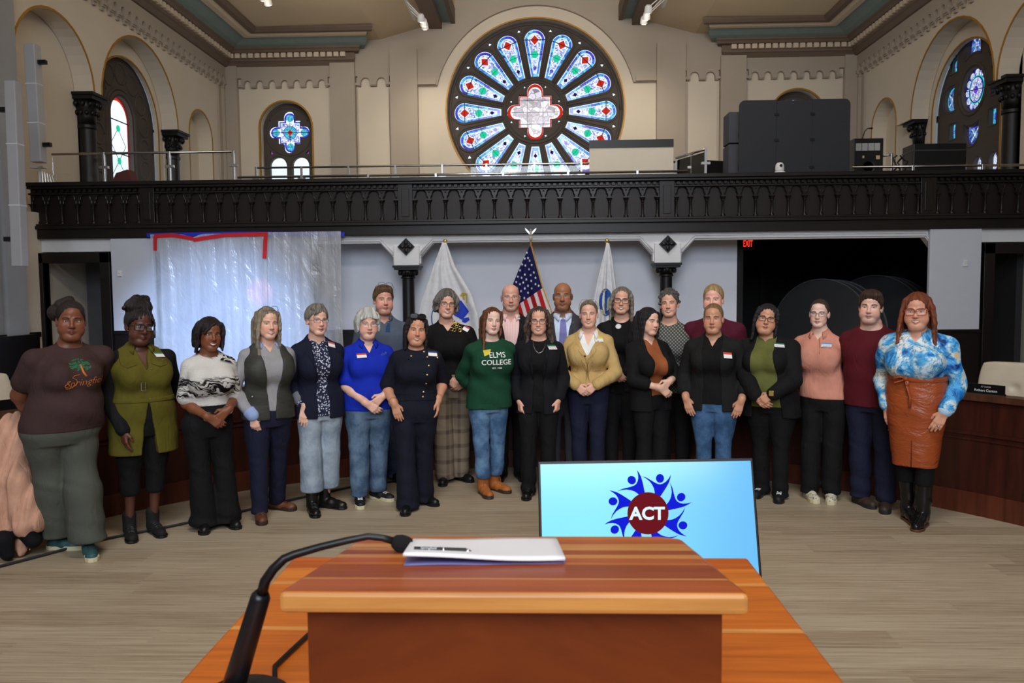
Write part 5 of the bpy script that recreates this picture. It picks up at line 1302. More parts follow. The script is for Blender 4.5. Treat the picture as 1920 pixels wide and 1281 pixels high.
m_tab = planks('cherry_planks_desk', [(-.4, (212, 112, 34)), (ydist(1186, .95) - 1.0, LT), (ydist(1178, .95) - 1.0, (218, 118, 38)), (ydist(1099, .95) - 1.0, LT), (ydist(1094, .95) - 1.0, (226, 130, 46)), (ydist(1068, .95) - 1.0, (204, 102, 34)), (1.3, (204, 102, 34))])
b = B(); b.box(-hw, -.22, .915, hw, yb, .95); obj('desk_top', b, m_tab, tb_, bevel=.008)
m_cherry = wood('cherry_panel', (104, 44, 14), (140, 66, 24), (1.2, 10, 3), .35, .45, 2.2)
for sx in (-1, 1): b = B(); b.box(sx * (hw - .06) - .015, -.16, 0, sx * (hw - .06) + .015, yb - .05, .915); obj('side_panel', b, m_cherry, tb_)
b = B(); b.box(-hw + .06, yb - .09, .10, hw - .06, yb - .06, .915); obj('front_panel', b, m_cherry, tb_)
LX0, LX1 = -.350, .274; lx = (LX0 + LX1) / 2; lw = (LX1 - LX0) / 2
le = thing('lectern', 'striped wooden tabletop lectern with a sloping top, nearest the camera', 'lectern', (lx, 1.0, .95))
ya, yb2, za, zb_ = .012, .525, 1.302 - .95, 1.215 - .95
slope = (zb_ - za) / (yb2 - ya)
def yl(py):
    r_ = ray(900, py); k = ((1.302) - 1.7 - slope * (1.0 + ya)) / (r_[2] - slope * r_[1]); return float(CAM[1] + r_[1] * k) - 1.0
bands = [(-.05, LT), (yl(1110), RD), (yl(1087), LT), (yl(1084), DK), (yl(1059), OR), (yl(1055), RD), (yl(1047), LT), (yl(1040), DK), (yl(1032), LT), (yl(1020), RD), (yl(1012), OR), (.6, OR)]
m_top = planks('butcher_block_top', bands); th = .030
b = B(); ch_ = .035; lp = [(-lw, ya), (lw, ya), (lw, yb2 - ch_), (lw - ch_, yb2), (-lw + ch_, yb2), (-lw, yb2 - ch_)]
b.plate([lp], lambda u, v, w_: (u, v, za + slope * (v - ya) + w_), -th, 0); obj('reading_top', b, m_top, le, bevel=.007)
b = B(); bx = [(-.287, .055), (.287, .055), (.27, .46), (-.27, .46)]
V = [[b.b.verts.new((u, v, 0.0005)) for u, v in bx], [b.b.verts.new((u, v, za + slope * (v - ya) - th)) for u, v in bx]]
for k in range(4): b._f([V[0][k], V[0][(k + 1) % 4], V[1][(k + 1) % 4], V[1][k]])
b._f(V[0][::-1]); b._f(V[1]); obj('body_panel', b, wood('cherry_front', (96, 36, 6), (134, 60, 14), (1.2, 6, 2.2), .4, .4, 1.8), le, bevel=.002)
# papers
pz = lambda Y: 1.302 + slope * (Y - 1.0 - ya)
def onp(px, py, h=0): 
    r_ = ray(px, py); k = (1.302 + h - 1.7 - slope * (1.0 + ya)) / (r_[2] - slope * r_[1]); return CAM + r_ * k
for i, (cn, lab) in enumerate([([(757, 1061), (1060, 1057), (1046, 1017), (772, 1024)], 'lowest blue-edged sheet of the folded papers on the lectern'), ([(756, 1058), (1060, 1055), (1043, 1014), (776, 1021)], 'top white folded sheet of the papers on the lectern')]):
    q = [onp(*c_, .004 * i) for c_ in cn]; b = B(); n = 14; V = []
    for u in range(n + 1):
        row = []
        for v in range(9):
            a_, c_ = u / n, v / 8; p = (q[0] * (1 - a_) + q[1] * a_) * (1 - c_) + (q[3] * (1 - a_) + q[2] * a_) * c_; lift = (.010 * (1 - a_) ** 1.5 * (1 - c_ * .5) if i else 0) + .0012 + .0055 * i + .001 * math.sin(a_ * 7 + c_ * 3); row.append(b.b.verts.new((p[0], p[1], p[2] + lift)))
        V.append(row)
    for u in range(n):
        for v in range(8): b._f([V[u][v], V[u + 1][v], V[u + 1][v + 1], V[u][v + 1]])
    o_ = obj('paper_sheet', b, [plain('paper_blue_edge', (120, 120, 170), .6), plain('paper_white', (246, 243, 246), .6, var=.01)][i], smooth=True); md = o_.modifiers.new('s', 'SOLIDIFY'); md.thickness = .0014 if i == 0 else .004; md.offset = -1
    tag(o_, lab, 'paper')
t = thing('pen', 'black click pen with silver tip lying on the papers', 'pen', tuple(onp(835, 1035, .018))); o = np.array(t.location)
a_, c_ = onp(776, 1031, .019) - o, onp(884, 1034, .014) - o; d_ = (c_ - a_)
b = B(); b.tube([tuple(a_), tuple(a_ + d_ * .90)], .0052, 12); obj('barrel', b, m_blackp, t, smooth='a'); b = B(); b.tube([tuple(a_ + d_ * .90), tuple(c_)], [.0050, .0012], 12); obj('tip', b, m_chrome, t, smooth=True); b = B(); b.tube([tuple(a_ + d_ * .50), tuple(a_ + d_ * .515)], .0054, 12); obj('ring', b, m_chrome, t)
b = B(); L_ = np.linalg.norm(d_); ud = d_ / L_; add_text(b, 'Springfield', .0062, lambda v: tuple(a_ + ud * (L_ * .26 + v.x) + np.array([0, -.0036, .0046]) + np.array([0, .7, .7]) * v.y)); obj('lettering', b, m_whitep, t)
# microphone
t = thing('gooseneck_microphone', 'black gooseneck microphone on a desk base at the left of the lectern', 'microphone', (-.545, 1.37, .95)); o = np.array(t.location)
b = B(); b.lathe([(.085, 0), (.085, .012), (.07, .022), (.03, .028)], (0, 0, 0), 28); obj('base', b, m_blackp, t, smooth='a')
h0 = np.array([-.02, -.0, .02]); h1 = P(491, 1112, 1.30) - o
b = B(); b.tube([tuple(h0), tuple(h0 + (h1 - h0) * .3), tuple(h0 + (h1 - h0) * .96), tuple(h1)], [.022, .020, .017, .012], 14); obj('handle', b, plain('mic_handle_black', (22, 23, 26), .35), t, smooth=True)
b = B(); u_ = (h1 - h0) / np.linalg.norm(h1 - h0); s0 = np.array([.0, -.016, .0]); b.tube([tuple(h0 + u_ * .03 + s0), tuple(h0 + u_ * .20 + s0 * .9)], .004, 6); obj('handle_rib', b, m_blackp, t)
nk = [P(px, py, Y) - o for px, py, Y in [(491, 1114, 1.30), (497, 1090, 1.30), (512, 1068, 1.30), (533, 1048, 1.305), (552, 1040, 1.31), (600, 1026, 1.315), (650, 1014, 1.32), (690, 1006, 1.325), (718, 1009, 1.328), (745, 1017, 1.33)]]
b = B(); b.tube([tuple(p) for p in nk], [.0095, .009, .0085, .008, .0075, .007, .0065, .006, .006, .007], 10); obj('gooseneck', b, m_blackp, t, smooth=True)
hd = P(760, 1023, 1.335) - o; b = B(); Mq = Vector(hd - nk[-1]).to_track_quat('Z', 'Y').to_matrix().to_4x4(); b.lathe([(.006, -.010), (.011, -.006), (.0155, .004), (.0165, .014), (.015, .022), (.008, .027)], M=Matrix.Translation(nk[-1]) @ Mq, seg=16); obj('microphone_head', b, plain('mic_foam_black', (14, 14, 15), .9, bump=.5, bsc=600), t, smooth=True)
c0_ = np.array([.03, .05, .006]); pts = [c0_ + (PF(px, py, .957) - (o + c0_)) * 1 for px, py in [(500, 1266), (530, 1236), (575, 1192), (610, 1160)]]
b = B(); b.tube([tuple(np.array([.05, .03, .008]))] + [tuple(PF(px, py, .957) - o) for px, py in [(515, 1250), (545, 1221), (578, 1190)]] , .005, 8); obj('cable', b, m_blackp, t, smooth=True)

# ================================================================== PEOPLE: figure builder
def Rh(yaw, pitch, roll):
    return np.array(Matrix.Rotation(math.radians(yaw), 3, 'Z') @ Matrix.Rotation(math.radians(pitch), 3, 'X') @ Matrix.Rotation(math.radians(roll), 3, 'Y'))
FT = [(.455, .088, .058, 0), (.49, .106, .070, .004), (.525, .109, .073, .006), (.57, .098, .064, .002), (.62, .083, .056, 0), (.67, .084, .058, -.002), (.72, .092, .063, -.003), (.765, .098, .060, .0), (.795, .082, .050, .006), (.815, .062, .042, .009), (.835, .042, .036, .010), (.86, .034, .036, .008)]
MT = [(.455, .086, .058, 0), (.49, .098, .066, .002), (.525, .100, .068, .004), (.57, .096, .064, .0), (.62, .092, .060, -.002), (.67, .097, .063, -.002), (.72, .106, .068, -.002), (.765, .112, .064, .0), (.795, .096, .053, .006), (.817, .072, .044, .009), (.838, .048, .040, .010), (.865, .040, .040, .008)]
class Fig:
    def __init__(s, **k): s.__dict__.update(k); s.setup()
    def g(s, n, d=None): return getattr(s, n, d)
    def setup(s):
        X, Yp = s.pos; s.X, s.Y = X, Yp; s.rz = -math.atan2(X, Yp) + math.radians(s.g('turn', 0)); s.H = s.height; H = s.H
        s.ca, s.sa = math.cos(s.rz), math.sin(s.rz); s.o = np.array([X, Yp, 0.0])
        m = s.g('sex', 'f') == 'm'; kw = s.g('k', (1, 1, 1)); kd = s.g('kd', (1, 1, 1)); s.kw, s.kd_ = kw, kd
        hx = s.loc(*s.head, 0)[0]; s.hx = hx   # sideways head offset
        T = MT if m else FT; s.rows = []
        hips_x = s.g('hipx', 0.0)
        for z, w, d, yc in T:
            a = np.interp(z, (.46, .54, .62, .74, .84), (kw[0], kw[0], kw[1], kw[2], 1)); b = np.interp(z, (.46, .54, .62, .74, .84), (kd[0], kd[0], kd[1], kd[2], 1))
            xc = np.interp(z, (.45, .58, .80, .87), (hips_x, hips_x + (hx - hips_x) * .25, hips_x + (hx - hips_x) * .85, hx)); s.rows.append((z * H, w * H * a, d * H * b, xc, yc * H - (b - 1) * .012 * H * (z < .7)))
        s.sw = s.g('sw', (.112 if m else .097)) * H; s.shx = hips_x + (hx - hips_x) * .85; s.shz = .783 * H
        # head
        s.hs = s.g('hs', 1.0) * (.232 if m else .224) / .23 * (H / (1.76 if m else 1.64)) ** .35; s.yaw, s.pit, s.rol = s.g('look', (0, 0, 0)); s.R = Rh(s.yaw, s.pit, s.rol)
        s.hc = V3(hx, -.018 * H / 1.65 + s.g('heady', 0), H - .118 * s.hs); s.sk = s.skin_m
        s.arms = {}
        for sd in (-1, 1): s.arms[sd] = s.arm(sd, s.g('armL' if sd < 0 else 'armR', ('side',)))
        s.feet = {}
        for sd in (-1, 1):
            q = s.g('footL' if sd < 0 else 'footR', None)
            s.feet[sd] = np.array([sd * .075 * H / 1.65, 0, 0]) if q is None else (s.w2l(PF(*q)) if len(q) == 2 else V3(q))
    def w2l(s, p):
        d = V3(p) - s.o; return np.array([d[0] * s.ca + d[1] * s.sa, -d[0] * s.sa + d[1] * s.ca, d[2]])
    def loc(s, px, py, fwd): return s.w2l(P(px, py, s.Y - fwd))
    def rayl(s, px, py):
        r = ray(px, py); o = s.w2l(CAM); d = np.array([r[0] * s.ca + r[1] * s.sa, -r[0] * s.sa + r[1] * s.ca, r[2]]); return o, nrm(d)
    def hit(s, S, px, py, off=0.0):
        o, d = s.rayl(px, py); L = np.linalg.norm(o) - .9; p, ok = S.march(o + d * L, d, 80, 2.2)
        if not ok[0]:
            q = s.loc(px, py, .12); y = float(S.front(q[0], q[2])[0]); q[1] = y if y < .3 else -.1; return q + V3(0, -off, 0), V3(0, -1., 0)
        n = S.normal(p[0]); return p[0] + n * off, n
    def arm(s, sd, a):
        H = s.H; kind = a[0]; S = V3(s.shx + sd * s.sw, .008 * H, s.shz - .004 * H); la, lb = .170 * H * s.g('kl', 1), .150 * H * s.g('kl', 1)
        opt = a[2] if len(a) > 2 else {}
        if kind == 'side':
            W = s.loc(*a[1], .02) if len(a) > 1 and a[1] else S + V3(sd * .05, -.03, -.95 * (la + lb)); W[1] = opt.get('y', -.04); f = V3(-sd * .05, -.12, -1); n = V3(-sd, .25, 0); pole = V3(sd * .35, 1, 0)
            curl = .35
        elif kind == 'front':   # hand resting on the thigh, back of the hand to the camera
            W = s.loc(*a[1], .1); W[1] = opt.get('y', -.13); f = V3(-sd * -.15, -.15, -1); n = V3(-sd * .2, 1, 0); pole = V3(sd * .45, 1, 0); curl = .22
        elif kind == 'clasp':
            W = s.loc(*a[1], .2); W[1] = opt.get('y', -.19); f = V3(-sd * .78, -.18, -.60); n = V3(-sd * .25, 1, -.1); pole = V3(sd * opt.get('out', .85), .6, -.1); curl = .55
        elif kind == 'behind':
            W = V3(s.shx * .5 + sd * (a[1].get('x', .06) if len(a) > 1 else .06), .17 * s.kd_[1], .53 * H); opt = a[1] if len(a) > 1 else {}; f = V3(-sd * .8, .1, -.5); n = V3(0, 1, 0); pole = V3(sd * 1, .35, 0); curl = .5
        elif kind == 'pocket':
            W = s.loc(*a[1], .05); W[1] = opt.get('y', -.09); f = V3(-sd * .1, -.05, -1); n = V3(-sd * .5, .8, 0); pole = V3(sd * .9, .7, 0); curl = .7
        elif kind == 'fist':
            W = s.loc(*a[1], .1); W[1] = opt.get('y', -.12); f = V3(-sd * .12, -.15, -1); n = V3(-sd * .9, .5, 0); pole = V3(sd * .4, 1, 0); curl = .85
        if 'f' in opt: f = V3(opt['f'])
        if 'n' in opt: n = V3(opt['n'])
        if 'pole' in opt: pole = V3(opt['pole'])
        curl = opt.get('curl', curl)
        d = W - S; L = np.linalg.norm(d)
        if L > (la + lb) * .985: 
            if L > (la + lb) * 1.10: la, lb = la * L / (la + lb) / 1.06, lb * L / (la + lb) / 1.06
            L2 = (la + lb) * .985; d = d / L * L2; W = S + d; L = L2
        u = d / L; x = (la * la - lb * lb + L * L) / (2 * L); h = math.sqrt(max(la * la - x * x, 0)); pp = pole - u * (pole @ u); El = S + u * x + nrm(pp) * h
        f = nrm(f); n = nrm(n - f * (n @ f)); t = nrm(np.cross(f, n)); 
        if kind in ('clasp', 'behind', 'front', 'fist', 'pocket'): t = t if t @ V3(-sd, 0, .2) > 0 else -t
        else: t = t if t @ V3(0, -1, 0) > 0 else -t
        t = t * opt.get('flip', 1)
        return dict(S=S, E=El, W=W, f=f, n=n, t=t, curl=curl, kind=kind)
    def torso(s, S, inf=0, lo=.0, k=.02, skirt=None, vest=False):
        rows = s.rows
        if skirt is not None:
            hip = [r for r in rows if r[0] >= .52 * s.H]; h0 = hip[0]; rows = [(skirt * s.H - .02, h0[1] * s.g('flare', 1.0), h0[2] * s.g('flare', 1.0), h0[3], h0[4]), (.49 * s.H, h0[1], h0[2], h0[3], h0[4])] + hip
        S.u(loft(rows, inf, 2.25), k); H = s.H
        fat = s.g('arm_k', 1.0)
        for sd in (-1, 1):
            S.u(rc((s.shx + sd * .028 * H, .012 * H, .812 * H), (s.shx + sd * (s.sw * (.60 if vest else 1) - .010 * H), .010 * H, s.shz + .002 * H + (.012 * H if vest else 0)), .023 * H + inf, .0235 * H * fat ** .5 + inf), .035)
        bu = s.g('bust', 0) * .7
        if bu:
            zc = s.g('bustz', .715) * H; r0 = next(r for r in s.rows if r[0] > .71 * H)
            for sd in (-1, 1): S.u(ell((r0[3] + sd * .046 * H * (.8 + .2 * s.kw[2]), r0[4] - r0[2] + .010 - .018 * bu, zc), (.047 * H + inf, (.024 + .022 * bu) * H + inf, .048 * H + inf)), .06)
        be = s.g('belly', 0)
        if be:
            r0 = next(r for r in s.rows if r[0] > .58 * H); S.u(ell((r0[3], r0[4] - .01 - .022 * be, s.g('bellyz', .585) * H), (r0[1] * .92 + inf, r0[2] + .018 * be + inf, .085 * H + inf)), .05)
    def armp(s, S, sd, inf=0, t=1.0, skin=True, k=.02, lo=0.0, flare=0.0):
        a = s.arms[sd]; H = s.H; f = s.g('arm_k', 1.0); r0, r1, r2 = .0245 * H * f, .0215 * H * (f ** .8), .0150 * H * (f ** .5)
        if s.g('sex', 'f') == 'm': r0, r1, r2 = r0 * 1.12, r1 * 1.12, r2 * 1.12
        if t <= 1.0:   # t in 0..1 upper arm, 1..2 forearm
            p = a['S'] + (a['E'] - a['S']) * t; S.u(rc(a['S'], p, r0 + inf, r0 + (r1 - r0) * t + inf + flare), k)
        else:
            S.u(rc(a['S'], a['E'], r0 + inf, r1 + inf), k); tt = t - 1; p = a['E'] + (a['W'] - a['E']) * tt; m_ = a['E'] + (a['W'] - a['E']) * min(.3, tt * .5)
            S.u(rc(a['E'], m_, r1 + inf, r1 * 1.04 + inf), k); S.u(rc(m_, p, r1 * 1.04 + inf, r1 * 1.04 + (r2 - r1 * 1.04) * tt + inf + flare), k)
    def hand(s, S, sd):
        a = s.arms[sd]; q = s.H / 1.68 * (1.06 if s.g('sex', 'f') == 'm' else .98); W, f, n, t, c = a['W'], a['f'], a['n'], a['t'], a['curl']
        P_ = lambda u, v, w: W + (f * u + t * v + n * w) * q
        offs = (.027, .009, -.009, -.026); kl = (.084, .088, .084, .076); fl = (.068, .076, .070, .054)
        S.u(rc(W - f * .02, P_(.02, 0, 0), .0165 * s.H * s.g('arm_k', 1) ** .5, .021 * q), .02)
        for i in range(4):
            S.u(rc(P_(.012, offs[i] * .6, 0), P_(kl[i], offs[i], -.002), .0155 * q, .0120 * q), .010)
        for i in range(4):
            sp = offs[i] * 3.0; a1, a2 = c * (.75 + .1 * i), c * (1.75 + .12 * i); L = fl[i]; K = P_(kl[i], offs[i] * 1.02, -.002)
            d1 = nrm(f * math.cos(a1) + n * math.sin(a1) + t * sp); d2 = nrm(f * math.cos(a2) + n * math.sin(a2) + t * sp * .7)
            m_ = K + d1 * L * .52 * q; e = m_ + d2 * L * .50 * q
            S.u(rc(K, m_, .0102 * q, .0092 * q), .004); S.u(rc(m_, e, .0092 * q, .0072 * q), .003)
        b = P_(.022, .024, .006); m_ = P_(.052, .046, .016 + .012 * c); e = P_(.080, .050 - .014 * c, .022 + .02 * c)
        S.u(rc(b, m_, .0145 * q, .0112 * q), .010); S.u(rc(m_, e, .0108 * q, .0085 * q), .003)
    def head_prims(s):
        g = s.g; fw, jw, ch = g('facew', 1.0), g('jaw', 1.0), g('cheek', 0.0); ns = g('nose', 1.0); L = []
        U = lambda p, k=.015: L.append(('u', p, k)); D = lambda p, k=.008: L.append(('s', p, k))
        U(ell((0, .014, .032), (.074, .094, .084))); U(ell((0, -.022, -.030), (.061 * fw, .068, .078)), .03)
        U(ell((0, -.010, .052), (.062, .082, .052)), .02)
        for x in (-1, 1):
            U(ell((x * .038 * jw, -.030, -.062), (.026, .040, .030)), .025); U(ell((x * .037 * fw, -.058, -.024), (.022 + .006 * ch, .022 + .006 * ch, .022 + .004 * ch)), .02)
            if ch: U(ell((x * .040, -.045, -.052), (.022 + .010 * ch, .030, .026)), .025)
        U(ell((0, -.070, -.095), (.022, .018, .016)), .022); U(rc((-.020 * jw, -.056, -.096), (.020 * jw, -.056, -.096), .018, .018), .02)
        if ch: U(ell((0, -.030, -.105), (.045 * fw, .045, .022)), .03)
        for x in (-1, 1):
            D(ell((x * .031, -.1015, .001), (.019, .017, .0115)), .012); U(rc((x * .014, -.086, .0225), (x * .046, -.074, .020), .0055, .005), .014)
        U(rc((0, -.086, .010), (0, -.096 - .006 * ns, -.027), .0070, .0100 * ns), .014); U(ell((0, -.099 - .006 * ns, -.031), (.0115 * ns, .0095, .0095)), .008)
        for x in (-1, 1): U(ell((x * .0115 * ns, -.096, -.035), (.0075 * ns, .010, .0075)), .006)
        for x in (-1, 1):
            U(rc((0, -.0885, -.0605), (x * .019, -.081, -.0575), .0062, .0045), .010); U(rc((0, -.0875, -.0715), (x * .016, -.081, -.066), .0070, .0045), .008)
            D(rc((0, -.0985, -.0665), (x * .023, -.0885, -.0590), .0022, .0018), .004); U(ell((x * .034, -.066, -.046), (.014, .012, .013)), .016)
        for x in (-1, 1):
            U(ell((x * (.0775), .012, -.008), (.0075, .020, .031), Rh(x * -18, -8, 0)), .004)
            D(ell((x * .086, .006, -.006), (.005, .010, .017), Rh(x * -18, -8, 0)), .003)
        return L
    def build_body(s, root):
        S = Shape(); H = s.H; n_ = s.g('neck', 1.0)
        s.torso(S, -.004)
        for sd in (-1, 1): s.armp(S, sd, 0, 2.0)
        for sd in (-1, 1):
            ft = s.feet[sd]; hp = V3(s.g('hipx', 0) + sd * .050 * H, .004 * H, .50 * H); kn = V3((hp[0] + ft[0]) / 2 + sd * .003, ft[1] * .5 - .004, .27 * H); an = V3(ft[0], ft[1] + .016, .05 * H)
            S.u(rc(hp, kn, .044 * H, .027 * H), .02); S.u(rc(kn, an, .027 * H, .0145 * H), .01); S.u(rc(an, (ft[0], ft[1] - .015, .04), .024, .020), .01)
        hc = s.hc; cs = hc + s.R @ V3(0, .018, -.075) * s.hs
        S.u(rc((s.shx, .018 * H, .81 * H), cs, .037 * H * n_ ** .5 * (1.12 if s.g('sex', 'f') == 'm' else 1), .0325 * H * n_ * (1.15 if s.g('sex', 'f') == 'm' else 1)), .03)
        HS = Shape()
        for o, p, k in s.head_prims():
            pr = xf(p, s.R, hc, s.hs); (HS.u if o == 'u' else HS.sub)(pr, k)
        # combine head as one primitive so that the neck blends with it
        lo, hi = HS.bbox(); S.u((lambda x, y, z: HS.at(x, y, z), (lo, hi)), .018)
        for sd in (-1, 1): s.hand(S, sd)
        s.body = S; z1 = hc[2] - .15
        regs = [[(hc[0] - .10, hc[0] + .10, .0032)], [(hc[1] - .13, hc[1] + .06, .0034)], [(z1, hc[2] + .14, .0032), (0, .40 * H, .014), (.40 * H, .56 * H, .0042)]]
        for sd in (-1, 1):
            a = s.arms[sd]; tip = a['W'] + a['f'] * .17; lo_, hi_ = np.minimum(a['W'], tip) - .05, np.maximum(a['W'], tip) + .04
            if a['kind'] in ('behind', 'pocket'): continue
            for i in range(3): regs[i].append((lo_[i], hi_[i], .0042))
        inv = s.R.T
        hcf = lambda v: (v - hc) @ s.R / s.hs
        o = shape_obj('body', S, s.sk, root, (.009, .009, .009), regs, hcf, 1); s.bodyobj = o
        # eyes
        for sd in (-1, 1):
            q = V3(sd * .031, -.2, .002); p0 = hc + s.R @ q * s.hs; d = s.R @ V3(0, 1, 0); p, ok = HS.march(p0, d, 50, .4)
            yl = ((p[0] - hc) @ s.R / s.hs)[1]; b = B(); b.ball((0, 0, 0), 1, u=16, v=10); v = np.array([vv.co[:] for vv in b.b.verts]); f = [tuple(x.index for x in ff.verts) for ff in b.b.faces]; b.b.verts.index_update()
            f = [tuple(x.index for x in ff.verts) for ff in b.b.faces]; b.b.free(); op = s.g('eyeopen', .9)
            loc_ = v * V3(.0145, .0085, .0064 * op); gz = s.g('gaze', 0.0); rt = math.radians(-sd * 10); loc_ = np.stack([loc_[:, 0] * math.cos(rt) - loc_[:, 1] * math.sin(rt), loc_[:, 0] * math.sin(rt) + loc_[:, 1] * math.cos(rt), loc_[:, 2]], 1)
            me = bpy.data.meshes.new('eye'); pv = hc + (loc_ + V3(sd * .031, yl + .0052, .002)) @ s.R.T * s.hs; me.from_pydata([tuple(q) for q in pv], [], f)
            me.materials.append(s.eye_m); at = me.attributes.new('hc', 'FLOAT_VECTOR', 'POINT'); at.data.foreach_set('vector', (loc_ - V3(gz, 0, 0)).astype(np.float32).ravel()); me.polygons.foreach_set('use_smooth', [True] * len(me.polygons))
            e = bpy.data.objects.new('eye', me); COL.objects.link(e); e.parent = root
        s.HS = HS
    # ------------------------------------------------------------ hair
    def hair(s, root, kind, m, **o):
        S = Shape(); A = lambda p, k=.02: S.u(xf(p, s.R, s.hc, s.hs), k); C = lambda p, k=.006: S.sub(xf(p, s.R, s.hc, s.hs), k)
        th = o.get('th', .010); hl = o.get('hl', .078); zlow = o.get('low', -.045)
        A(ell((0, .016, .036), ((.0755 if kind == 'updo' else .078) + th, .098 + th, .088 + th * o.get('top', 1.2)))); 
        fw = o.get('fw', .064); back = o.get('back', -.002)
        dh = o.get('dh', 0.0) + (.078 - hl) * -1.0; side_y = -.052 if kind in ('long', 'bob') else (-.018 if kind == 'updo' else -.026)
        if kind in ('long', 'bob'): ZY = ((-.2, -.10, .0, .040, .066, .082, .092, .12), (-.035, -.035, side_y, -.062, -.076, -.088, -.12, -.3))
        elif kind == 'updo': ZY = ((-.2, -.05, .0, .028, .048, .066, .082, .12), (.05, .03, -.004, -.028, -.052, -.076, -.12, -.3))
        else: ZY = ((-.2, -.05, .0, .030, .055, .075, .088, .12), (.03, .012, -.012, -.030, -.058, -.082, -.12, -.3))
        def face(x, y, z): return (y - np.interp(z - dh - o.get('tilt', 0) * x, ZY[0], ZY[1])) * .8
        if kind in ('short', 'pixie', 'back', 'curlyshort'):
            C((face, (V3(-.12, -.2, -.2), V3(.12, .03, .13))), .006)
            C((lambda x, y, z: smax(z - zlow, -(.075 + y * 0 - 0) + (0 * x) - 1, 0) * 1.0 if False else np.maximum(z - zlow, -.2 - z), (V3(-.12, -.14, -.2), V3(.12, .14, zlow))), .01)
            if kind in ('short', 'pixie'):
                C((lambda x, y, z: np.maximum(np.maximum(y - .005, z - o.get('side', .0)), -z - .2), (V3(-.12, -.2, -.2), V3(.12, .01, o.get('side', .0)))), .008)
            if kind == 'pixie':
                for i in range(7): A(rc((.02 - .012 * i, -.045 - .0 * i, .118 - .003 * i), (-.055 + .008 * i, -.088, .055 + .003 * i), .020, .008), .010)
            if o.get('volume'): A(ell((0, -.02, .095), (.070, .075, .035)), .03)
            if kind == 'curlyshort':
                rnd = random.Random(3)
                for i in range(70):
                    a, e = rnd.uniform(0, 6.28), rnd.uniform(-.25, 1.4); x, y, z = math.cos(a) * math.cos(e), math.sin(a) * math.cos(e), math.sin(e)
                    if y < -.55 and z < .62: continue
                    A(ell((x * .088, .016 + y * .106, .034 + z * .10), (.016, .016, .014)), .008)
        elif kind == 'updo':    # drawn back, bun
            C((face, (V3(-.12, -.2, -.2), V3(.12, .03, .13))), .006)
            C((lambda x, y, z: np.maximum(z - (zlow + .25 * np.maximum(-y, 0)), -.2 - z), (V3(-.12, -.14, -.2), V3(.12, .14, .02))), .01)
            b_ = o.get('bun')
            if b_: A(ell(b_[0], b_[1]), .012)
        elif kind in ('long', 'bob', 'longside'):
            C((face, (V3(-.12, -.2, -.2), V3(.12, .03, .13))), .006)
            C((lambda x, y, z: np.maximum(np.maximum(np.abs(x) - fw * 1.02, z - .02), y - .0), (V3(-.1, -.2, -.2), V3(.1, .02, .02))), .008)
            if o.get('bangs'):
                for i in range(13): xx = -.060 + .010 * i; A(rc((xx * .5, -.055, .122), (xx * 1.12, -.086 + .25 * xx * xx * 40 * .04, .062 - abs(xx) * .25 + o.get('bz', 0)), .017, .0085), .010)
            C((lambda x, y, z: np.maximum(z + .085, -.2 - z), (V3(-.12, -.14, -.2), V3(.12, .14, -.085))), .01)
            ln = o.get('len', .22); wv = o.get('wave', .006)
            rnd = random.Random(o.get('seed', 1)); wd = o.get('wide', 1.0)
            for sd in (-1, 1):
                nl = o.get('lenL' if sd < 0 else 'lenR', ln); fwd = o.get('fwdL' if sd < 0 else 'fwdR', 0)
                for i in range(9):
                    u = i / 8; x0, y0 = sd * (.084 - .03 * max(0, u - .6)), -.040 + .125 * u; x1 = sd * (.086 * wd - .012 * u); y1 = y0 * .9 + .015
                    zt = .080; x0 = x0 * .80; zl = -nl + .03 * u * (1 if not fwd else 1) - rnd.uniform(0, .02); pts = []
                    for j in range(8):
                        w_ = j / 7; e_ = min(1, w_ * 2.6) ** .6; amp = wv * min(1, w_ * 2); pts.append(V3(x0 + (x1 - x0) * e_ + amp * math.sin(w_ * 9 + i), y0 + (y1 - y0) * w_ + amp * math.cos(w_ * 8 + i * 2) - fwd * (1 - u * .8) * .085 * max(0, (w_ - .25) / .75) ** 1.2, zt + (zl - zt) * w_))
                    for j in range(7): A(rc(pts[j], pts[j + 1], .0150 - .0010 * j, .0140 - .0010 * j), .010)
            for i in range(9):   # back curtain
                x = -.07 + .0175 * i
                A(rc((x, .085, .02), (x * 1.1 * wd, .075, -ln), .028, .018), .02)
        s_ = o.get('extra')
        if s_:
            for a, b_, ra, rb in s_: A(rc(a, b_, ra, rb), .010)
        am = o.get('groove', .0009 if kind == 'updo' else .0018)
        R, hc_, hs_ = s.R, s.hc, s.hs
        def dsp(x, y, z):
            qx = (R[0][0] * (x - hc_[0]) + R[1][0] * (y - hc_[1]) + R[2][0] * (z - hc_[2])); qy = (R[0][1] * (x - hc_[0]) + R[1][1] * (y - hc_[1]) + R[2][1] * (z - hc_[2])); qz = z - hc_[2]
            a = np.arctan2(qx + .0001, qy); 
            if kind == 'curlyshort' or o.get('curly'): return am * 1.4 * np.sin(qx * 160) * np.sin(qy * 150 + 1) * np.sin(qz * 140)
            return am * (np.sin(a * 23 + qz * 18) + .6 * np.sin(a * 41 - qz * 25 + 1) + .35 * np.sin(qz * 60 + a * 9))
        S.disp(dsp)
        ob = shape_obj('hair', S, m, root, .0042, hcf=lambda v: (v - hc_) @ R / hs_); s.hairS = S; return ob
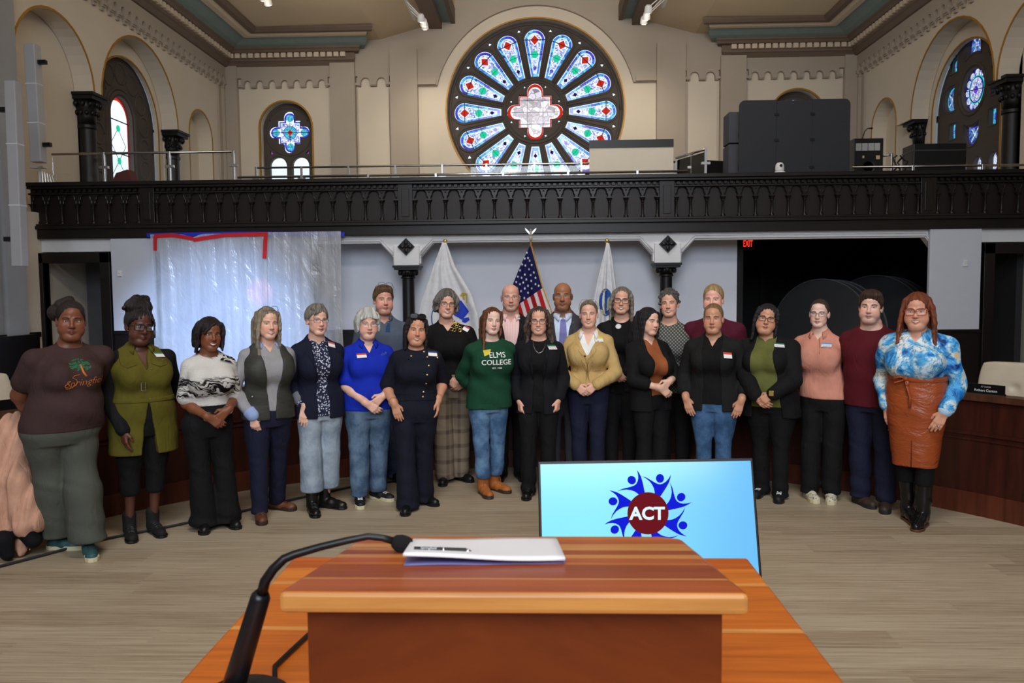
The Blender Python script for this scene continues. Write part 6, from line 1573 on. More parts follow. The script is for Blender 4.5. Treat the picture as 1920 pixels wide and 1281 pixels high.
    # ------------------------------------------------------------ garments
    def opening(s, S, kind, extra=0):
        H = s.H; x = s.shx
        if kind == 'crew': S.sub(ell((s.hx, -.006, .870 * H), (.066, .082, .052 * H)), .004); S.cut(lambda x, y, z: z - .5 * y - .838 * H, .004)
        elif kind == 'wide': S.sub(ell((s.hx, -.02, .865 * H), (.080, .09, .050 * H)), .005)
        elif kind == 'high': S.sub(ell((s.hx, -.006, .888 * H), (.054, .062, .040 * H)), .004)
        elif kind[0] == 'v':
            d = float(kind[1:]) if len(kind) > 1 else .10; S.cut(lambda x, y, z: z - .5 * y - .842 * H, .004); S.sub(ell((s.hx, -.006, .874 * H), (.060, .082, .050 * H)), .004); zt = .86 * H; zb = .84 * H - d
            S.sub((lambda X, Y, Z: np.maximum(np.maximum(np.abs(X - s.shx - (s.hx - s.shx) * .5) - .066 * np.clip((Z - zb) / (zt - zb), -.5, 1), Y - .0), Z - zt) * .9, (V3(x - .12, -.5, zb), V3(x + .12, 0, zt))), .003)
    def folds(s, S, amp=.003, z0=None):
        r = random.Random(int(s.X * 97) + 5); K = [(r.uniform(8, 22), r.uniform(4, 10), r.uniform(12, 40), r.uniform(0, 6), r.uniform(-8, 8)) for _ in range(3)]
        def f(x, y, z):
            v = 0
            for a, b, c, ph, e in K: v = v + np.sin(x * a + y * b + z * c + ph + 1.5 * np.sin(x * e + z * 7))
            return v * amp / 2
        S.disp(f)
    def top(s, root, m, name='shirt', hem=.50, sleeve=.6, neck='crew', inf=.010, tight=0, fold=.003, open_=None, flare=.006, sl_inf=None, hemk=.0, cuffs=True, sides=(-1, 1), hemx=None):
        S = Shape(); H = s.H
        s.torso(S, inf, skirt=min(hem, .48), vest=sleeve == .05)
        for sd in (() if sleeve == .05 else sides): s.armp(S, sd, (sl_inf if sl_inf is not None else inf), sleeve if not isinstance(sleeve, tuple) else sleeve[0 if sd < 0 else 1], flare=flare)
        if neck in ('high',): S.u(rc((s.shx, .016 * H, .80 * H), (s.hx, .012 * H, .850 * H), .045 * H, .036 * H + inf * .5), .03)
        s.opening(S, neck)
        if open_: 
            zs, ws = zip(*sorted(open_)); zs = np.array(zs) * H
            S.sub((lambda X, Y, Z: np.maximum(np.abs(X - np.interp(Z, (.45 * H, .8 * H), (s.g('hipx', 0), s.shx))) - np.interp(Z, zs, ws), Y + .0) * .9, (V3(-.4, -.6, zs[0] - .05), V3(.4, .0, zs[-1] + .1))), .004)
        # keep the sleeves when trimming the hem: only trim around the trunk
        hemz = hem * H
        def hf(x, y, z):
            hz = hemz if hemx is None else np.interp(x, hemx[0], hemx[1])
            return (hz - z)
        T = Shape(); T.ops = S.ops
        # sleeves end at the cuff automatically; hem trims everything below except forearms
        A = [s.arms[sd] for sd in sides if (sleeve if not isinstance(sleeve, tuple) else sleeve[0 if sd < 0 else 1]) > 1.2]
        if A:
            S2 = Shape(); 
            for sd in sides: s.armp(S2, sd, (sl_inf if sl_inf is not None else inf), sleeve if not isinstance(sleeve, tuple) else sleeve[0 if sd < 0 else 1], flare=flare)
            S.cut(lambda x, y, z: hf(x, y, z)); lo, hi = S2.bbox(); S.u((lambda x, y, z: S2.at(x, y, z), (lo, hi)), .004)
        else: S.cut(lambda x, y, z: hf(x, y, z))
        if fold: s.folds(S, fold)
        o = shape_obj(name, S, m, root, .0068, hcf=None); s.topS = S; setattr(s, name + 'S', S); return o
    def legs(s, root, m, name='trousers', hemw=.045, waist=.535, hemz=.02, inf=.008, thigh=1.0, knee=1.0, fold=.0035, skirtish=0):
        S = Shape(); H = s.H; rows = [r for r in s.rows if r[0] <= (waist + .05) * H]; S.u(loft(rows, inf, 2.2), .02)
        if s.g('belly', 0): 
            r0 = next(r for r in s.rows if r[0] > .58 * H); be = s.belly; S.u(ell((r0[3], r0[4] - .01 - .022 * be, s.g('bellyz', .585) * H), (r0[1] * .92 + inf * .5, r0[2] + .018 * be + inf * .5, .085 * H + inf)), .05)
        hxp = s.g('hipx', 0); kw = s.kw[0] * thigh
        for sd in (-1, 1):
            ft = s.feet[sd]; y0 = ft[1]; R = []
            cx = lambda z: np.interp(z, (0, .27 * H, .50 * H), (ft[0], (ft[0] + hxp + sd * .050 * H) / 2 + sd * .003, hxp + sd * .050 * H * kw ** .3)); cy = lambda z: np.interp(z, (0, .27 * H, .5 * H), (y0 + .015, y0 * .5 - .005, .004 * H))
            for z, r in ((hemz, hemw), (.10 * H, hemw * .55 + .45 * .036 * H * knee), (.19 * H, (.037 * H * knee) * .75 + hemw * .25), (.28 * H, .037 * H * knee), (.36 * H, .045 * H * kw ** .8), (.44 * H, .054 * H * kw), (.50 * H, .052 * H * kw)):
                R.append((z, r, r * (1.06 if z > .3 * H else 1.1), float(cx(z)), float(cy(z))))
            S.u(loft(R, inf, 2, .004), .018)
        S.cut(lambda x, y, z: z - waist * H)
        if fold:
            s.folds(S, fold * .6); S.disp(lambda x, y, z: fold * np.sin(z * 75 + x * 14 + 2 * np.sin(z * 21)) * np.exp(-((z - .06 * H) / .10) ** 2) + fold * .5 * np.sin(z * 60 + x * 30) * np.exp(-((z - .29 * H) / .05) ** 2))
        S.cut(lambda x, y, z: hemz - z)
        o = shape_obj(name, S, m, root, (.0075, .0075, .009)); s.legsS = S; return o
    def belt(s, root, m, z0, z1, inf=.02, name='belt'):
        S = Shape(); s.torso(S, inf, skirt=.40); S.cut(lambda x, y, z: z - z1 * s.H); S.cut(lambda x, y, z: z0 * s.H - z); S.cut(lambda x, y, z: z - .7 * s.H); o = shape_obj(name, S, m, root, (.007, .007, .005)); s.beltS = S; return o
    def skirt(s, root, m, rows, name='skirt'):
        S = Shape(); S.u(loft(rows, 0, 2.2, .004), .01); s.folds(S, .003); o = shape_obj(name, S, m, root, .007); s.skirtS = S; return o
    def shoes(s, root, m, kind='shoe', m2=None, ang=(12, 12), L=.235, heel=.0):
        m2 = m2 or m_blackp
        for i, sd in enumerate((-1, 1)):
            ft = s.feet[sd]; a = math.radians(ang[i] * sd); dx, dy = math.sin(a), -math.cos(a); q = L / .235
            pt = lambda t, w, z: V3(ft[0] + dx * t * q - dy * w, ft[1] + .01 + dy * t * q + dx * w, z)
            S = Shape(); hz = heel
            S.u(rc(pt(-.045, 0, .038 + hz), pt(.03, 0, .042 + hz * .7), .034, .038), .02); S.u(rc(pt(.05, 0, .036 + hz * .4), pt(.150, 0, .030), .037, .029), .03); S.u(rc(pt(.10, .012 * sd, .026), pt(.13, -.01 * sd, .026), .030, .028), .02)
            S.u(rc(pt(-.03, 0, .05 + hz), pt(-.022, 0, .085 + hz), .034, .033), .02)
            if kind in ('sneaker', 'loafer', 'shoe', 'clog'): S.cut(lambda x, y, z: z - (.082 + hz), .006)
            if kind == 'boot': S.u(rc(pt(-.02, 0, .06), pt(-.018, 0, .15 + hz), .042, .046), .02)
            if kind == 'duck': S.u(rc(pt(-.02, 0, .06), pt(-.015, 0, .19), .048, .054), .02)
            if kind == 'tall': S.u(rc(pt(-.02, 0, .06), pt(-.012, 0, .18), .044, .050), .02); S.u(rc(pt(-.012, 0, .18), ((ft[0] + s.g('hipx', 0) + sd * .05 * s.H) / 2, ft[1] * .5, .45), .052, .066), .03); S.disp(lambda x, y, z: .003 * np.sin(z * 70 + x * 30) * np.exp(-((z - .12) / .06) ** 2))
            S.cut(lambda x, y, z: .014 - z, .002)
            o = shape_obj({'boot': 'boot', 'tall': 'boot', 'duck': 'boot'}.get(kind, 'shoe'), S, m, root, (.006, .006, .006))
            b = B(); out = []
            prof = [(-.083, 0), (-.076, .024), (-.05, .036), (0, .034), (.05, .038), (.10, .046), (.14, .043), (.172, .026), (.182, 0), (.172, -.026), (.14, -.040), (.10, -.040), (.05, -.033), (0, -.031), (-.05, -.034), (-.076, -.022)]
            th = {'sneaker': .030, 'duck': .03, 'clog': .03}.get(kind, .018)
            lp = [pt(t, w * sd, 0)[:2] for t, w in prof]
            if heel < .02 or 1: b.plate([[tuple(p) for p in lp]], lambda u, v, w: (u, v, w), 0, th)
            if heel >= .02: b.plate([[tuple(pt(t, w * sd * .9, 0)[:2]) for t, w in prof if t < -.03]], lambda u, v, w: (u, v, w), 0, .016 + hz + .03)
            obj('sole', b, m2, o, bevel=.003)
            if kind in ('sneaker', 'boot', 'duck'):
                b = B(); 
                for j in range(4):
                    for e in (-1, 1):
                        pA, pB = pt(.035 + .022 * j, -.018 * e, .10), pt(.045 + .022 * j, .018 * e, .10)
                        pa, _ = S.march(V3(pA[0], pA[1], .3), (0, 0, -1.), 50, .4); pb, _ = S.march(V3(pB[0], pB[1], .3), (0, 0, -1.), 50, .4); mid = (pa[0] + pb[0]) / 2; mid[2] = max(pa[0][2], pb[0][2]) + .004
                        b.tube([pa[0], mid, pb[0]], .0028, 5)
                obj('laces', b, s.g('lace_m', m_blackp), o)
    # ------------------------------------------------------------ decorations
    def patch(s, root, S, pts, m, name, off=.003, th=.004, px=True, cuts=2):
        """flat cloth piece laid on garment S. pts are photo pixels (px) or local (x,z)"""
        if px:
            q = []
            for p in pts:
                h, n = s.hit(S, *p); q.append((h[0], h[2]) if h is not None else None)
            q = [a for a in q if a is not None]
        else: q = pts
        if len(q) < 3: return None
        b = B(); b.plate([q], lambda u, v, w: (u, w, v), 0, 1)
        bmesh.ops.triangulate(b.b, faces=b.b.faces)
        bmesh.ops.subdivide_edges(b.b, edges=[e for e in b.b.edges if abs(e.verts[0].co.y - e.verts[1].co.y) < .5], cuts=cuts, use_grid_fill=True)
        vs = list(b.b.verts); y = s_front = S.front(np.array([v.co.x for v in vs]), np.array([v.co.z for v in vs]))
        for v, yy in zip(vs, y): v.co.y = yy - off - (th if v.co.y < .5 else -.004)
        return obj(name, b, m, root)
    def badge(s, root, S, px, py, top=(200, 60, 50), w=.085, h=.055, tilt=0, lines=None, ink=(60, 50, 60)):
        p, n = s.hit(S, px, py, .004)
        if p is None: return
        up = nrm(V3(0, 0, 1) - n * n[2]); rt = nrm(np.cross(up, n)); rt = -rt if rt[0] < 0 else rt; a = math.radians(tilt); rt, up = rt * math.cos(a) + up * math.sin(a), up * math.cos(a) - rt * math.sin(a)
        fn = lambda u, v, w_: tuple(p + rt * u + up * v + n * w_)
        b = B(); b.plate([[(-w / 2, -h / 2), (w / 2, -h / 2), (w / 2, h / 2), (-w / 2, h / 2)]], fn, 0, .002); o = obj('name_badge', b, plain('badge_white', (240, 238, 236), .5, var=.01), root)
        b = B(); b.plate([[(-w / 2, h * .16), (w / 2, h * .16), (w / 2, h / 2), (-w / 2, h / 2)]], fn, .0021, .0028); obj('badge_header', b, plain('badge_%d_%d_%d' % top, top, .5), o)
        if lines:
            b = B()
            for j, (t_, sz, dv) in enumerate(lines):
                q = [fn(w * .8 * (k / 22 - .5), dv + sz * .32 * math.sin(k * 2.1 + j) * (.5 + .5 * math.sin(k * 1.3)), .003) for k in range(23)]; b.tube(q, .0011, 4)
            obj('handwriting', b, plain('ink_%d_%d_%d' % ink, ink, .6), o)
    def buttons(s, root, S, pts, m, r=.008):
        for p_ in pts:
            p, n = s.hit(S, *p_, .003)
            if p is None: continue
            b = B(); b.ball(tuple(p), (r, r, r * .6), Vector(n).to_track_quat('Z', 'Y').to_matrix(), u=12, v=6); obj('button', b, m, root, smooth=True)
    def cord(s, root, S, pts, m, r=.003, name='necklace', off=.003):
        q = []
        for p_ in pts:
            p, n = s.hit(S, *p_, off)
            if p is not None: q.append(p)
        b = B(); b.tube(q, r, 6); return obj(name, b, m, root, smooth=True)
    def glasses(s, root, m, shape='rect', up=0, w=.026, h=.018, r=.0016, z=.0, tint=None):
        """up: 1 = pushed up on the hair"""
        c, hs, R = s.hc, s.hs, s.R; S = s.HS if not up else s.hairS if hasattr(s, 'hairS') else s.HS
        if up: base = V3(0, -.088, .105); tl = Rh(0, -18, 0)
        else: 
            p, ok = S.march(c + R @ V3(0, -.3, .008) * hs, R @ V3(0, 1, 0), 50, .5); y = ((p[0] - c) @ R / hs)[1]; base = V3(0, y - .006, .001 + z); tl = Rh(0, 0, 0)
        if up:
            d = nrm(V3(0, -.62, .78)); o_ = c + R @ (V3(0, .0, .03) + d * .3) * hs; p, ok = S.march(o_, -(R @ d), 60, .5); base = ((p[0] - c) @ R / hs) + d * .020
        g = thing_child('glasses', root); fn = lambda u, v, w_: tuple(c + R @ (base + tl @ V3(u, w_ + abs(u) ** 2 * 4.0, v)) * hs)
        for sd in (-1, 1):
            n = 28; L = []
            for i in range(n):
                t = 2 * math.pi * i / n; e = .42 if shape == 'rect' else (.62 if shape == 'soft' else 1.0); cx, cy = math.cos(t), math.sin(t)
                L.append((sd * .0335 + w * math.copysign(abs(cx) ** e, cx), h * math.copysign(abs(cy) ** e, cy) - .001))
            b = B(); b.tube([fn(u, v, 0) for u, v in L + L[:1]], r, 6, caps=False); obj('rim', b, m, g, smooth=True)
            b = B(); b.plate([L], lambda u, v, w_: fn(u, v, w_), 0, .0012); obj('lens', b, tint or m_lens, g)
            if not up: b = B(); b.tube([fn(sd * (.0335 + w), h * .35, 0), fn(sd * .072, h * .35, .012), fn(sd * .080, h * .25, .07)], r * .9, 6); obj('temple', b, m, g, smooth=True)
            else: b = B(); b.tube([fn(sd * (.0335 + w), h * .3, 0), fn(sd * .078, -.005, .03), fn(sd * .086, -.05, .05)], r * .9, 6); obj('temple', b, m, g, smooth=True)
        b = B(); b.tube([fn(-.0085, .003, 0), fn(0, .006, -.001), fn(.0085, .003, 0)], r, 6); obj('bridge', b, m, g, smooth=True)
    def collar(s, root, m, name='collar', z=.838, r0=.058, r1=.078, gap=40, h=.032, drop=.012, pts=.03):
        H = s.H; b = B(); rows = []
        n = 22
        for i in range(n + 1):
            a = math.radians(-90 + gap + (360 - 2 * gap) * i / n); fr = max(0, -math.sin(a)); cx, cy = s.hx, .004
            inr = (cx + r0 * math.cos(a), cy + r0 * 1.08 * math.sin(a), z * H + .004 - .012 * fr); tp = (cx + (r0 + .003) * math.cos(a), cy + (r0 + .003) * 1.08 * math.sin(a), z * H + h - .03 * fr)
            ou = (cx + r1 * math.cos(a), cy + r1 * 1.1 * math.sin(a) - pts * .5 * fr ** 3, z * H - drop - pts * fr ** 3 - .01 * fr); rows.append([b.b.verts.new(q) for q in (inr, tp, ou)])
        for i in range(n):
            for j in range(2): b._f([rows[i][j], rows[i + 1][j], rows[i + 1][j + 1], rows[i][j + 1]])
        o = obj(name, b, m, root, smooth=True); md = o.modifiers.new('s', 'SOLIDIFY'); md.thickness = .005; md.offset = 1; return o
def new_person(label, **k):
    f = Fig(**k); r = thing('person', label, 'person', (f.X, f.Y, 0), f.rz, 'people standing in the group'); f.root = r; f.build_body(r); return f, r

# ================================================================== PEOPLE: the group
def jeans(name, c, c2): 
    M = Mat(name); v = M.co(); f = M.noise(v, 7, 4, .6); x, y, z = M.xyz(v); M.bump(M.noise(M.scl(v, (1.5, 1.5, .6)), 9, 3, .55, .8), .4, .03)
    return M.fin(M.mix(f.step(.35, .68), c, c2), .85, 0, .25)
blk = cloth('black_cloth', (17, 16, 18), fold=.5); blk2 = cloth('black_knit', (13, 12, 13), fold=.5); navy = cloth('navy_cloth', (18, 20, 34), fold=.5); navy2 = cloth('navy_pants_cloth', (26, 28, 50), fold=.5)
DEEP = dict(lip=(120, 55, 50), brow=(20, 14, 12))
eye_br, eye_bl, eye_dk, eye_gr = eye_mat('eye_brown', (84, 52, 30)), eye_mat('eye_blue', (80, 110, 140)), eye_mat('eye_dark', (40, 24, 16)), eye_mat('eye_hazel', (96, 92, 60))
sk_deep = skin_mat('skin_deep', (124, 74, 52), smile=1, **DEEP); sk_deep2 = skin_mat('skin_deeper', (92, 54, 40), smile=.8, lip=(104, 50, 46), brow=(16, 12, 10)); sk_deep3 = skin_mat('skin_deep_smile', (128, 76, 50), smile=1.3, teeth=.9, lip=(130, 60, 55), brow=(20, 14, 12))
sk_fair = skin_mat('skin_fair', (232, 182, 160), brow=(130, 104, 84)); sk_fairs = skin_mat('skin_fair_smile', (232, 180, 156), teeth=.9, smile=1.3, lip=(190, 96, 92), brow=(120, 92, 70)); sk_fairm = skin_mat('skin_fair_man', (222, 162, 140), brow=(104, 74, 54), beard=(130, 100, 86), lip=(176, 104, 94))
sk_tan = skin_mat('skin_tan', (206, 150, 120), brow=(58, 38, 30), lip=(172, 86, 80)); sk_tans = skin_mat('skin_tan_smile', (206, 148, 118), teeth=.9, smile=1.3, brow=(50, 34, 28), lip=(170, 80, 78)); sk_bald = skin_mat('skin_bald_fair', (228, 170, 148), brow=(150, 120, 100), beard=(150, 130, 120), bald=(140, 120, 110), lip=(176, 110, 100)); sk_balddeep = skin_mat('skin_bald_brown', (168, 112, 80), brow=(70, 50, 40), beard=(70, 52, 44), bald=(60, 48, 42), lip=(150, 92, 84))
sk_pale = skin_mat('skin_pale', (236, 196, 178), brow=(110, 80, 60), lip=(196, 110, 106)); sk_palem = skin_mat('skin_pale_man', (232, 184, 164), brow=(60, 42, 34), lip=(190, 110, 104), beard=(150, 120, 110), browh=1.3)
sk_light = skin_mat('skin_light_smile', (226, 172, 146), teeth=.9, smile=1.3, brow=(70, 52, 44), lip=(180, 90, 86)); sk_glam = skin_mat('skin_powdered', (232, 184, 160), brow=(34, 24, 22), lip=(176, 92, 90), browh=1.2)
def zof(px, py, Y): return float(P(px, py, Y)[2])
def mk(label, foot, top, skin, eye, hair_t=.018, Y=None, **k):
    if Y is None: p = PF(*foot); pos = (float(p[0]), float(p[1]) + .07)
    else: pos = (float(P(foot[0], 800, Y)[0]), Y)
    H = zof(top[0], top[1], pos[1] - .02) - hair_t
    return new_person(label, pos=pos, height=H, head=(top[0], top[1]), skin_m=skin, eye_m=eye, **k)
h_black = hair_mat('hair_black', (26, 20, 20)); h_blackc = hair_mat('hair_black_coily', (30, 22, 20), curl=True)

# 1 brown T-shirt
f, r = mk('person in a dark brown tree-print T-shirt and grey-green wide trousers, arms behind the back', (140, 1042), (130, 562), sk_deep, eye_dk, turn=16, look=(-14, 0, 3), k=(1.30, 1.52, 1.24), kd=(1.4, 1.6, 1.3), cheek=.9, facew=1.1, jaw=1.1, arm_k=1.6, bust=.9, belly=.9, neck=1.15, sw=.122, hipx=-.09,
          armL=('behind', dict(x=.13, pole=(-1, .15, -.1))), armR=('behind',), footL=(112, 1030), footR=(168, 1042), hs=1.06)
f.hair(r, 'updo', h_blackc, th=.007, hl=.070, curly=True, bun=((-.070, .070, .050), (.062, .055, .058)), low=-.02, extra=[((-.06, .05, .10), (-.01, .04, .13), .035, .030)])
f.top(r, cloth('tshirt_dark_brown', (62, 43, 42)), name='t_shirt', hem=.505, sleeve=.62, neck='crew', inf=.010, flare=.010, fold=.004)
f.legs(r, cloth('trousers_grey_green', (78, 80, 72), sc=4), hemw=.105, hemz=.10, thigh=1.02, knee=1.7, fold=.006, waist=.54)
f.lace_m = plain('lace_dark_teal', (30, 50, 54), .7); f.shoes(r, plain('sneaker_teal', (44, 84, 86), .6), 'sneaker', plain('sneaker_sole_cream', (206, 196, 160), .6), ang=(-42, -10))
m_or = plain('print_orange', (196, 112, 44), .7); m_gr = plain('print_green', (40, 116, 76), .7)
def textS(f, r, S, s, size, px, py, m, name='lettering', rot=0, shear=0, bold=.001, off=.003, aspect=1.0):
    h, n = f.hit(S, px, py)
    b = B(); vs, fs = textmesh(s, size, shear, bold); vs = [(v.x * aspect * math.cos(rot) - v.y * math.sin(rot), v.x * math.sin(rot) + v.y * math.cos(rot)) for v in vs]
    xs, zs = np.array([h[0] + v[0] for v in vs]), np.array([h[2] + v[1] for v in vs]); ys = S.front(xs, zs) - off
    nv = [b.b.verts.new((x, y, z)) for x, y, z in zip(xs, ys, zs)]
    for q in fs: b._f([nv[i] for i in q])
    return obj(name, b, m, r)
S = f.t_shirtS
rnd = random.Random(9); b = B(); h, n = f.hit(S, 150, 686)
vs = []
for k in range(90):
    a, q = rnd.uniform(0, 6.28), rnd.uniform(.0, 1) ** .5; x, z = h[0] + .058 * q * math.cos(a), h[2] + .034 * q * math.sin(a) + .006; vs.append((x, z, rnd.uniform(0, 3.1), rnd.uniform(.006, .012)))
ys = S.front(np.array([v[0] for v in vs]), np.array([v[1] for v in vs])) - .0035
for (x, z, a, L), y in zip(vs, ys):
    c, s_ = math.cos(a) * L, math.sin(a) * L; b.quad((x - c, y, z - s_), (x + s_ * .5, y - .001, z - c * .5), (x + c, y, z + s_), (x - s_ * .5, y - .001, z + c * .5))
obj('printed_tree_crown', b, m_gr, r)
f.cord(r, S, [(151, 684), (154, 692), (157, 699), (163, 706)], m_or, r=.007, name='printed_trunk', off=.001)
textS(f, r, S, 'Springfield', .062, 163, 716, m_or, rot=.10, shear=.35, bold=-.0008, aspect=1.0)
f.cord(r, S, [(150, 703), (141, 704), (136, 709), (143, 712), (146, 718), (136, 727), (124, 730), (122, 724), (132, 716)], m_or, r=.0022, name='printed_flourish', off=.001)

# 2 olive sleeveless coat
f, r = mk('person in an olive belted sleeveless coat over black, braids wrapped up high, glasses', (268, 1010), (258, 574), sk_deep2, eye_dk, turn=14, look=(6, 4, 6), k=(1.18, 1.32, 1.22), kd=(1.2, 1.4, 1.25), cheek=.6, arm_k=1.3, bust=.8, belly=.3, sw=.113, armL=('side', (216, 800), dict(y=-.12)), armR=('behind', dict(x=.12, pole=(1, .2, 0))), footL=(245, 1008), footR=(290, 1000), hs=1.08)
f.hair(r, 'updo', h_black, th=.010, hl=.066, low=-.03, groove=.004, bun=((-.005, .035, .125), (.085, .085, .062)), extra=[((-.075, .02, .13), (-.105, .0, .115), .015, .012), ((.058, -.075, .07), (.075, -.085, -.06), .004, .003), ((-.02, -.088, .06), (-.03, -.105, .0), .003, .002), ((-.02, .05, .175), (.03, .03, .178), .030, .030)])
f.glasses(r, plain('frame_black_clear', (26, 22, 24), .2), 'rect', w=.028, h=.020, r=.0026)
f.top(r, blk, name='shirt', hem=.52, sleeve=1.96, neck='v.16', inf=.008, sl_inf=.012, fold=.003)
ol = cloth('coat_olive', (84, 76, 16), fold=.4, c2=(98, 90, 26))
f.legs(r, blk2, hemw=.042, hemz=.16, fold=.004)
f.top(r, ol, name='coat', hem=.375, sleeve=.05, neck='v.15', inf=.018, open_=[(.30, .070), (.50, .030), (.60, .004), (.612, -.03), (.80, -.03)], flare=.012)
f.belt(r, ol, .602, .622, .024)
S = f.coatS; b = B(); p, n = f.hit(f.coatS, 268, 723, .012); b.tube([tuple(p + V3(x, 0, z)) for x, z in ((-.014, -.028), (.012, -.028), (.012, .028), (-.014, .028), (-.014, -.028))], .003, 6); obj('buckle', b, m_chrome, r)
f.badge(r, S, 298, 666, (30, 120, 80), .075, .045, -6); f.collar(r, ol, r1=.095, pts=.05, z=.832, r0=.060)
f.patch(r, S, [(222, 668), (256, 678), (256, 684), (238, 690), (226, 684)], ol, 'pocket_flap', .002, .006)
f.patch(r, S, [(282, 672), (312, 672), (311, 683), (300, 687), (284, 682)], ol, 'pocket_flap', .002, .006)
f.buttons(r, S, [(272, 654), (284, 692), (281, 748), (283, 780)], plain('snap_brass', (120, 110, 60), .4, me=.6), .006)
f.lace_m = m_blackp; f.shoes(r, plain('boot_black_suede', (18, 16, 16), .8), 'boot', ang=(8, 5))

# 3 fuzzy sweater
def fuzzy():
    M = Mat('sweater_white_black_mohair'); v = M.co(); x, y, z = M.xyz(v); n1 = M.noise(M.scl(v, (1, 1, 1)), 5, 3, .6); w = z * 1.0 + (n1 - .5) * .22 + x * .12
    st = (M.noise(M.vec(x * 3, y * 3, w * 42), 1.6, 4, .65)).step(.47, .54)
    band_ = ((z - 1.045).abs().step(.055, .085) * -1 + 1).mx((((z + x * .35 - 1.27).abs()).step(.022, .045) * -1 + 1) * 1.0)
    k = st * band_; f = M.noise(v, 160, 3, .7); M.bump(f, .8, .01)
    return M.fin(M.mix(k, M.mix(f, (206, 200, 192), (240, 236, 230)), (22, 20, 22)), .95, 0, .1)
f, r = mk('person in a white and black fuzzy short-sleeved sweater and black flared trousers', (402, 998), (390, 593), sk_deep3, eye_dk, turn=14, look=(4, 0, 5), k=(1.0, 1.0, 1.0), kd=(1.0, 1.0, 1.05), bust=.7, arm_k=1.0, sw=.090, hipx=-.05, hs=1.02, armL=('clasp', (391, 783), dict(out=.4)), armR=('clasp', (434, 772), dict(out=.3)), footL=(385, 992), footR=(428, 985))
f.hair(r, 'bob', h_black, th=.010, len=.08, wave=.004, hl=.072, wide=1.05, extra=[((-.085, -.01, -.06), (-.100, -.01, -.13), .012, .006), ((-.08, .01, -.07), (-.085, .0, -.14), .010, .006), ((.085, -.02, -.05), (.088, -.03, -.11), .012, .006), ((.0, -.085, .085), (-.066, -.075, .01), .012, .010)])
f.legs(r, blk, hemw=.098, hemz=.035, waist=.62, fold=.005, knee=1.15)
f.top(r, fuzzy(), name='sweater', hem=.600, sleeve=.82, neck='crew', inf=.016, flare=.014, fold=.003)
f.shoes(r, m_blackp, 'shoe', ang=(15, 10), heel=.04)
for px, py, sd in ((391, 783, -1), (434, 772, 1)):
    a = f.arms[sd]; d = nrm(a['W'] - a['E']); c = a['W'] - d * .012; u = nrm(np.cross(d, V3(0, 0, 1))); v_ = np.cross(d, u); b = B(); b.tube([tuple(c + (u * math.cos(t) + v_ * math.sin(t)) * .0305) for t in np.linspace(0, 6.3, 20)], .005, 6, caps=False); obj('bracelet', b, m_chrome, r, smooth=True)

# 4 grey vest, long grey hair
f, r = mk('person with long grey-blond hair in a dark quilted vest over a grey sweater', (502, 980), (500, 574), sk_fairs, eye_bl, turn=16, look=(2, 0, 2), k=(1.02, 1.12, 1.06), kd=(1.05, 1.1, 1.1), bust=.5, arm_k=1.1, armL=('pocket', (467, 776)), armR=('behind', dict(x=.10, pole=(1, .2, 0))), footL=(489, 975), footR=(520, 955))
f.hair(r, 'long', hair_mat('hair_grey_blond', (112, 98, 84), (188, 170, 144)), th=.008, lenL=.36, lenR=.20, fwdL=1.0, fwdR=.1, wide=1.0, wave=.003, hl=.080)
f.top(r, cloth('sweater_light_grey', (150, 148, 150)), name='sweater', hem=.525, sleeve=1.93, neck='v.07', inf=.009)
f.legs(r, navy2, hemw=.052, hemz=.05, fold=.004)
def quilt():
    M = Mat('vest_quilted_dark_grey'); v = M.co(); x, y, z = M.xyz(v); M.bump((z * 26).fr().sin() * .8 + M.noise(v, 18, 3) * .6, .7, .012); return M.fin(M.mix(M.noise(v, 8, 3), (50, 50, 46), (66, 66, 60)), .6, 0, .3)
vq = quilt(); f.top(r, vq, name='vest', hem=.488, sleeve=.05, neck='v.02', inf=.022, open_=[(.4, .012), (.52, .020), (.62, .040), (.80, .075)], flare=.012)
f.collar(r, cloth('collar_blue_oxford', (150, 170, 214)), gap=48, r1=.080, z=.83, pts=.03); f.collar(r, vq, name='vest_collar', gap=62, r0=.078, r1=.104, z=.824, h=.035, pts=.02)
f.buttons(r, f.vestS, [(473, 744), (516, 785)], m_chrome, .006)
f.shoes(r, plain('shoe_brown_leather', (100, 58, 36), .5), 'sneaker', plain('sole_dark_brown', (50, 32, 24), .6), ang=(10, 35)); f.glasses(r, plain('frame_blue_grey', (40, 50, 64), .3), 'soft', up=1)
a = f.arms[-1]; S = Shape(); f.armp(S, -1, .018, 1.96, flare=.006); c0 = a['W'] - nrm(a['W'] - a['E']) * .055; dd = nrm(a['W'] - a['E']); S.cut(lambda x, y, z: -((x - c0[0]) * dd[0] + (y - c0[1]) * dd[1] + (z - c0[2]) * dd[2])); shape_obj('cuff', S, cloth('collar_blue_oxford', (150, 170, 214)), r, .006)

# 5 navy blazer, light jeans
def speck(name, c1, c2, sc, t0=.28, t1=.34):
    M = Mat(name); v = M.co(); d = M.voro(v, sc); f = M.noise(v, sc * .8, 3, .6); k = (d + (f - .5) * .5).step(t0, t1); M.bump(M.noise(v, 9, 3), .3, .03); return M.fin(M.mix(k, c2, c1), .85, 0, .2)
f, r = mk('person with short grey hair in a navy blazer, speckled blouse and pale wide jeans', (600, 962), (592, 569), sk_fair, eye_br, turn=15, look=(6, 0, 2), k=(1.02, 1.05, 1.02), bust=.4, armL=('front', (569, 762), dict(y=-.07)), armR=('front', (630, 768), dict(y=-.05)), footL=(587, 962), footR=(614, 952))
f.hair(r, 'pixie', hair_mat('hair_brown_grey', (66, 56, 50), (170, 160, 150)), th=.012, hl=.070, low=-.035, side=.01)
f.glasses(r, plain('frame_dark_brown', (50, 38, 34), .3), 'rect', w=.025, h=.014, r=.0014)
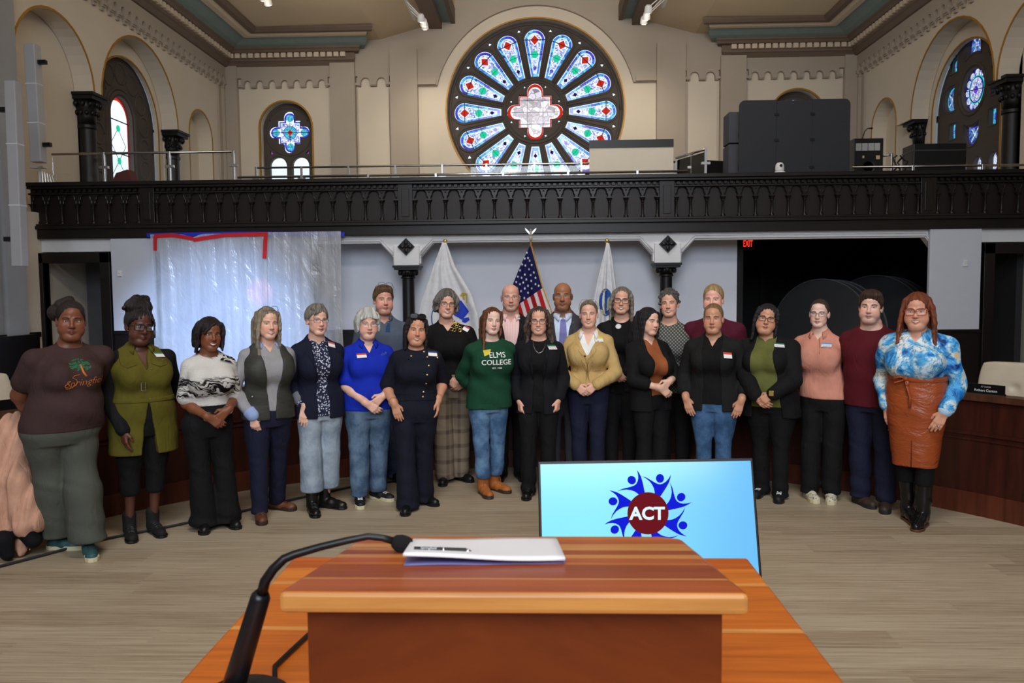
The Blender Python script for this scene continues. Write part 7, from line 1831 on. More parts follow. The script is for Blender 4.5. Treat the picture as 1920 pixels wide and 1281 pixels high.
f.top(r, speck('blouse_navy_white_speckle', (36, 38, 62), (206, 208, 220), 70, .30, .42), name='blouse', hem=.475, sleeve=1.78, neck='v.05', inf=.008)
f.legs(r, jeans('jeans_pale', (128, 142, 158), (160, 172, 184)), hemw=.078, hemz=.17, knee=1.3, fold=.004)
bz = cloth('blazer_navy', (20, 22, 42), fold=.45); f.top(r, bz, name='blazer', hem=.462, sleeve=1.62, neck='v.02', inf=.018, open_=[(.4, .050), (.55, .045), (.66, .040), (.80, .062)])
for sd in (-1, 1):
    pts = [(f.shx + sd * .066, .800), (f.shx + sd * .105, .770), (f.shx + sd * .080, .735), (f.shx + sd * .044, .64)]; f.patch(r, f.blazerS, [(x, z * f.H) for x, z in pts], bz, 'lapel', .002, .005, px=False)
    a = f.arms[sd]; S = Shape(); f.armp(S, sd, .020, 1.66, flare=.008); dd = nrm(a['W'] - a['E']); c0 = a['E'] + (a['W'] - a['E']) * .48; S.cut((lambda c0, dd: lambda x, y, z: -((x - c0[0]) * dd[0] + (y - c0[1]) * dd[1] + (z - c0[2]) * dd[2]))(c0, dd)); shape_obj('cuff', S, cloth('cuff_grey_stripe', (110, 112, 118)), r, .006)
f.badge(r, f.blazerS, 621, 647, (200, 90, 90), .06, .045, -20); f.cord(r, f.bodyS if hasattr(f, 'bodyS') else f.body, [(588, 645), (600, 652), (612, 646)], m_chrome, .0015)
f.shoes(r, plain('boot_black_leather', (20, 18, 18), .35), 'boot', ang=(5, 40))

# 6 blue polo
f, r = mk('person with straight white hair in a royal blue polo shirt and blue jeans, hands clasped', (692, 948), (688, 576), sk_fair, eye_bl, turn=8, look=(2, 2, 0), k=(1.18, 1.38, 1.12), kd=(1.15, 1.4, 1.15), bust=.5, belly=.6, arm_k=1.15, cheek=.5, armL=('clasp', (688, 757)), armR=('clasp', (721, 744)), footL=(675, 946), footR=(708, 936), hs=1.02)
f.hair(r, 'bob', hair_mat('hair_white', (196, 190, 176), (250, 248, 240)), th=.012, len=.055, wave=.002, hl=.078, top=1.5, groove=.0015, bangs=1)
f.glasses(r, m_chrome, 'soft', w=.024, h=.015, r=.0009)
f.legs(r, jeans('jeans_mid_blue', (62, 84, 112), (104, 126, 150)), hemw=.062, hemz=.07, knee=1.25, fold=.005)
pb = cloth('polo_royal_blue', (16, 42, 170), fold=.35); f.top(r, pb, name='polo_shirt', hem=.490, sleeve=.80, neck='v.10', inf=.012, flare=.014); f.collar(r, pb, gap=36, r1=.088, z=.83, pts=.04)
f.badge(r, f.polo_shirtS, 678, 668, (220, 70, 50), .075, .050, 3); f.cord(r, f.polo_shirtS, [(715, 667), (717, 662), (718, 667), (720, 661), (721, 666), (723, 660), (724, 664)], plain('stitch_pale_blue', (130, 160, 230), .7), .0012, 'embroidery')
f.lace_m = m_whitep; f.shoes(r, plain('sneaker_black', (22, 22, 26), .6), 'sneaker', plain('sneaker_sole_cream', (206, 196, 160), .6), ang=(5, 38))

# 7 tall man behind
f, r = mk('tall man with brown hair in a grey-blue pullover standing behind the blue polo shirt', (722, 900), (718, 534), sk_fairm, eye_bl, Y=6.95, sex='m', turn=6, look=(6, -2, 2), k=(1.1, 1.15, 1.1), kd=(1.1, 1.2, 1.1), facew=1.1, jaw=1.15, cheek=.3, armL=('side', None), armR=('side', None), hs=1.03)
f.hair(r, 'short', hair_mat('hair_brown', (84, 58, 40), (130, 96, 66)), th=.010, hl=.070, low=-.03, side=-.015, volume=1); f.glasses(r, m_blackp, 'rect', up=1, w=.024, h=.015)
f.legs(r, jeans('jeans_dark_blue', (44, 58, 84), (62, 78, 104)), hemw=.06, fold=.004); gp = cloth('pullover_grey_blue', (84, 94, 110)); f.top(r, gp, name='pullover', hem=.475, sleeve=1.96, neck='v.05', inf=.014); f.collar(r, gp, gap=38, r0=.066, r1=.080, h=.045, z=.835, drop=.006, pts=.012)
f.patch(r, f.pulloverS, [(722, 592), (731, 592), (731, 622), (723, 622)], cloth('placket_blue', (44, 70, 106)), 'placket', .002, .004); f.buttons(r, f.pulloverS, [(727, 600), (727, 612)], m_blackp, .005); f.shoes(r, m_blackp)

# 8 navy button top
f, r = mk('dark-haired person in a navy short-sleeved top with gold buttons and navy trousers', (778, 955), (780, 588), sk_tans, eye_dk, turn=2, look=(4, 0, 5), k=(1.12, 1.22, 1.12), kd=(1.1, 1.2, 1.15), bust=.9, arm_k=1.25, cheek=.6, facew=1.06, armL=('front', (739, 756), dict(y=-.12, f=(.30, -.1, -1))), armR=('side', (822, 752)), footL=(765, 958), footR=(793, 944), hs=1.02)
f.hair(r, 'long', h_black, th=.007, len=.15, wave=.003, hl=.080, wide=.95); f.glasses(r, m_blackp, 'soft', up=1, w=.028, h=.020, r=.002, tint=m_blackp)
f.legs(r, navy, hemw=.085, hemz=.02, waist=.62, knee=1.15, fold=.004); f.top(r, navy, name='top', hem=.565, sleeve=.92, neck='crew', inf=.012, flare=.012)
gold = plain('gold_metal', (230, 200, 120), .25, me=.8, var=.03)
f.buttons(r, f.topS, [(790, 649), (795, 660), (801, 670), (804, 686), (801, 703), (799, 719), (794, 735), (793, 744), (771, 668), (820, 671)], gold, .0085); f.badge(r, f.topS, 811, 664, (30, 60, 110), .070, .046, -8)
f.belt(r, navy, .600, .618, .014, 'waistband'); f.shoes(r, m_blackp, 'shoe', ang=(10, 40))
for q in (0, 1):
    a = f.arms[-1]; d = nrm(a['W'] - a['E']); c = a['W'] - d * (.012 + .02 * q); u = nrm(np.cross(d, V3(0, 0, 1))); v_ = np.cross(d, u); b = B(); b.tube([tuple(c + (u * math.cos(t) + v_ * math.sin(t)) * .034) for t in np.linspace(0, 6.3, 20)], .004, 6, caps=False); obj('bracelet', b, gold, r, smooth=True)

# 9 black sweater, plaid trousers
def plaid():
    M = Mat('trousers_plaid_tan'); v = M.co(); x, y, z = M.xyz(v); a = (x * 9.5).fr(); b_ = (z * 7.5).fr(); k = ((a - .5).abs().step(.10, .16) * -1 + 1) * .5 + ((b_ - .5).abs().step(.10, .16) * -1 + 1) * .5; l = (((a + .1).fr() - .5).abs() < .03) * .4; M.bump(M.noise(v, 9, 3), .3, .03)
    return M.fin(M.mix(k, (138, 122, 104), (84, 72, 62)), .85, 0, .2)
f, r = mk('person with wavy grey hair, chunky gold necklace, black sweater and tan plaid trousers', (848, 908), (836, 543), sk_light, eye_br, turn=6, look=(4, -4, 6), k=(1.05, 1.12, 1.12), kd=(1.05, 1.1, 1.1), bust=.9, arm_k=1.2, sw=.108, armL=('clasp', (841, 712)), armR=('clasp', (874, 713)), footL=(835, 905), footR=(862, 900), hs=1.02)
f.hair(r, 'bob', hair_mat('hair_grey_brown_wavy', (78, 72, 66), (140, 132, 124)), th=.016, len=.045, wave=.009, hl=.070, groove=.004, top=1.6, wide=1.1); f.glasses(r, plain('frame_black_clear', (26, 22, 24), .2), 'rect', w=.024, h=.015, r=.0018)
f.legs(r, plaid(), hemw=.078, hemz=.04, waist=.60, knee=1.25, fold=.004); f.top(r, blk2, name='sweater', hem=.575, sleeve=1.93, neck='v.08', inf=.014)
b = B(); h, n = f.hit(f.sweaterS, 853, 612, .004); rnd = random.Random(2)
for k in range(12):
    px, py = rnd.uniform(845, 862), rnd.uniform(603, 621); q, n = f.hit(f.sweaterS, px, py, .006)
    if q is None: continue
    rr = rnd.uniform(.010, .018); b.tube([tuple(q + V3(rr * math.cos(t), -.001 * k, rr * math.sin(t))) for t in np.linspace(0, 6.3, 14)], .0025, 6, caps=False)
obj('necklace', b, gold, r, smooth=True); f.badge(r, f.sweaterS, 874, 617, (170, 60, 80), .055, .05, -35)
b = B(); b.tube([tuple(f.hc + f.R @ (V3(.09 + .014 * math.cos(t), 0, -.055 + .018 * math.sin(t)))) for t in np.linspace(0, 6.3, 14)], .002, 6); obj('earring', b, gold, r); f.shoes(r, m_blackp, 'shoe', ang=(15, 35))

# 10 green college sweatshirt
f, r = mk('person in a dark green college sweatshirt, skinny jeans and tan duck boots, arms behind', (917, 932), (922, 574), sk_pale, eye_br, turn=12, look=(0, -2, 5), k=(.98, 1.15, 1.05), kd=(1, 1.2, 1.1), bust=.3, arm_k=1.0, facew=.96, armL=('behind',), armR=('behind',), footL=(908, 928), footR=(930, 920), hs=.97)
f.hair(r, 'long', hair_mat('hair_chestnut', (66, 40, 28), (136, 82, 50)), th=.006, lenL=.30, lenR=.12, fwdL=1.0, wave=.004, hl=.080, wide=.9)
f.legs(r, jeans('jeans_skinny_blue', (58, 88, 124), (104, 138, 172)), hemw=.043, hemz=.14, fold=.004, thigh=.98)
gs = cloth('sweatshirt_green', (20, 66, 44)); f.top(r, gs, name='sweatshirt', hem=.475, sleeve=1.95, neck='crew', inf=.024, flare=0, fold=.005); f.belt(r, gs, .472, .500, .021, 'hem_band')
wp = plain('print_white', (238, 238, 232), .6); textS(f, r, f.sweatshirtS, 'ELMS', .062, 932, 666, wp, bold=0, off=.008); textS(f, r, f.sweatshirtS, 'COLLEGE', .058, 931, 680, wp, bold=.0006, off=.007); textS(f, r, f.sweatshirtS, 'EST. 1928', .019, 932, 690.5, wp, bold=.0004)
f.patch(r, f.sweatshirtS, [(905, 657), (920, 655), (918, 664), (908, 668)], plain('badge_yellow_corner', (216, 200, 60), .6), 'name_badge', .003, .003)
f.lace_m = plain('lace_tan', (150, 96, 50), .8); f.shoes(r, plain('boot_tan_leather', (168, 96, 40), .6), 'duck', plain('boot_rubber_brown', (60, 44, 34), .5), ang=(-6, 30))

# 11 bald man
f, r = mk('bald man with glasses in a black jacket and pink open-collar shirt', (957, 900), (957, 532), sk_bald, eye_bl, hair_t=.004, Y=7.02, sex='m', turn=2, look=(0, 0, 0), k=(1.05, 1.12, 1.05), kd=(1.1, 1.2, 1.1), facew=1.06, jaw=1.1, armL=('side', None), armR=('side', None), hs=1.02)
f.glasses(r, m_chrome, 'rect', w=.026, h=.015, r=.0011); f.legs(r, blk)
def stripeshirt():
    M = Mat('shirt_pink_stripe'); v = M.co(); x, y, z = M.xyz(v); M.bump(M.noise(v, 9, 3), .3, .02); return M.fin(M.mix(((x * 70).fr() - .5).abs().step(.1, .3), (232, 176, 172), (244, 214, 210)), .8)
pk = stripeshirt(); f.top(r, pk, name='shirt', hem=.5, sleeve=1.6, neck='v.06', inf=.008); f.collar(r, pk, gap=34, r0=.062, r1=.086, z=.838, pts=.04, h=.035)
def blazer(f, r, m, inf=.020, hem=.46, op=((.4, .03), (.56, .006), (.60, .014), (.80, .075)), sleeve=1.95, lap=True, name='jacket', neck='v.02', **kk):
    f.top(r, m, name=name, hem=hem, sleeve=sleeve, neck=neck, inf=inf, open_=list(op), **kk); S = getattr(f, name + 'S')
    if lap:
        oz, ow = zip(*op); g = lambda z: float(np.interp(z, oz, ow)); lo = next((z for z, w in op if w < .01), .6) + .02
        for sd in (-1, 1):
            sx = lambda z: float(np.interp(z, (.45, .8), (f.g('hipx', 0), f.shx)))
            pts = [(sx(.80) + sd * (g(.80) + .004), .802), (sx(.775) + sd * (g(.775) + .042), .778), (sx(.755) + sd * (g(.755) + .030), .760), (sx(.75) + sd * (g(.75) + .046), .748), (sx(.70) + sd * (g(.70) + .030), .70), (sx(lo) + sd * (g(lo) + .003), lo)]
            f.patch(r, S, [(x, z * f.H) for x, z in pts], m, 'lapel', .002, .005, px=False)
    return S
jk = cloth('jacket_black', (24, 23, 25)); S = blazer(f, r, jk); b = B(); p, n = f.hit(S, 973.5, 598.5, .003); b.lathe([(.009, 0), (.009, .003)], M=Matrix.Translation(p) @ Vector(n).to_track_quat('Z', 'Y').to_matrix().to_4x4()); obj('lapel_pin', b, m_whitep, r); f.shoes(r, m_blackp)

# 12 centre, dark curly hair
f, r = mk('person with long curly dark hair and a silver chain in a long black blazer', (1010, 925), (1010, 573), sk_light, eye_br, Y=6.5, turn=-2, look=(0, 0, 1), k=(.98, 1.0, 1.0), bust=.4, facew=.97, armL=('fist', (974, 754), dict(y=-.06)), armR=('fist', (1046, 752), dict(y=-.06)), footL=(991, 930), footR=(1028, 928))
f.hair(r, 'long', hair_mat('hair_dark_curly', (52, 38, 32), (104, 82, 70)), th=.004, len=.21, wave=.012, hl=.086, wide=1.22, groove=.004); f.glasses(r, plain('frame_black_clear', (26, 22, 24), .2), 'soft', w=.025, h=.018, r=.0016)
f.legs(r, blk2, hemw=.055, fold=.004); f.top(r, blk2, name='shirt', hem=.52, sleeve=1.5, neck='crew', inf=.007)
nb = cloth('blazer_black', (18, 18, 24)); S = blazer(f, r, nb, hem=.440, sleeve=1.82, op=((.4, .055), (.56, .040), (.66, .034), (.80, .062)))
f.cord(r, f.shirtS, [(999, 638), (1000, 648), (1004, 658), (1010, 663), (1017, 660), (1022, 650), (1024, 637)], m_chrome, .0035); f.badge(r, S, 1035, 652, (30, 130, 100), .078, .050, -3, [('Thea', .024, -.010)], (200, 60, 70)); f.shoes(r, plain('boot_black_leather', (20, 18, 18), .35), 'boot', ang=(5, 10))

# 13 man in grey suit
f, r = mk('bald man with glasses in a dark grey suit and lavender tie', (1055, 900), (1055, 529), sk_balddeep, eye_dk, hair_t=.004, Y=7.02, sex='m', turn=-2, look=(0, 0, 0), k=(1.08, 1.12, 1.08), kd=(1.1, 1.15, 1.1), facew=1.08, jaw=1.1, cheek=.3, armL=('side', None), armR=('side', None), hs=1.03, nose=1.2)
f.glasses(r, m_chrome, 'rect', w=.027, h=.014, r=.0012); gsu = cloth('suit_dark_grey', (62, 62, 68)); f.legs(r, gsu); ws_ = cloth('shirt_pale_blue', (206, 216, 236)); f.top(r, ws_, name='shirt', hem=.5, sleeve=1.6, neck='v.03', inf=.008); f.collar(r, ws_, gap=20, r0=.062, r1=.088, z=.840, pts=.045, h=.03)
S = f.shirtS; f.patch(r, S, [(1051, 600), (1060, 600), (1062, 612), (1064, 650), (1055, 658), (1048, 650), (1050, 612)], cloth('tie_lavender', (122, 120, 176)), 'tie', .006, .008); b = B(); p, n = f.hit(S, 1055.5, 602, .010); b.ball(tuple(p), (.018, .012, .018), u=12, v=8); obj('tie_knot', b, cloth('tie_lavender', (122, 120, 176)), r, smooth=True)
blazer(f, r, gsu); b = B(); p, n = f.hit(f.jacketS, 1074, 606, .003); b.ball(tuple(p), (.005, .003, .012), u=8, v=6); obj('lapel_pin', b, m_chrome, r); f.shoes(r, m_blackp)

# 14 tan blazer
f, r = mk('person in a tan three-button blazer and white collar, glasses on the head, hands clasped', (1103, 910), (1104, 561), sk_fairs, eye_bl, Y=6.78, turn=-4, look=(2, 0, -1), k=(1.0, 1.05, 1.05), bust=.6, armL=('clasp', (1080, 724)), armR=('clasp', (1118, 722)))
f.hair(r, 'updo', hair_mat('hair_ash_brown', (96, 80, 66), (158, 138, 116)), th=.006, hl=.082, low=-.04, bun=((0, .11, .02), (.04, .035, .04))); f.glasses(r, plain('frame_tortoise_clear', (120, 104, 70), .25), 'rect', up=1, w=.029, h=.018)
f.legs(r, navy2, hemw=.055, fold=.004, waist=.58); wsh = cloth('shirt_white', (240, 238, 234)); f.top(r, wsh, name='shirt', hem=.57, sleeve=1.6, neck='v.12', inf=.008)
tb = cloth('blazer_tan', (196, 164, 106), fold=.45); S = blazer(f, r, tb, hem=.550, op=((.4, .03), (.552, .004), (.56, -.02), (.705, -.02), (.72, .008), (.80, .078)), inf=.018); f.collar(r, wsh, gap=42, r0=.062, r1=.100, z=.826, pts=.07, h=.035)
f.buttons(r, S, [(1095.5, 651), (1096.5, 668), (1096, 684)], plain('button_dark_horn', (40, 32, 28), .3), .009); f.badge(r, S, 1122.5, 637, (226, 206, 50), .075, .055, -3)
f.patch(r, S, [(1112, 687), (1132, 686), (1130, 694), (1113, 696)], tb, 'pocket_flap', .002, .005); f.patch(r, S, [(1077, 686), (1086, 688), (1080, 697), (1074, 694)], tb, 'pocket_flap', .002, .005); f.shoes(r, m_blackp)

# 15 pendant
f, r = mk('tall person with shoulder-length grey hair and a round white pendant on black', (1163, 900), (1166, 536), sk_light, eye_br, Y=7.08, turn=-4, look=(2, -2, 3), k=(1.1, 1.1, 1.1), bust=.6, facew=1.05, jaw=1.1, armL=('clasp', (1148, 697)), armR=('clasp', (1175, 697)), hs=1.02)
f.hair(r, 'long', hair_mat('hair_grey_bob', (84, 74, 66), (168, 154, 138)), th=.006, lenL=.165, lenR=.17, wave=.004, wide=1.12, hl=.086); f.glasses(r, plain('frame_black_clear', (26, 22, 24), .2), 'rect', w=.028, h=.018, r=.002)
f.legs(r, blk); f.top(r, blk2, name='shirt', hem=.5, sleeve=1.5, neck='wide', inf=.007); blazer(f, r, jk, op=((.4, .05), (.56, .035), (.66, .04), (.80, .082)))
b = B(); p, n = f.hit(f.shirtS, 1159.5, 613, .006); b.lathe([(.024, 0), (.026, .002), (.024, .004)], M=Matrix.Translation(p) @ Vector(n).to_track_quat('Z', 'Y').to_matrix().to_4x4(), seg=24); obj('pendant', b, m_whitep, r, smooth=True); f.cord(r, f.shirtS, [(1152, 603), (1158, 608), (1161, 608), (1170, 602)], m_chrome, .002); f.shoes(r, m_blackp)

# 16 black hair, brown top
f, r = mk('person with long straight black hair turned sideways, black cardigan over a brown top', (1222, 915), (1212, 575), sk_glam, eye_dk, Y=6.66, turn=32, look=(10, 0, 4), k=(1.02, 1.0, 1.05), bust=1.5, bustz=.69, facew=1.02, armL=('clasp', (1238, 728), dict(y=-.20)), armR=('clasp', (1260, 716), dict(y=-.20)), hs=1.0)
f.hair(r, 'long', hair_mat('hair_jet_black', (14, 12, 14), (40, 38, 44)), th=.009, len=.24, wave=.002, hl=.074, wide=1.0, groove=.0012)
f.legs(r, blk, hemw=.07); f.top(r, cloth('top_caramel_brown', (150, 84, 48), fold=.2), name='top', hem=.52, sleeve=.5, neck='v.06', inf=.007); blazer(f, r, blk, name='cardigan', hem=.44, op=((.4, .07), (.56, .055), (.66, .065), (.80, .062)), sleeve=1.45, lap=False, inf=.016)
f.badge(r, f.cardiganS, 1219, 651, (226, 206, 50), .062, .052, 8); f.shoes(r, m_blackp)
a = f.arms[1]; d = nrm(a['W'] - a['E']); c = a['W'] - d * .015; u = nrm(np.cross(d, V3(0, 0, 1))); v_ = np.cross(d, u); b = B(); b.tube([tuple(c + (u * math.cos(t) + v_ * math.sin(t)) * .029) for t in np.linspace(0, 6.3, 20)], .005, 6, caps=False); obj('watch', b, gold, r, smooth=True)

# 17 patterned blouse
def lattice():
    M = Mat('blouse_grey_lattice'); v = M.co(); x, y, z = M.xyz(v); a = ((x + z) * 34).fr() - .5; b_ = ((x - z) * 34).fr() - .5; d = (a.pw(2) + b_.pw(2)).pw(.5); k = d.step(.12, .2) * (1 - d.step(.34, .42)); M.bump(M.noise(v, 9, 3), .3, .03)
    return M.fin(M.mix(k, M.mix(d.step(.1, .16), (190, 184, 160), (56, 60, 66)), (128, 126, 112)), .85, 0, .2)
f, r = mk('smiling person with short dark grey hair in a grey lattice-patterned blouse', (1262, 900), (1255, 542), sk_light, eye_br, Y=6.95, turn=-4, look=(-2, -3, -3), k=(1.0, 1.0, 1.05), kd=(1, 1, 1), bust=.4, facew=.98, sw=.108, armL=('side', None), armR=('side', None), hs=1.0)
f.hair(r, 'curlyshort', hair_mat('hair_salt_pepper', (50, 48, 48), (120, 116, 112)), th=.008, hl=.070, low=-.03, groove=.003); f.legs(r, blk); f.top(r, lattice(), name='blouse', hem=.47, sleeve=1.9, neck='wide', inf=.012); f.shoes(r, m_blackp)

# 18 maroon behind
f, r = mk('person with blond hair in a maroon shirt, half hidden behind the black cardigan', (1340, 900), (1338, 532), skin_mat('skin_rosy', (236, 178, 160), brow=(170, 130, 100), lip=(190, 104, 98), teeth=.8, smile=1.2), eye_bl, Y=6.82, turn=-8, look=(0, 0, 0), k=(1.2, 1.3, 1.2), kd=(1.2, 1.4, 1.2), cheek=.7, facew=1.08, arm_k=1.25, sw=.116, bust=.7, armL=('side', None), armR=('side', None), hs=1.04)
f.hair(r, 'updo', hair_mat('hair_blond', (176, 134, 84), (222, 186, 132)), th=.009, hl=.078, low=-.05, bun=((0, .11, .0), (.04, .03, .04))); mr = cloth('shirt_maroon', (82, 18, 40)); f.legs(r, blk); f.top(r, mr, name='shirt', hem=.47, sleeve=1.9, neck='v.06', inf=.012); f.collar(r, mr, gap=36, r1=.094, z=.832, pts=.04); f.shoes(r, m_blackp)

# 19 black cardigan, jeans
f, r = mk('person with hair tied back in a black open cardigan, black top and blue jeans', (1338, 920), (1338, 567), sk_tan, eye_br, Y=6.42, turn=-6, look=(0, 0, 0), k=(1.16, 1.22, 1.12), kd=(1.1, 1.2, 1.1), bust=.7, arm_k=1.2, cheek=.4, facew=1.05, sw=.108, armL=('front', (1284, 750), dict(y=-.10, f=(.32, -.1, -1))), armR=('front', (1391, 750), dict(y=-.10, f=(-.32, -.1, -1))), hs=1.02)
f.hair(r, 'updo', hair_mat('hair_dark_blond', (104, 78, 54), (180, 142, 98)), th=.005, hl=.084, low=-.04, bun=((.02, .10, -.03), (.05, .03, .06))); f.legs(r, jeans('jeans_blue_dark', (42, 72, 108), (74, 108, 148)), hemw=.05, fold=.004); f.top(r, blk2, name='top', hem=.49, sleeve=1.2, neck='v.09', inf=.009)
blazer(f, r, cloth('cardigan_black', (24, 24, 25), fold=.5), name='cardigan', hem=.455, op=((.4, .085), (.56, .070), (.66, .065), (.80, .074)), sleeve=1.55, lap=False, inf=.018, flare=.014); f.badge(r, f.cardiganS, 1364, 667, (220, 70, 50), .070, .050, -6); f.shoes(r, m_blackp)

# 20 olive top
f, r = mk('person with long black hair in an olive top and black cardigan, hands clasped', (1448, 938), (1437, 568), sk_tan, eye_dk, turn=-14, look=(16, -4, 10), k=(1.25, 1.42, 1.22), kd=(1.25, 1.45, 1.25), bust=.9, belly=.5, arm_k=1.4, cheek=.9, facew=1.1, sw=.116, armL=('clasp', (1418, 744), dict(y=-.26)), armR=('clasp', (1452, 738), dict(y=-.27)), footL=(1428, 928), footR=(1462, 936), hs=1.03)
f.hair(r, 'long', hair_mat('hair_jet_black', (14, 12, 14), (40, 38, 44)), th=.008, lenL=.17, lenR=.14, wave=.004, hl=.080); f.glasses(r, plain('frame_black_clear', (26, 22, 24), .2), 'rect', w=.026, h=.016, r=.002)
f.legs(r, blk, hemw=.055, fold=.004); f.top(r, cloth('top_olive', (98, 100, 50), fold=.3), name='top', hem=.485, sleeve=1.0, neck='v.05', inf=.010); blazer(f, r, blk, name='cardigan', hem=.43, op=((.4, .12), (.56, .110), (.66, .100), (.80, .076)), sleeve=1.93, lap=False, inf=.018)
f.badge(r, f.cardiganS, 1461, 648, (20, 90, 70), .078, .042, -6, [('Chelsea', .018, -.010)], (180, 60, 80)); f.cord(r, f.topS, [(1428, 636), (1433, 643), (1434, 650), (1437, 643), (1444, 636)], gold, .0018)
a = f.arms[1]; d = nrm(a['W'] - a['E']); c = a['W'] - d * .01; u = nrm(np.cross(d, V3(0, 0, 1))); v_ = np.cross(d, u); b = B(); b.tube([tuple(c + (u * math.cos(t) + v_ * math.sin(t)) * .037) for t in np.linspace(0, 6.3, 20)], .010, 6, caps=False); o = obj('watch', b, m_blackp, r, smooth=True); b = B(); b.box(-.018, -.006, -.020, .018, .006, .020, Matrix.Translation(c + V3(0, -.044, .010))); obj('watch_case', b, gold, o, bevel=.003); f.lace_m = m_whitep; f.shoes(r, plain('sneaker_black', (22, 22, 26), .6), 'sneaker', ang=(5, 8))

# 21 pink quarter zip
f, r = mk('slim person in a dusty pink quarter-zip, glasses, hair tied back, arms behind', (1536, 938), (1538, 559), sk_pale, eye_bl, turn=-16, look=(8, 0, 2), k=(1.0, 1.08, .98), bust=.15, hipx=.05, facew=.93, armL=('behind',), armR=('behind',), footL=(1517, 935), footR=(1557, 938), hs=.95, sw=.104)
f.hair(r, 'updo', hair_mat('hair_dark_brown', (44, 32, 26), (84, 62, 50)), th=.005, hl=.080, low=-.03, bun=((.01, .11, .02), (.035, .03, .035))); f.glasses(r, plain('frame_gunmetal', (80, 74, 70), .3, me=.7), 'soft', w=.024, h=.017, r=.0012)
f.legs(r, blk, hemw=.062, hemz=.05, knee=1.15, fold=.004); pz = cloth('pullover_dusty_pink', (204, 138, 118), fold=.4); f.top(r, pz, name='pullover', hem=.515, sleeve=1.95, neck='v.06', inf=.014, fold=.004); f.collar(r, pz, gap=36, r0=.058, r1=.082, z=.832, h=.04, pts=.03)
f.badge(r, f.pulloverS, 1550, 648, (90, 150, 210), .075, .052, -2, [('GRACE', .016, -.004), ('Rockefeller', .013, -.019)], (40, 50, 90)); f.cord(r, f.pulloverS, [(1537, 634), (1537, 650), (1537, 664)], plain('zip_pink', (150, 96, 84), .5), .002, 'zip'); f.lace_m = plain('lace_cream', (200, 196, 180), .8); f.shoes(r, speck('sneaker_cream_speckle', (206, 198, 176), (120, 112, 96), 60), 'sneaker', plain('sneaker_sole_cream', (206, 196, 160), .6), ang=(-35, 15))

# 22 young man maroon
f, r = mk('young man with short dark hair in a maroon crew-neck sweater and navy trousers', (1640, 955), (1633, 543), sk_palem, eye_br, sex='m', turn=-14, look=(8, 0, 3), k=(1.15, 1.25, 1.08), kd=(1.15, 1.25, 1.1), facew=1.05, jaw=1.08, cheek=.4, neck=1.1, arm_k=1.05, armL=('behind',), armR=('side', (1690, 770)), footL=(1612, 945), footR=(1660, 955), hs=1.02, sw=.106)
f.hair(r, 'short', hair_mat('hair_short_dark', (42, 28, 22), (84, 58, 44)), th=.009, hl=.066, low=-.03, side=-.018, volume=1); f.legs(r, navy2, hemw=.066, hemz=.06, knee=1.2, fold=.005); f.top(r, cloth('sweater_maroon', (84, 16, 28)), name='sweater', hem=.475, sleeve=1.95, neck='crew', inf=.015)
f.shoes(r, plain('clog_dark_brown', (58, 42, 34), .6), 'clog', plain('clog_rubber', (34, 30, 28), .6), ang=(-50, 10))

# 23 blue blouse, leather skirt
def marble():
    M = Mat('blouse_blue_marble'); v = M.co(); n1 = M.noise(v, 4.5, 4, .62, 1.6); n2 = M.noise(v, 8, 5, .65, 2.2); n3 = M.noise(v, 3.2, 3, .5, 1.2)
    c = M.ramp(n1, [(.34, (10, 40, 100)), (.42, (30, 120, 200)), (.50, (90, 180, 232)), (.56, (206, 228, 240)), (.66, (240, 240, 232)), (.74, (90, 170, 226))])
    ln = 1 - ((n2 - .5).abs()).step(.004, .022); c = M.mix(ln * .75, c, (14, 28, 60)); yl = n3.step(.56, .62) * n1.step(.5, .58); c = M.mix(yl * .7, c, (222, 176, 96)); M.bump(M.noise(v, 9, 3), .3, .03)
    return M.fin(c, .6, 0, .3)
f, r = mk('person with long auburn hair and glasses in a blue marbled blouse and brown leather skirt', (1718, 990), (1722, 547), skin_mat('skin_warm_smile', (218, 158, 130), teeth=.9, smile=1.4, brow=(96, 62, 48), lip=(180, 92, 84)), eye_br, turn=-10, look=(4, 0, -1), k=(1.0, 1.15, 1.15), kd=(1.05, 1.15, 1.15), bust=.9, arm_k=1.2, cheek=.9, facew=1.12, sw=.120, hs=1.06, armL=('front', (1651, 770), dict(y=-.04, f=(.22, -.05, -1))), armR=('front', (1778, 768), dict(y=-.13, f=(-.42, -.1, -.9))), footL=(1703, 978), footR=(1728, 988))
f.hair(r, 'long', hair_mat('hair_auburn', (72, 40, 26), (162, 82, 44)), th=.010, lenL=.42, lenR=.30, fwdL=.9, fwdR=.6, wave=.006, wide=1.25, hl=.080, seed=4); f.glasses(r, plain('frame_amber', (150, 76, 56), .25), 'rect', w=.030, h=.021, r=.0024)
mb = marble(); S = Shape(); H = f.H
zt, zb = zof(1710, 708, f.Y) , zof(1710, 872, f.Y); w0 = .150 * 1; rows = [(zb, .146, .120, 0, 0), ((zb + zt) / 2 - .05, .178, .145, 0, 0), ((zb + zt) / 2 + .10, .198, .160, 0, 0), (zt - .08, .200, .155, 0, 0), (zt + .01, .190, .150, 0, 0)]
rows = [(z, w, d, .01, .006) for z, w, d, a_, b_ in rows]
def leather():
    M = Mat('skirt_cognac_leather'); v = M.co(); M.bump(M.noise(M.scl(v, (1, 1, 2.2)), 7, 4, .6, 1.0) + M.noise(v, 240, 2) * .05, .5, .03); return M.fin(M.mix(M.noise(v, 5, 3), (140, 62, 26), (170, 80, 36)), .32, 0, .5)
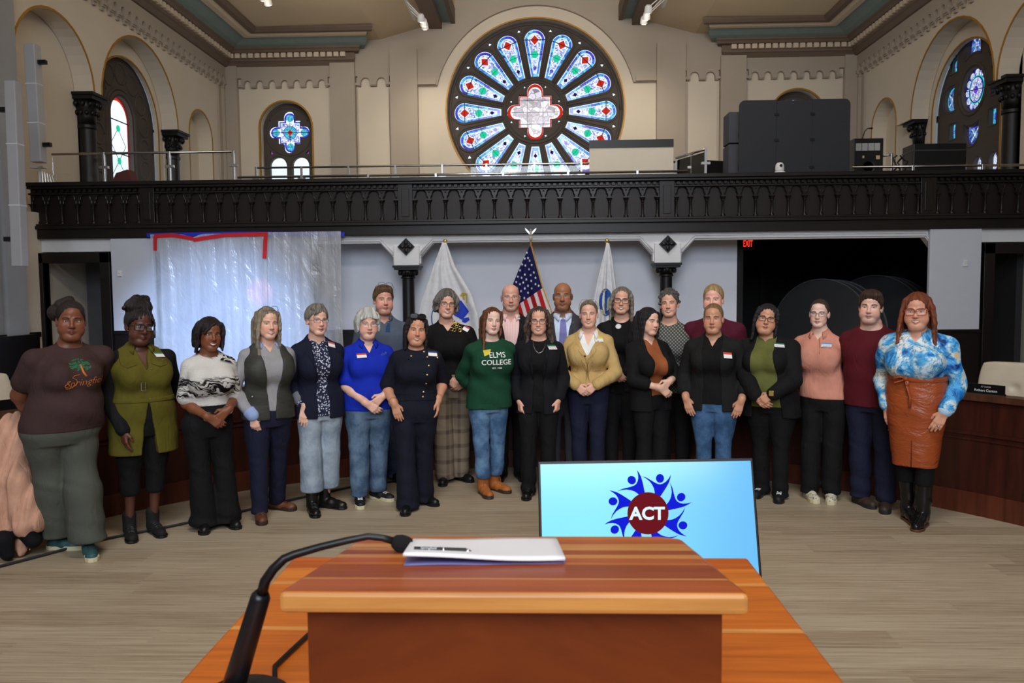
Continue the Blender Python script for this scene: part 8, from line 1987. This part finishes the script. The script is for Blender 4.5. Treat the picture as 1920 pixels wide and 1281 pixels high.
lt = leather(); f.skirt(r, lt, rows); f.patch(r, f.skirtS, [(.005, zb + .005), (.011, zb + .005), (.010, zb + .20), (.008, zb + .20)], plain('slit_shadow_lining', (40, 18, 10), .8), 'slit', .001, .002, px=False)
f.skirt(r, lt, [(zt - .02, .197, .157, .01, .006), (zt + .0, .200, .160, .01, .006), (zt + .02, .197, .157, .01, .006)], 'waist_tie')
b = B(); kx, ky, kz = -.03, -.162, zt + .005
for pts in ([(0, 0, 0), (-.03, -.015, .018), (-.075, -.01, .0), (-.07, -.004, -.030), (-.02, -.01, -.012), (0, 0, 0)], [(0, 0, 0), (.012, -.012, -.05), (.035, -.012, -.13), (.030, -.006, -.20)], [(0, 0, 0), (.02, -.014, -.03), (.008, -.012, -.06)]): b.tube([(kx + x, ky + y, kz + z) for x, y, z in pts], .011, 8, sq=.35)
b.ball((kx, ky - .008, kz), (.018, .014, .016), u=10, v=8); obj('bow', b, lt, r, smooth=True)
f.top(r, mb, name='blouse', hem=(zt - .0) / H, sleeve=1.88, neck='v.08', inf=.022, sl_inf=.013, fold=.005, flare=.008); f.collar(r, mb, gap=38, r0=.060, r1=.106, z=.826, pts=.06, h=.035)
for sd in (-1, 1):
    a = f.arms[sd]; S = Shape(); f.armp(S, sd, .015, 1.93, flare=.004); dd = nrm(a['W'] - a['E']); c0 = a['E'] + (a['W'] - a['E']) * .76; S.cut((lambda c0, dd: lambda x, y, z: -((x - c0[0]) * dd[0] + (y - c0[1]) * dd[1] + (z - c0[2]) * dd[2]))(c0, dd)); shape_obj('cuff', S, cloth('cuff_pale_blue', (176, 208, 232)) if sd > 0 else mb, r, .006)
f.legs(r, blk2, name='leggings', hemw=.06, hemz=.30, waist=.45, inf=.0, fold=0); f.shoes(r, plain('boot_black_glossy', (18, 17, 18), .22), 'tall', plain('boot_sole_brown', (90, 54, 34), .5), ang=(-35, -5), heel=.04)
b = B(); a = f.arms[1]; c = a['W'] + a['f'] * .10 + a['t'] * -.01; b.ball(tuple(c + V3(0, -.018, 0)), .007, u=8, v=6); obj('ring', b, m_chrome, r)
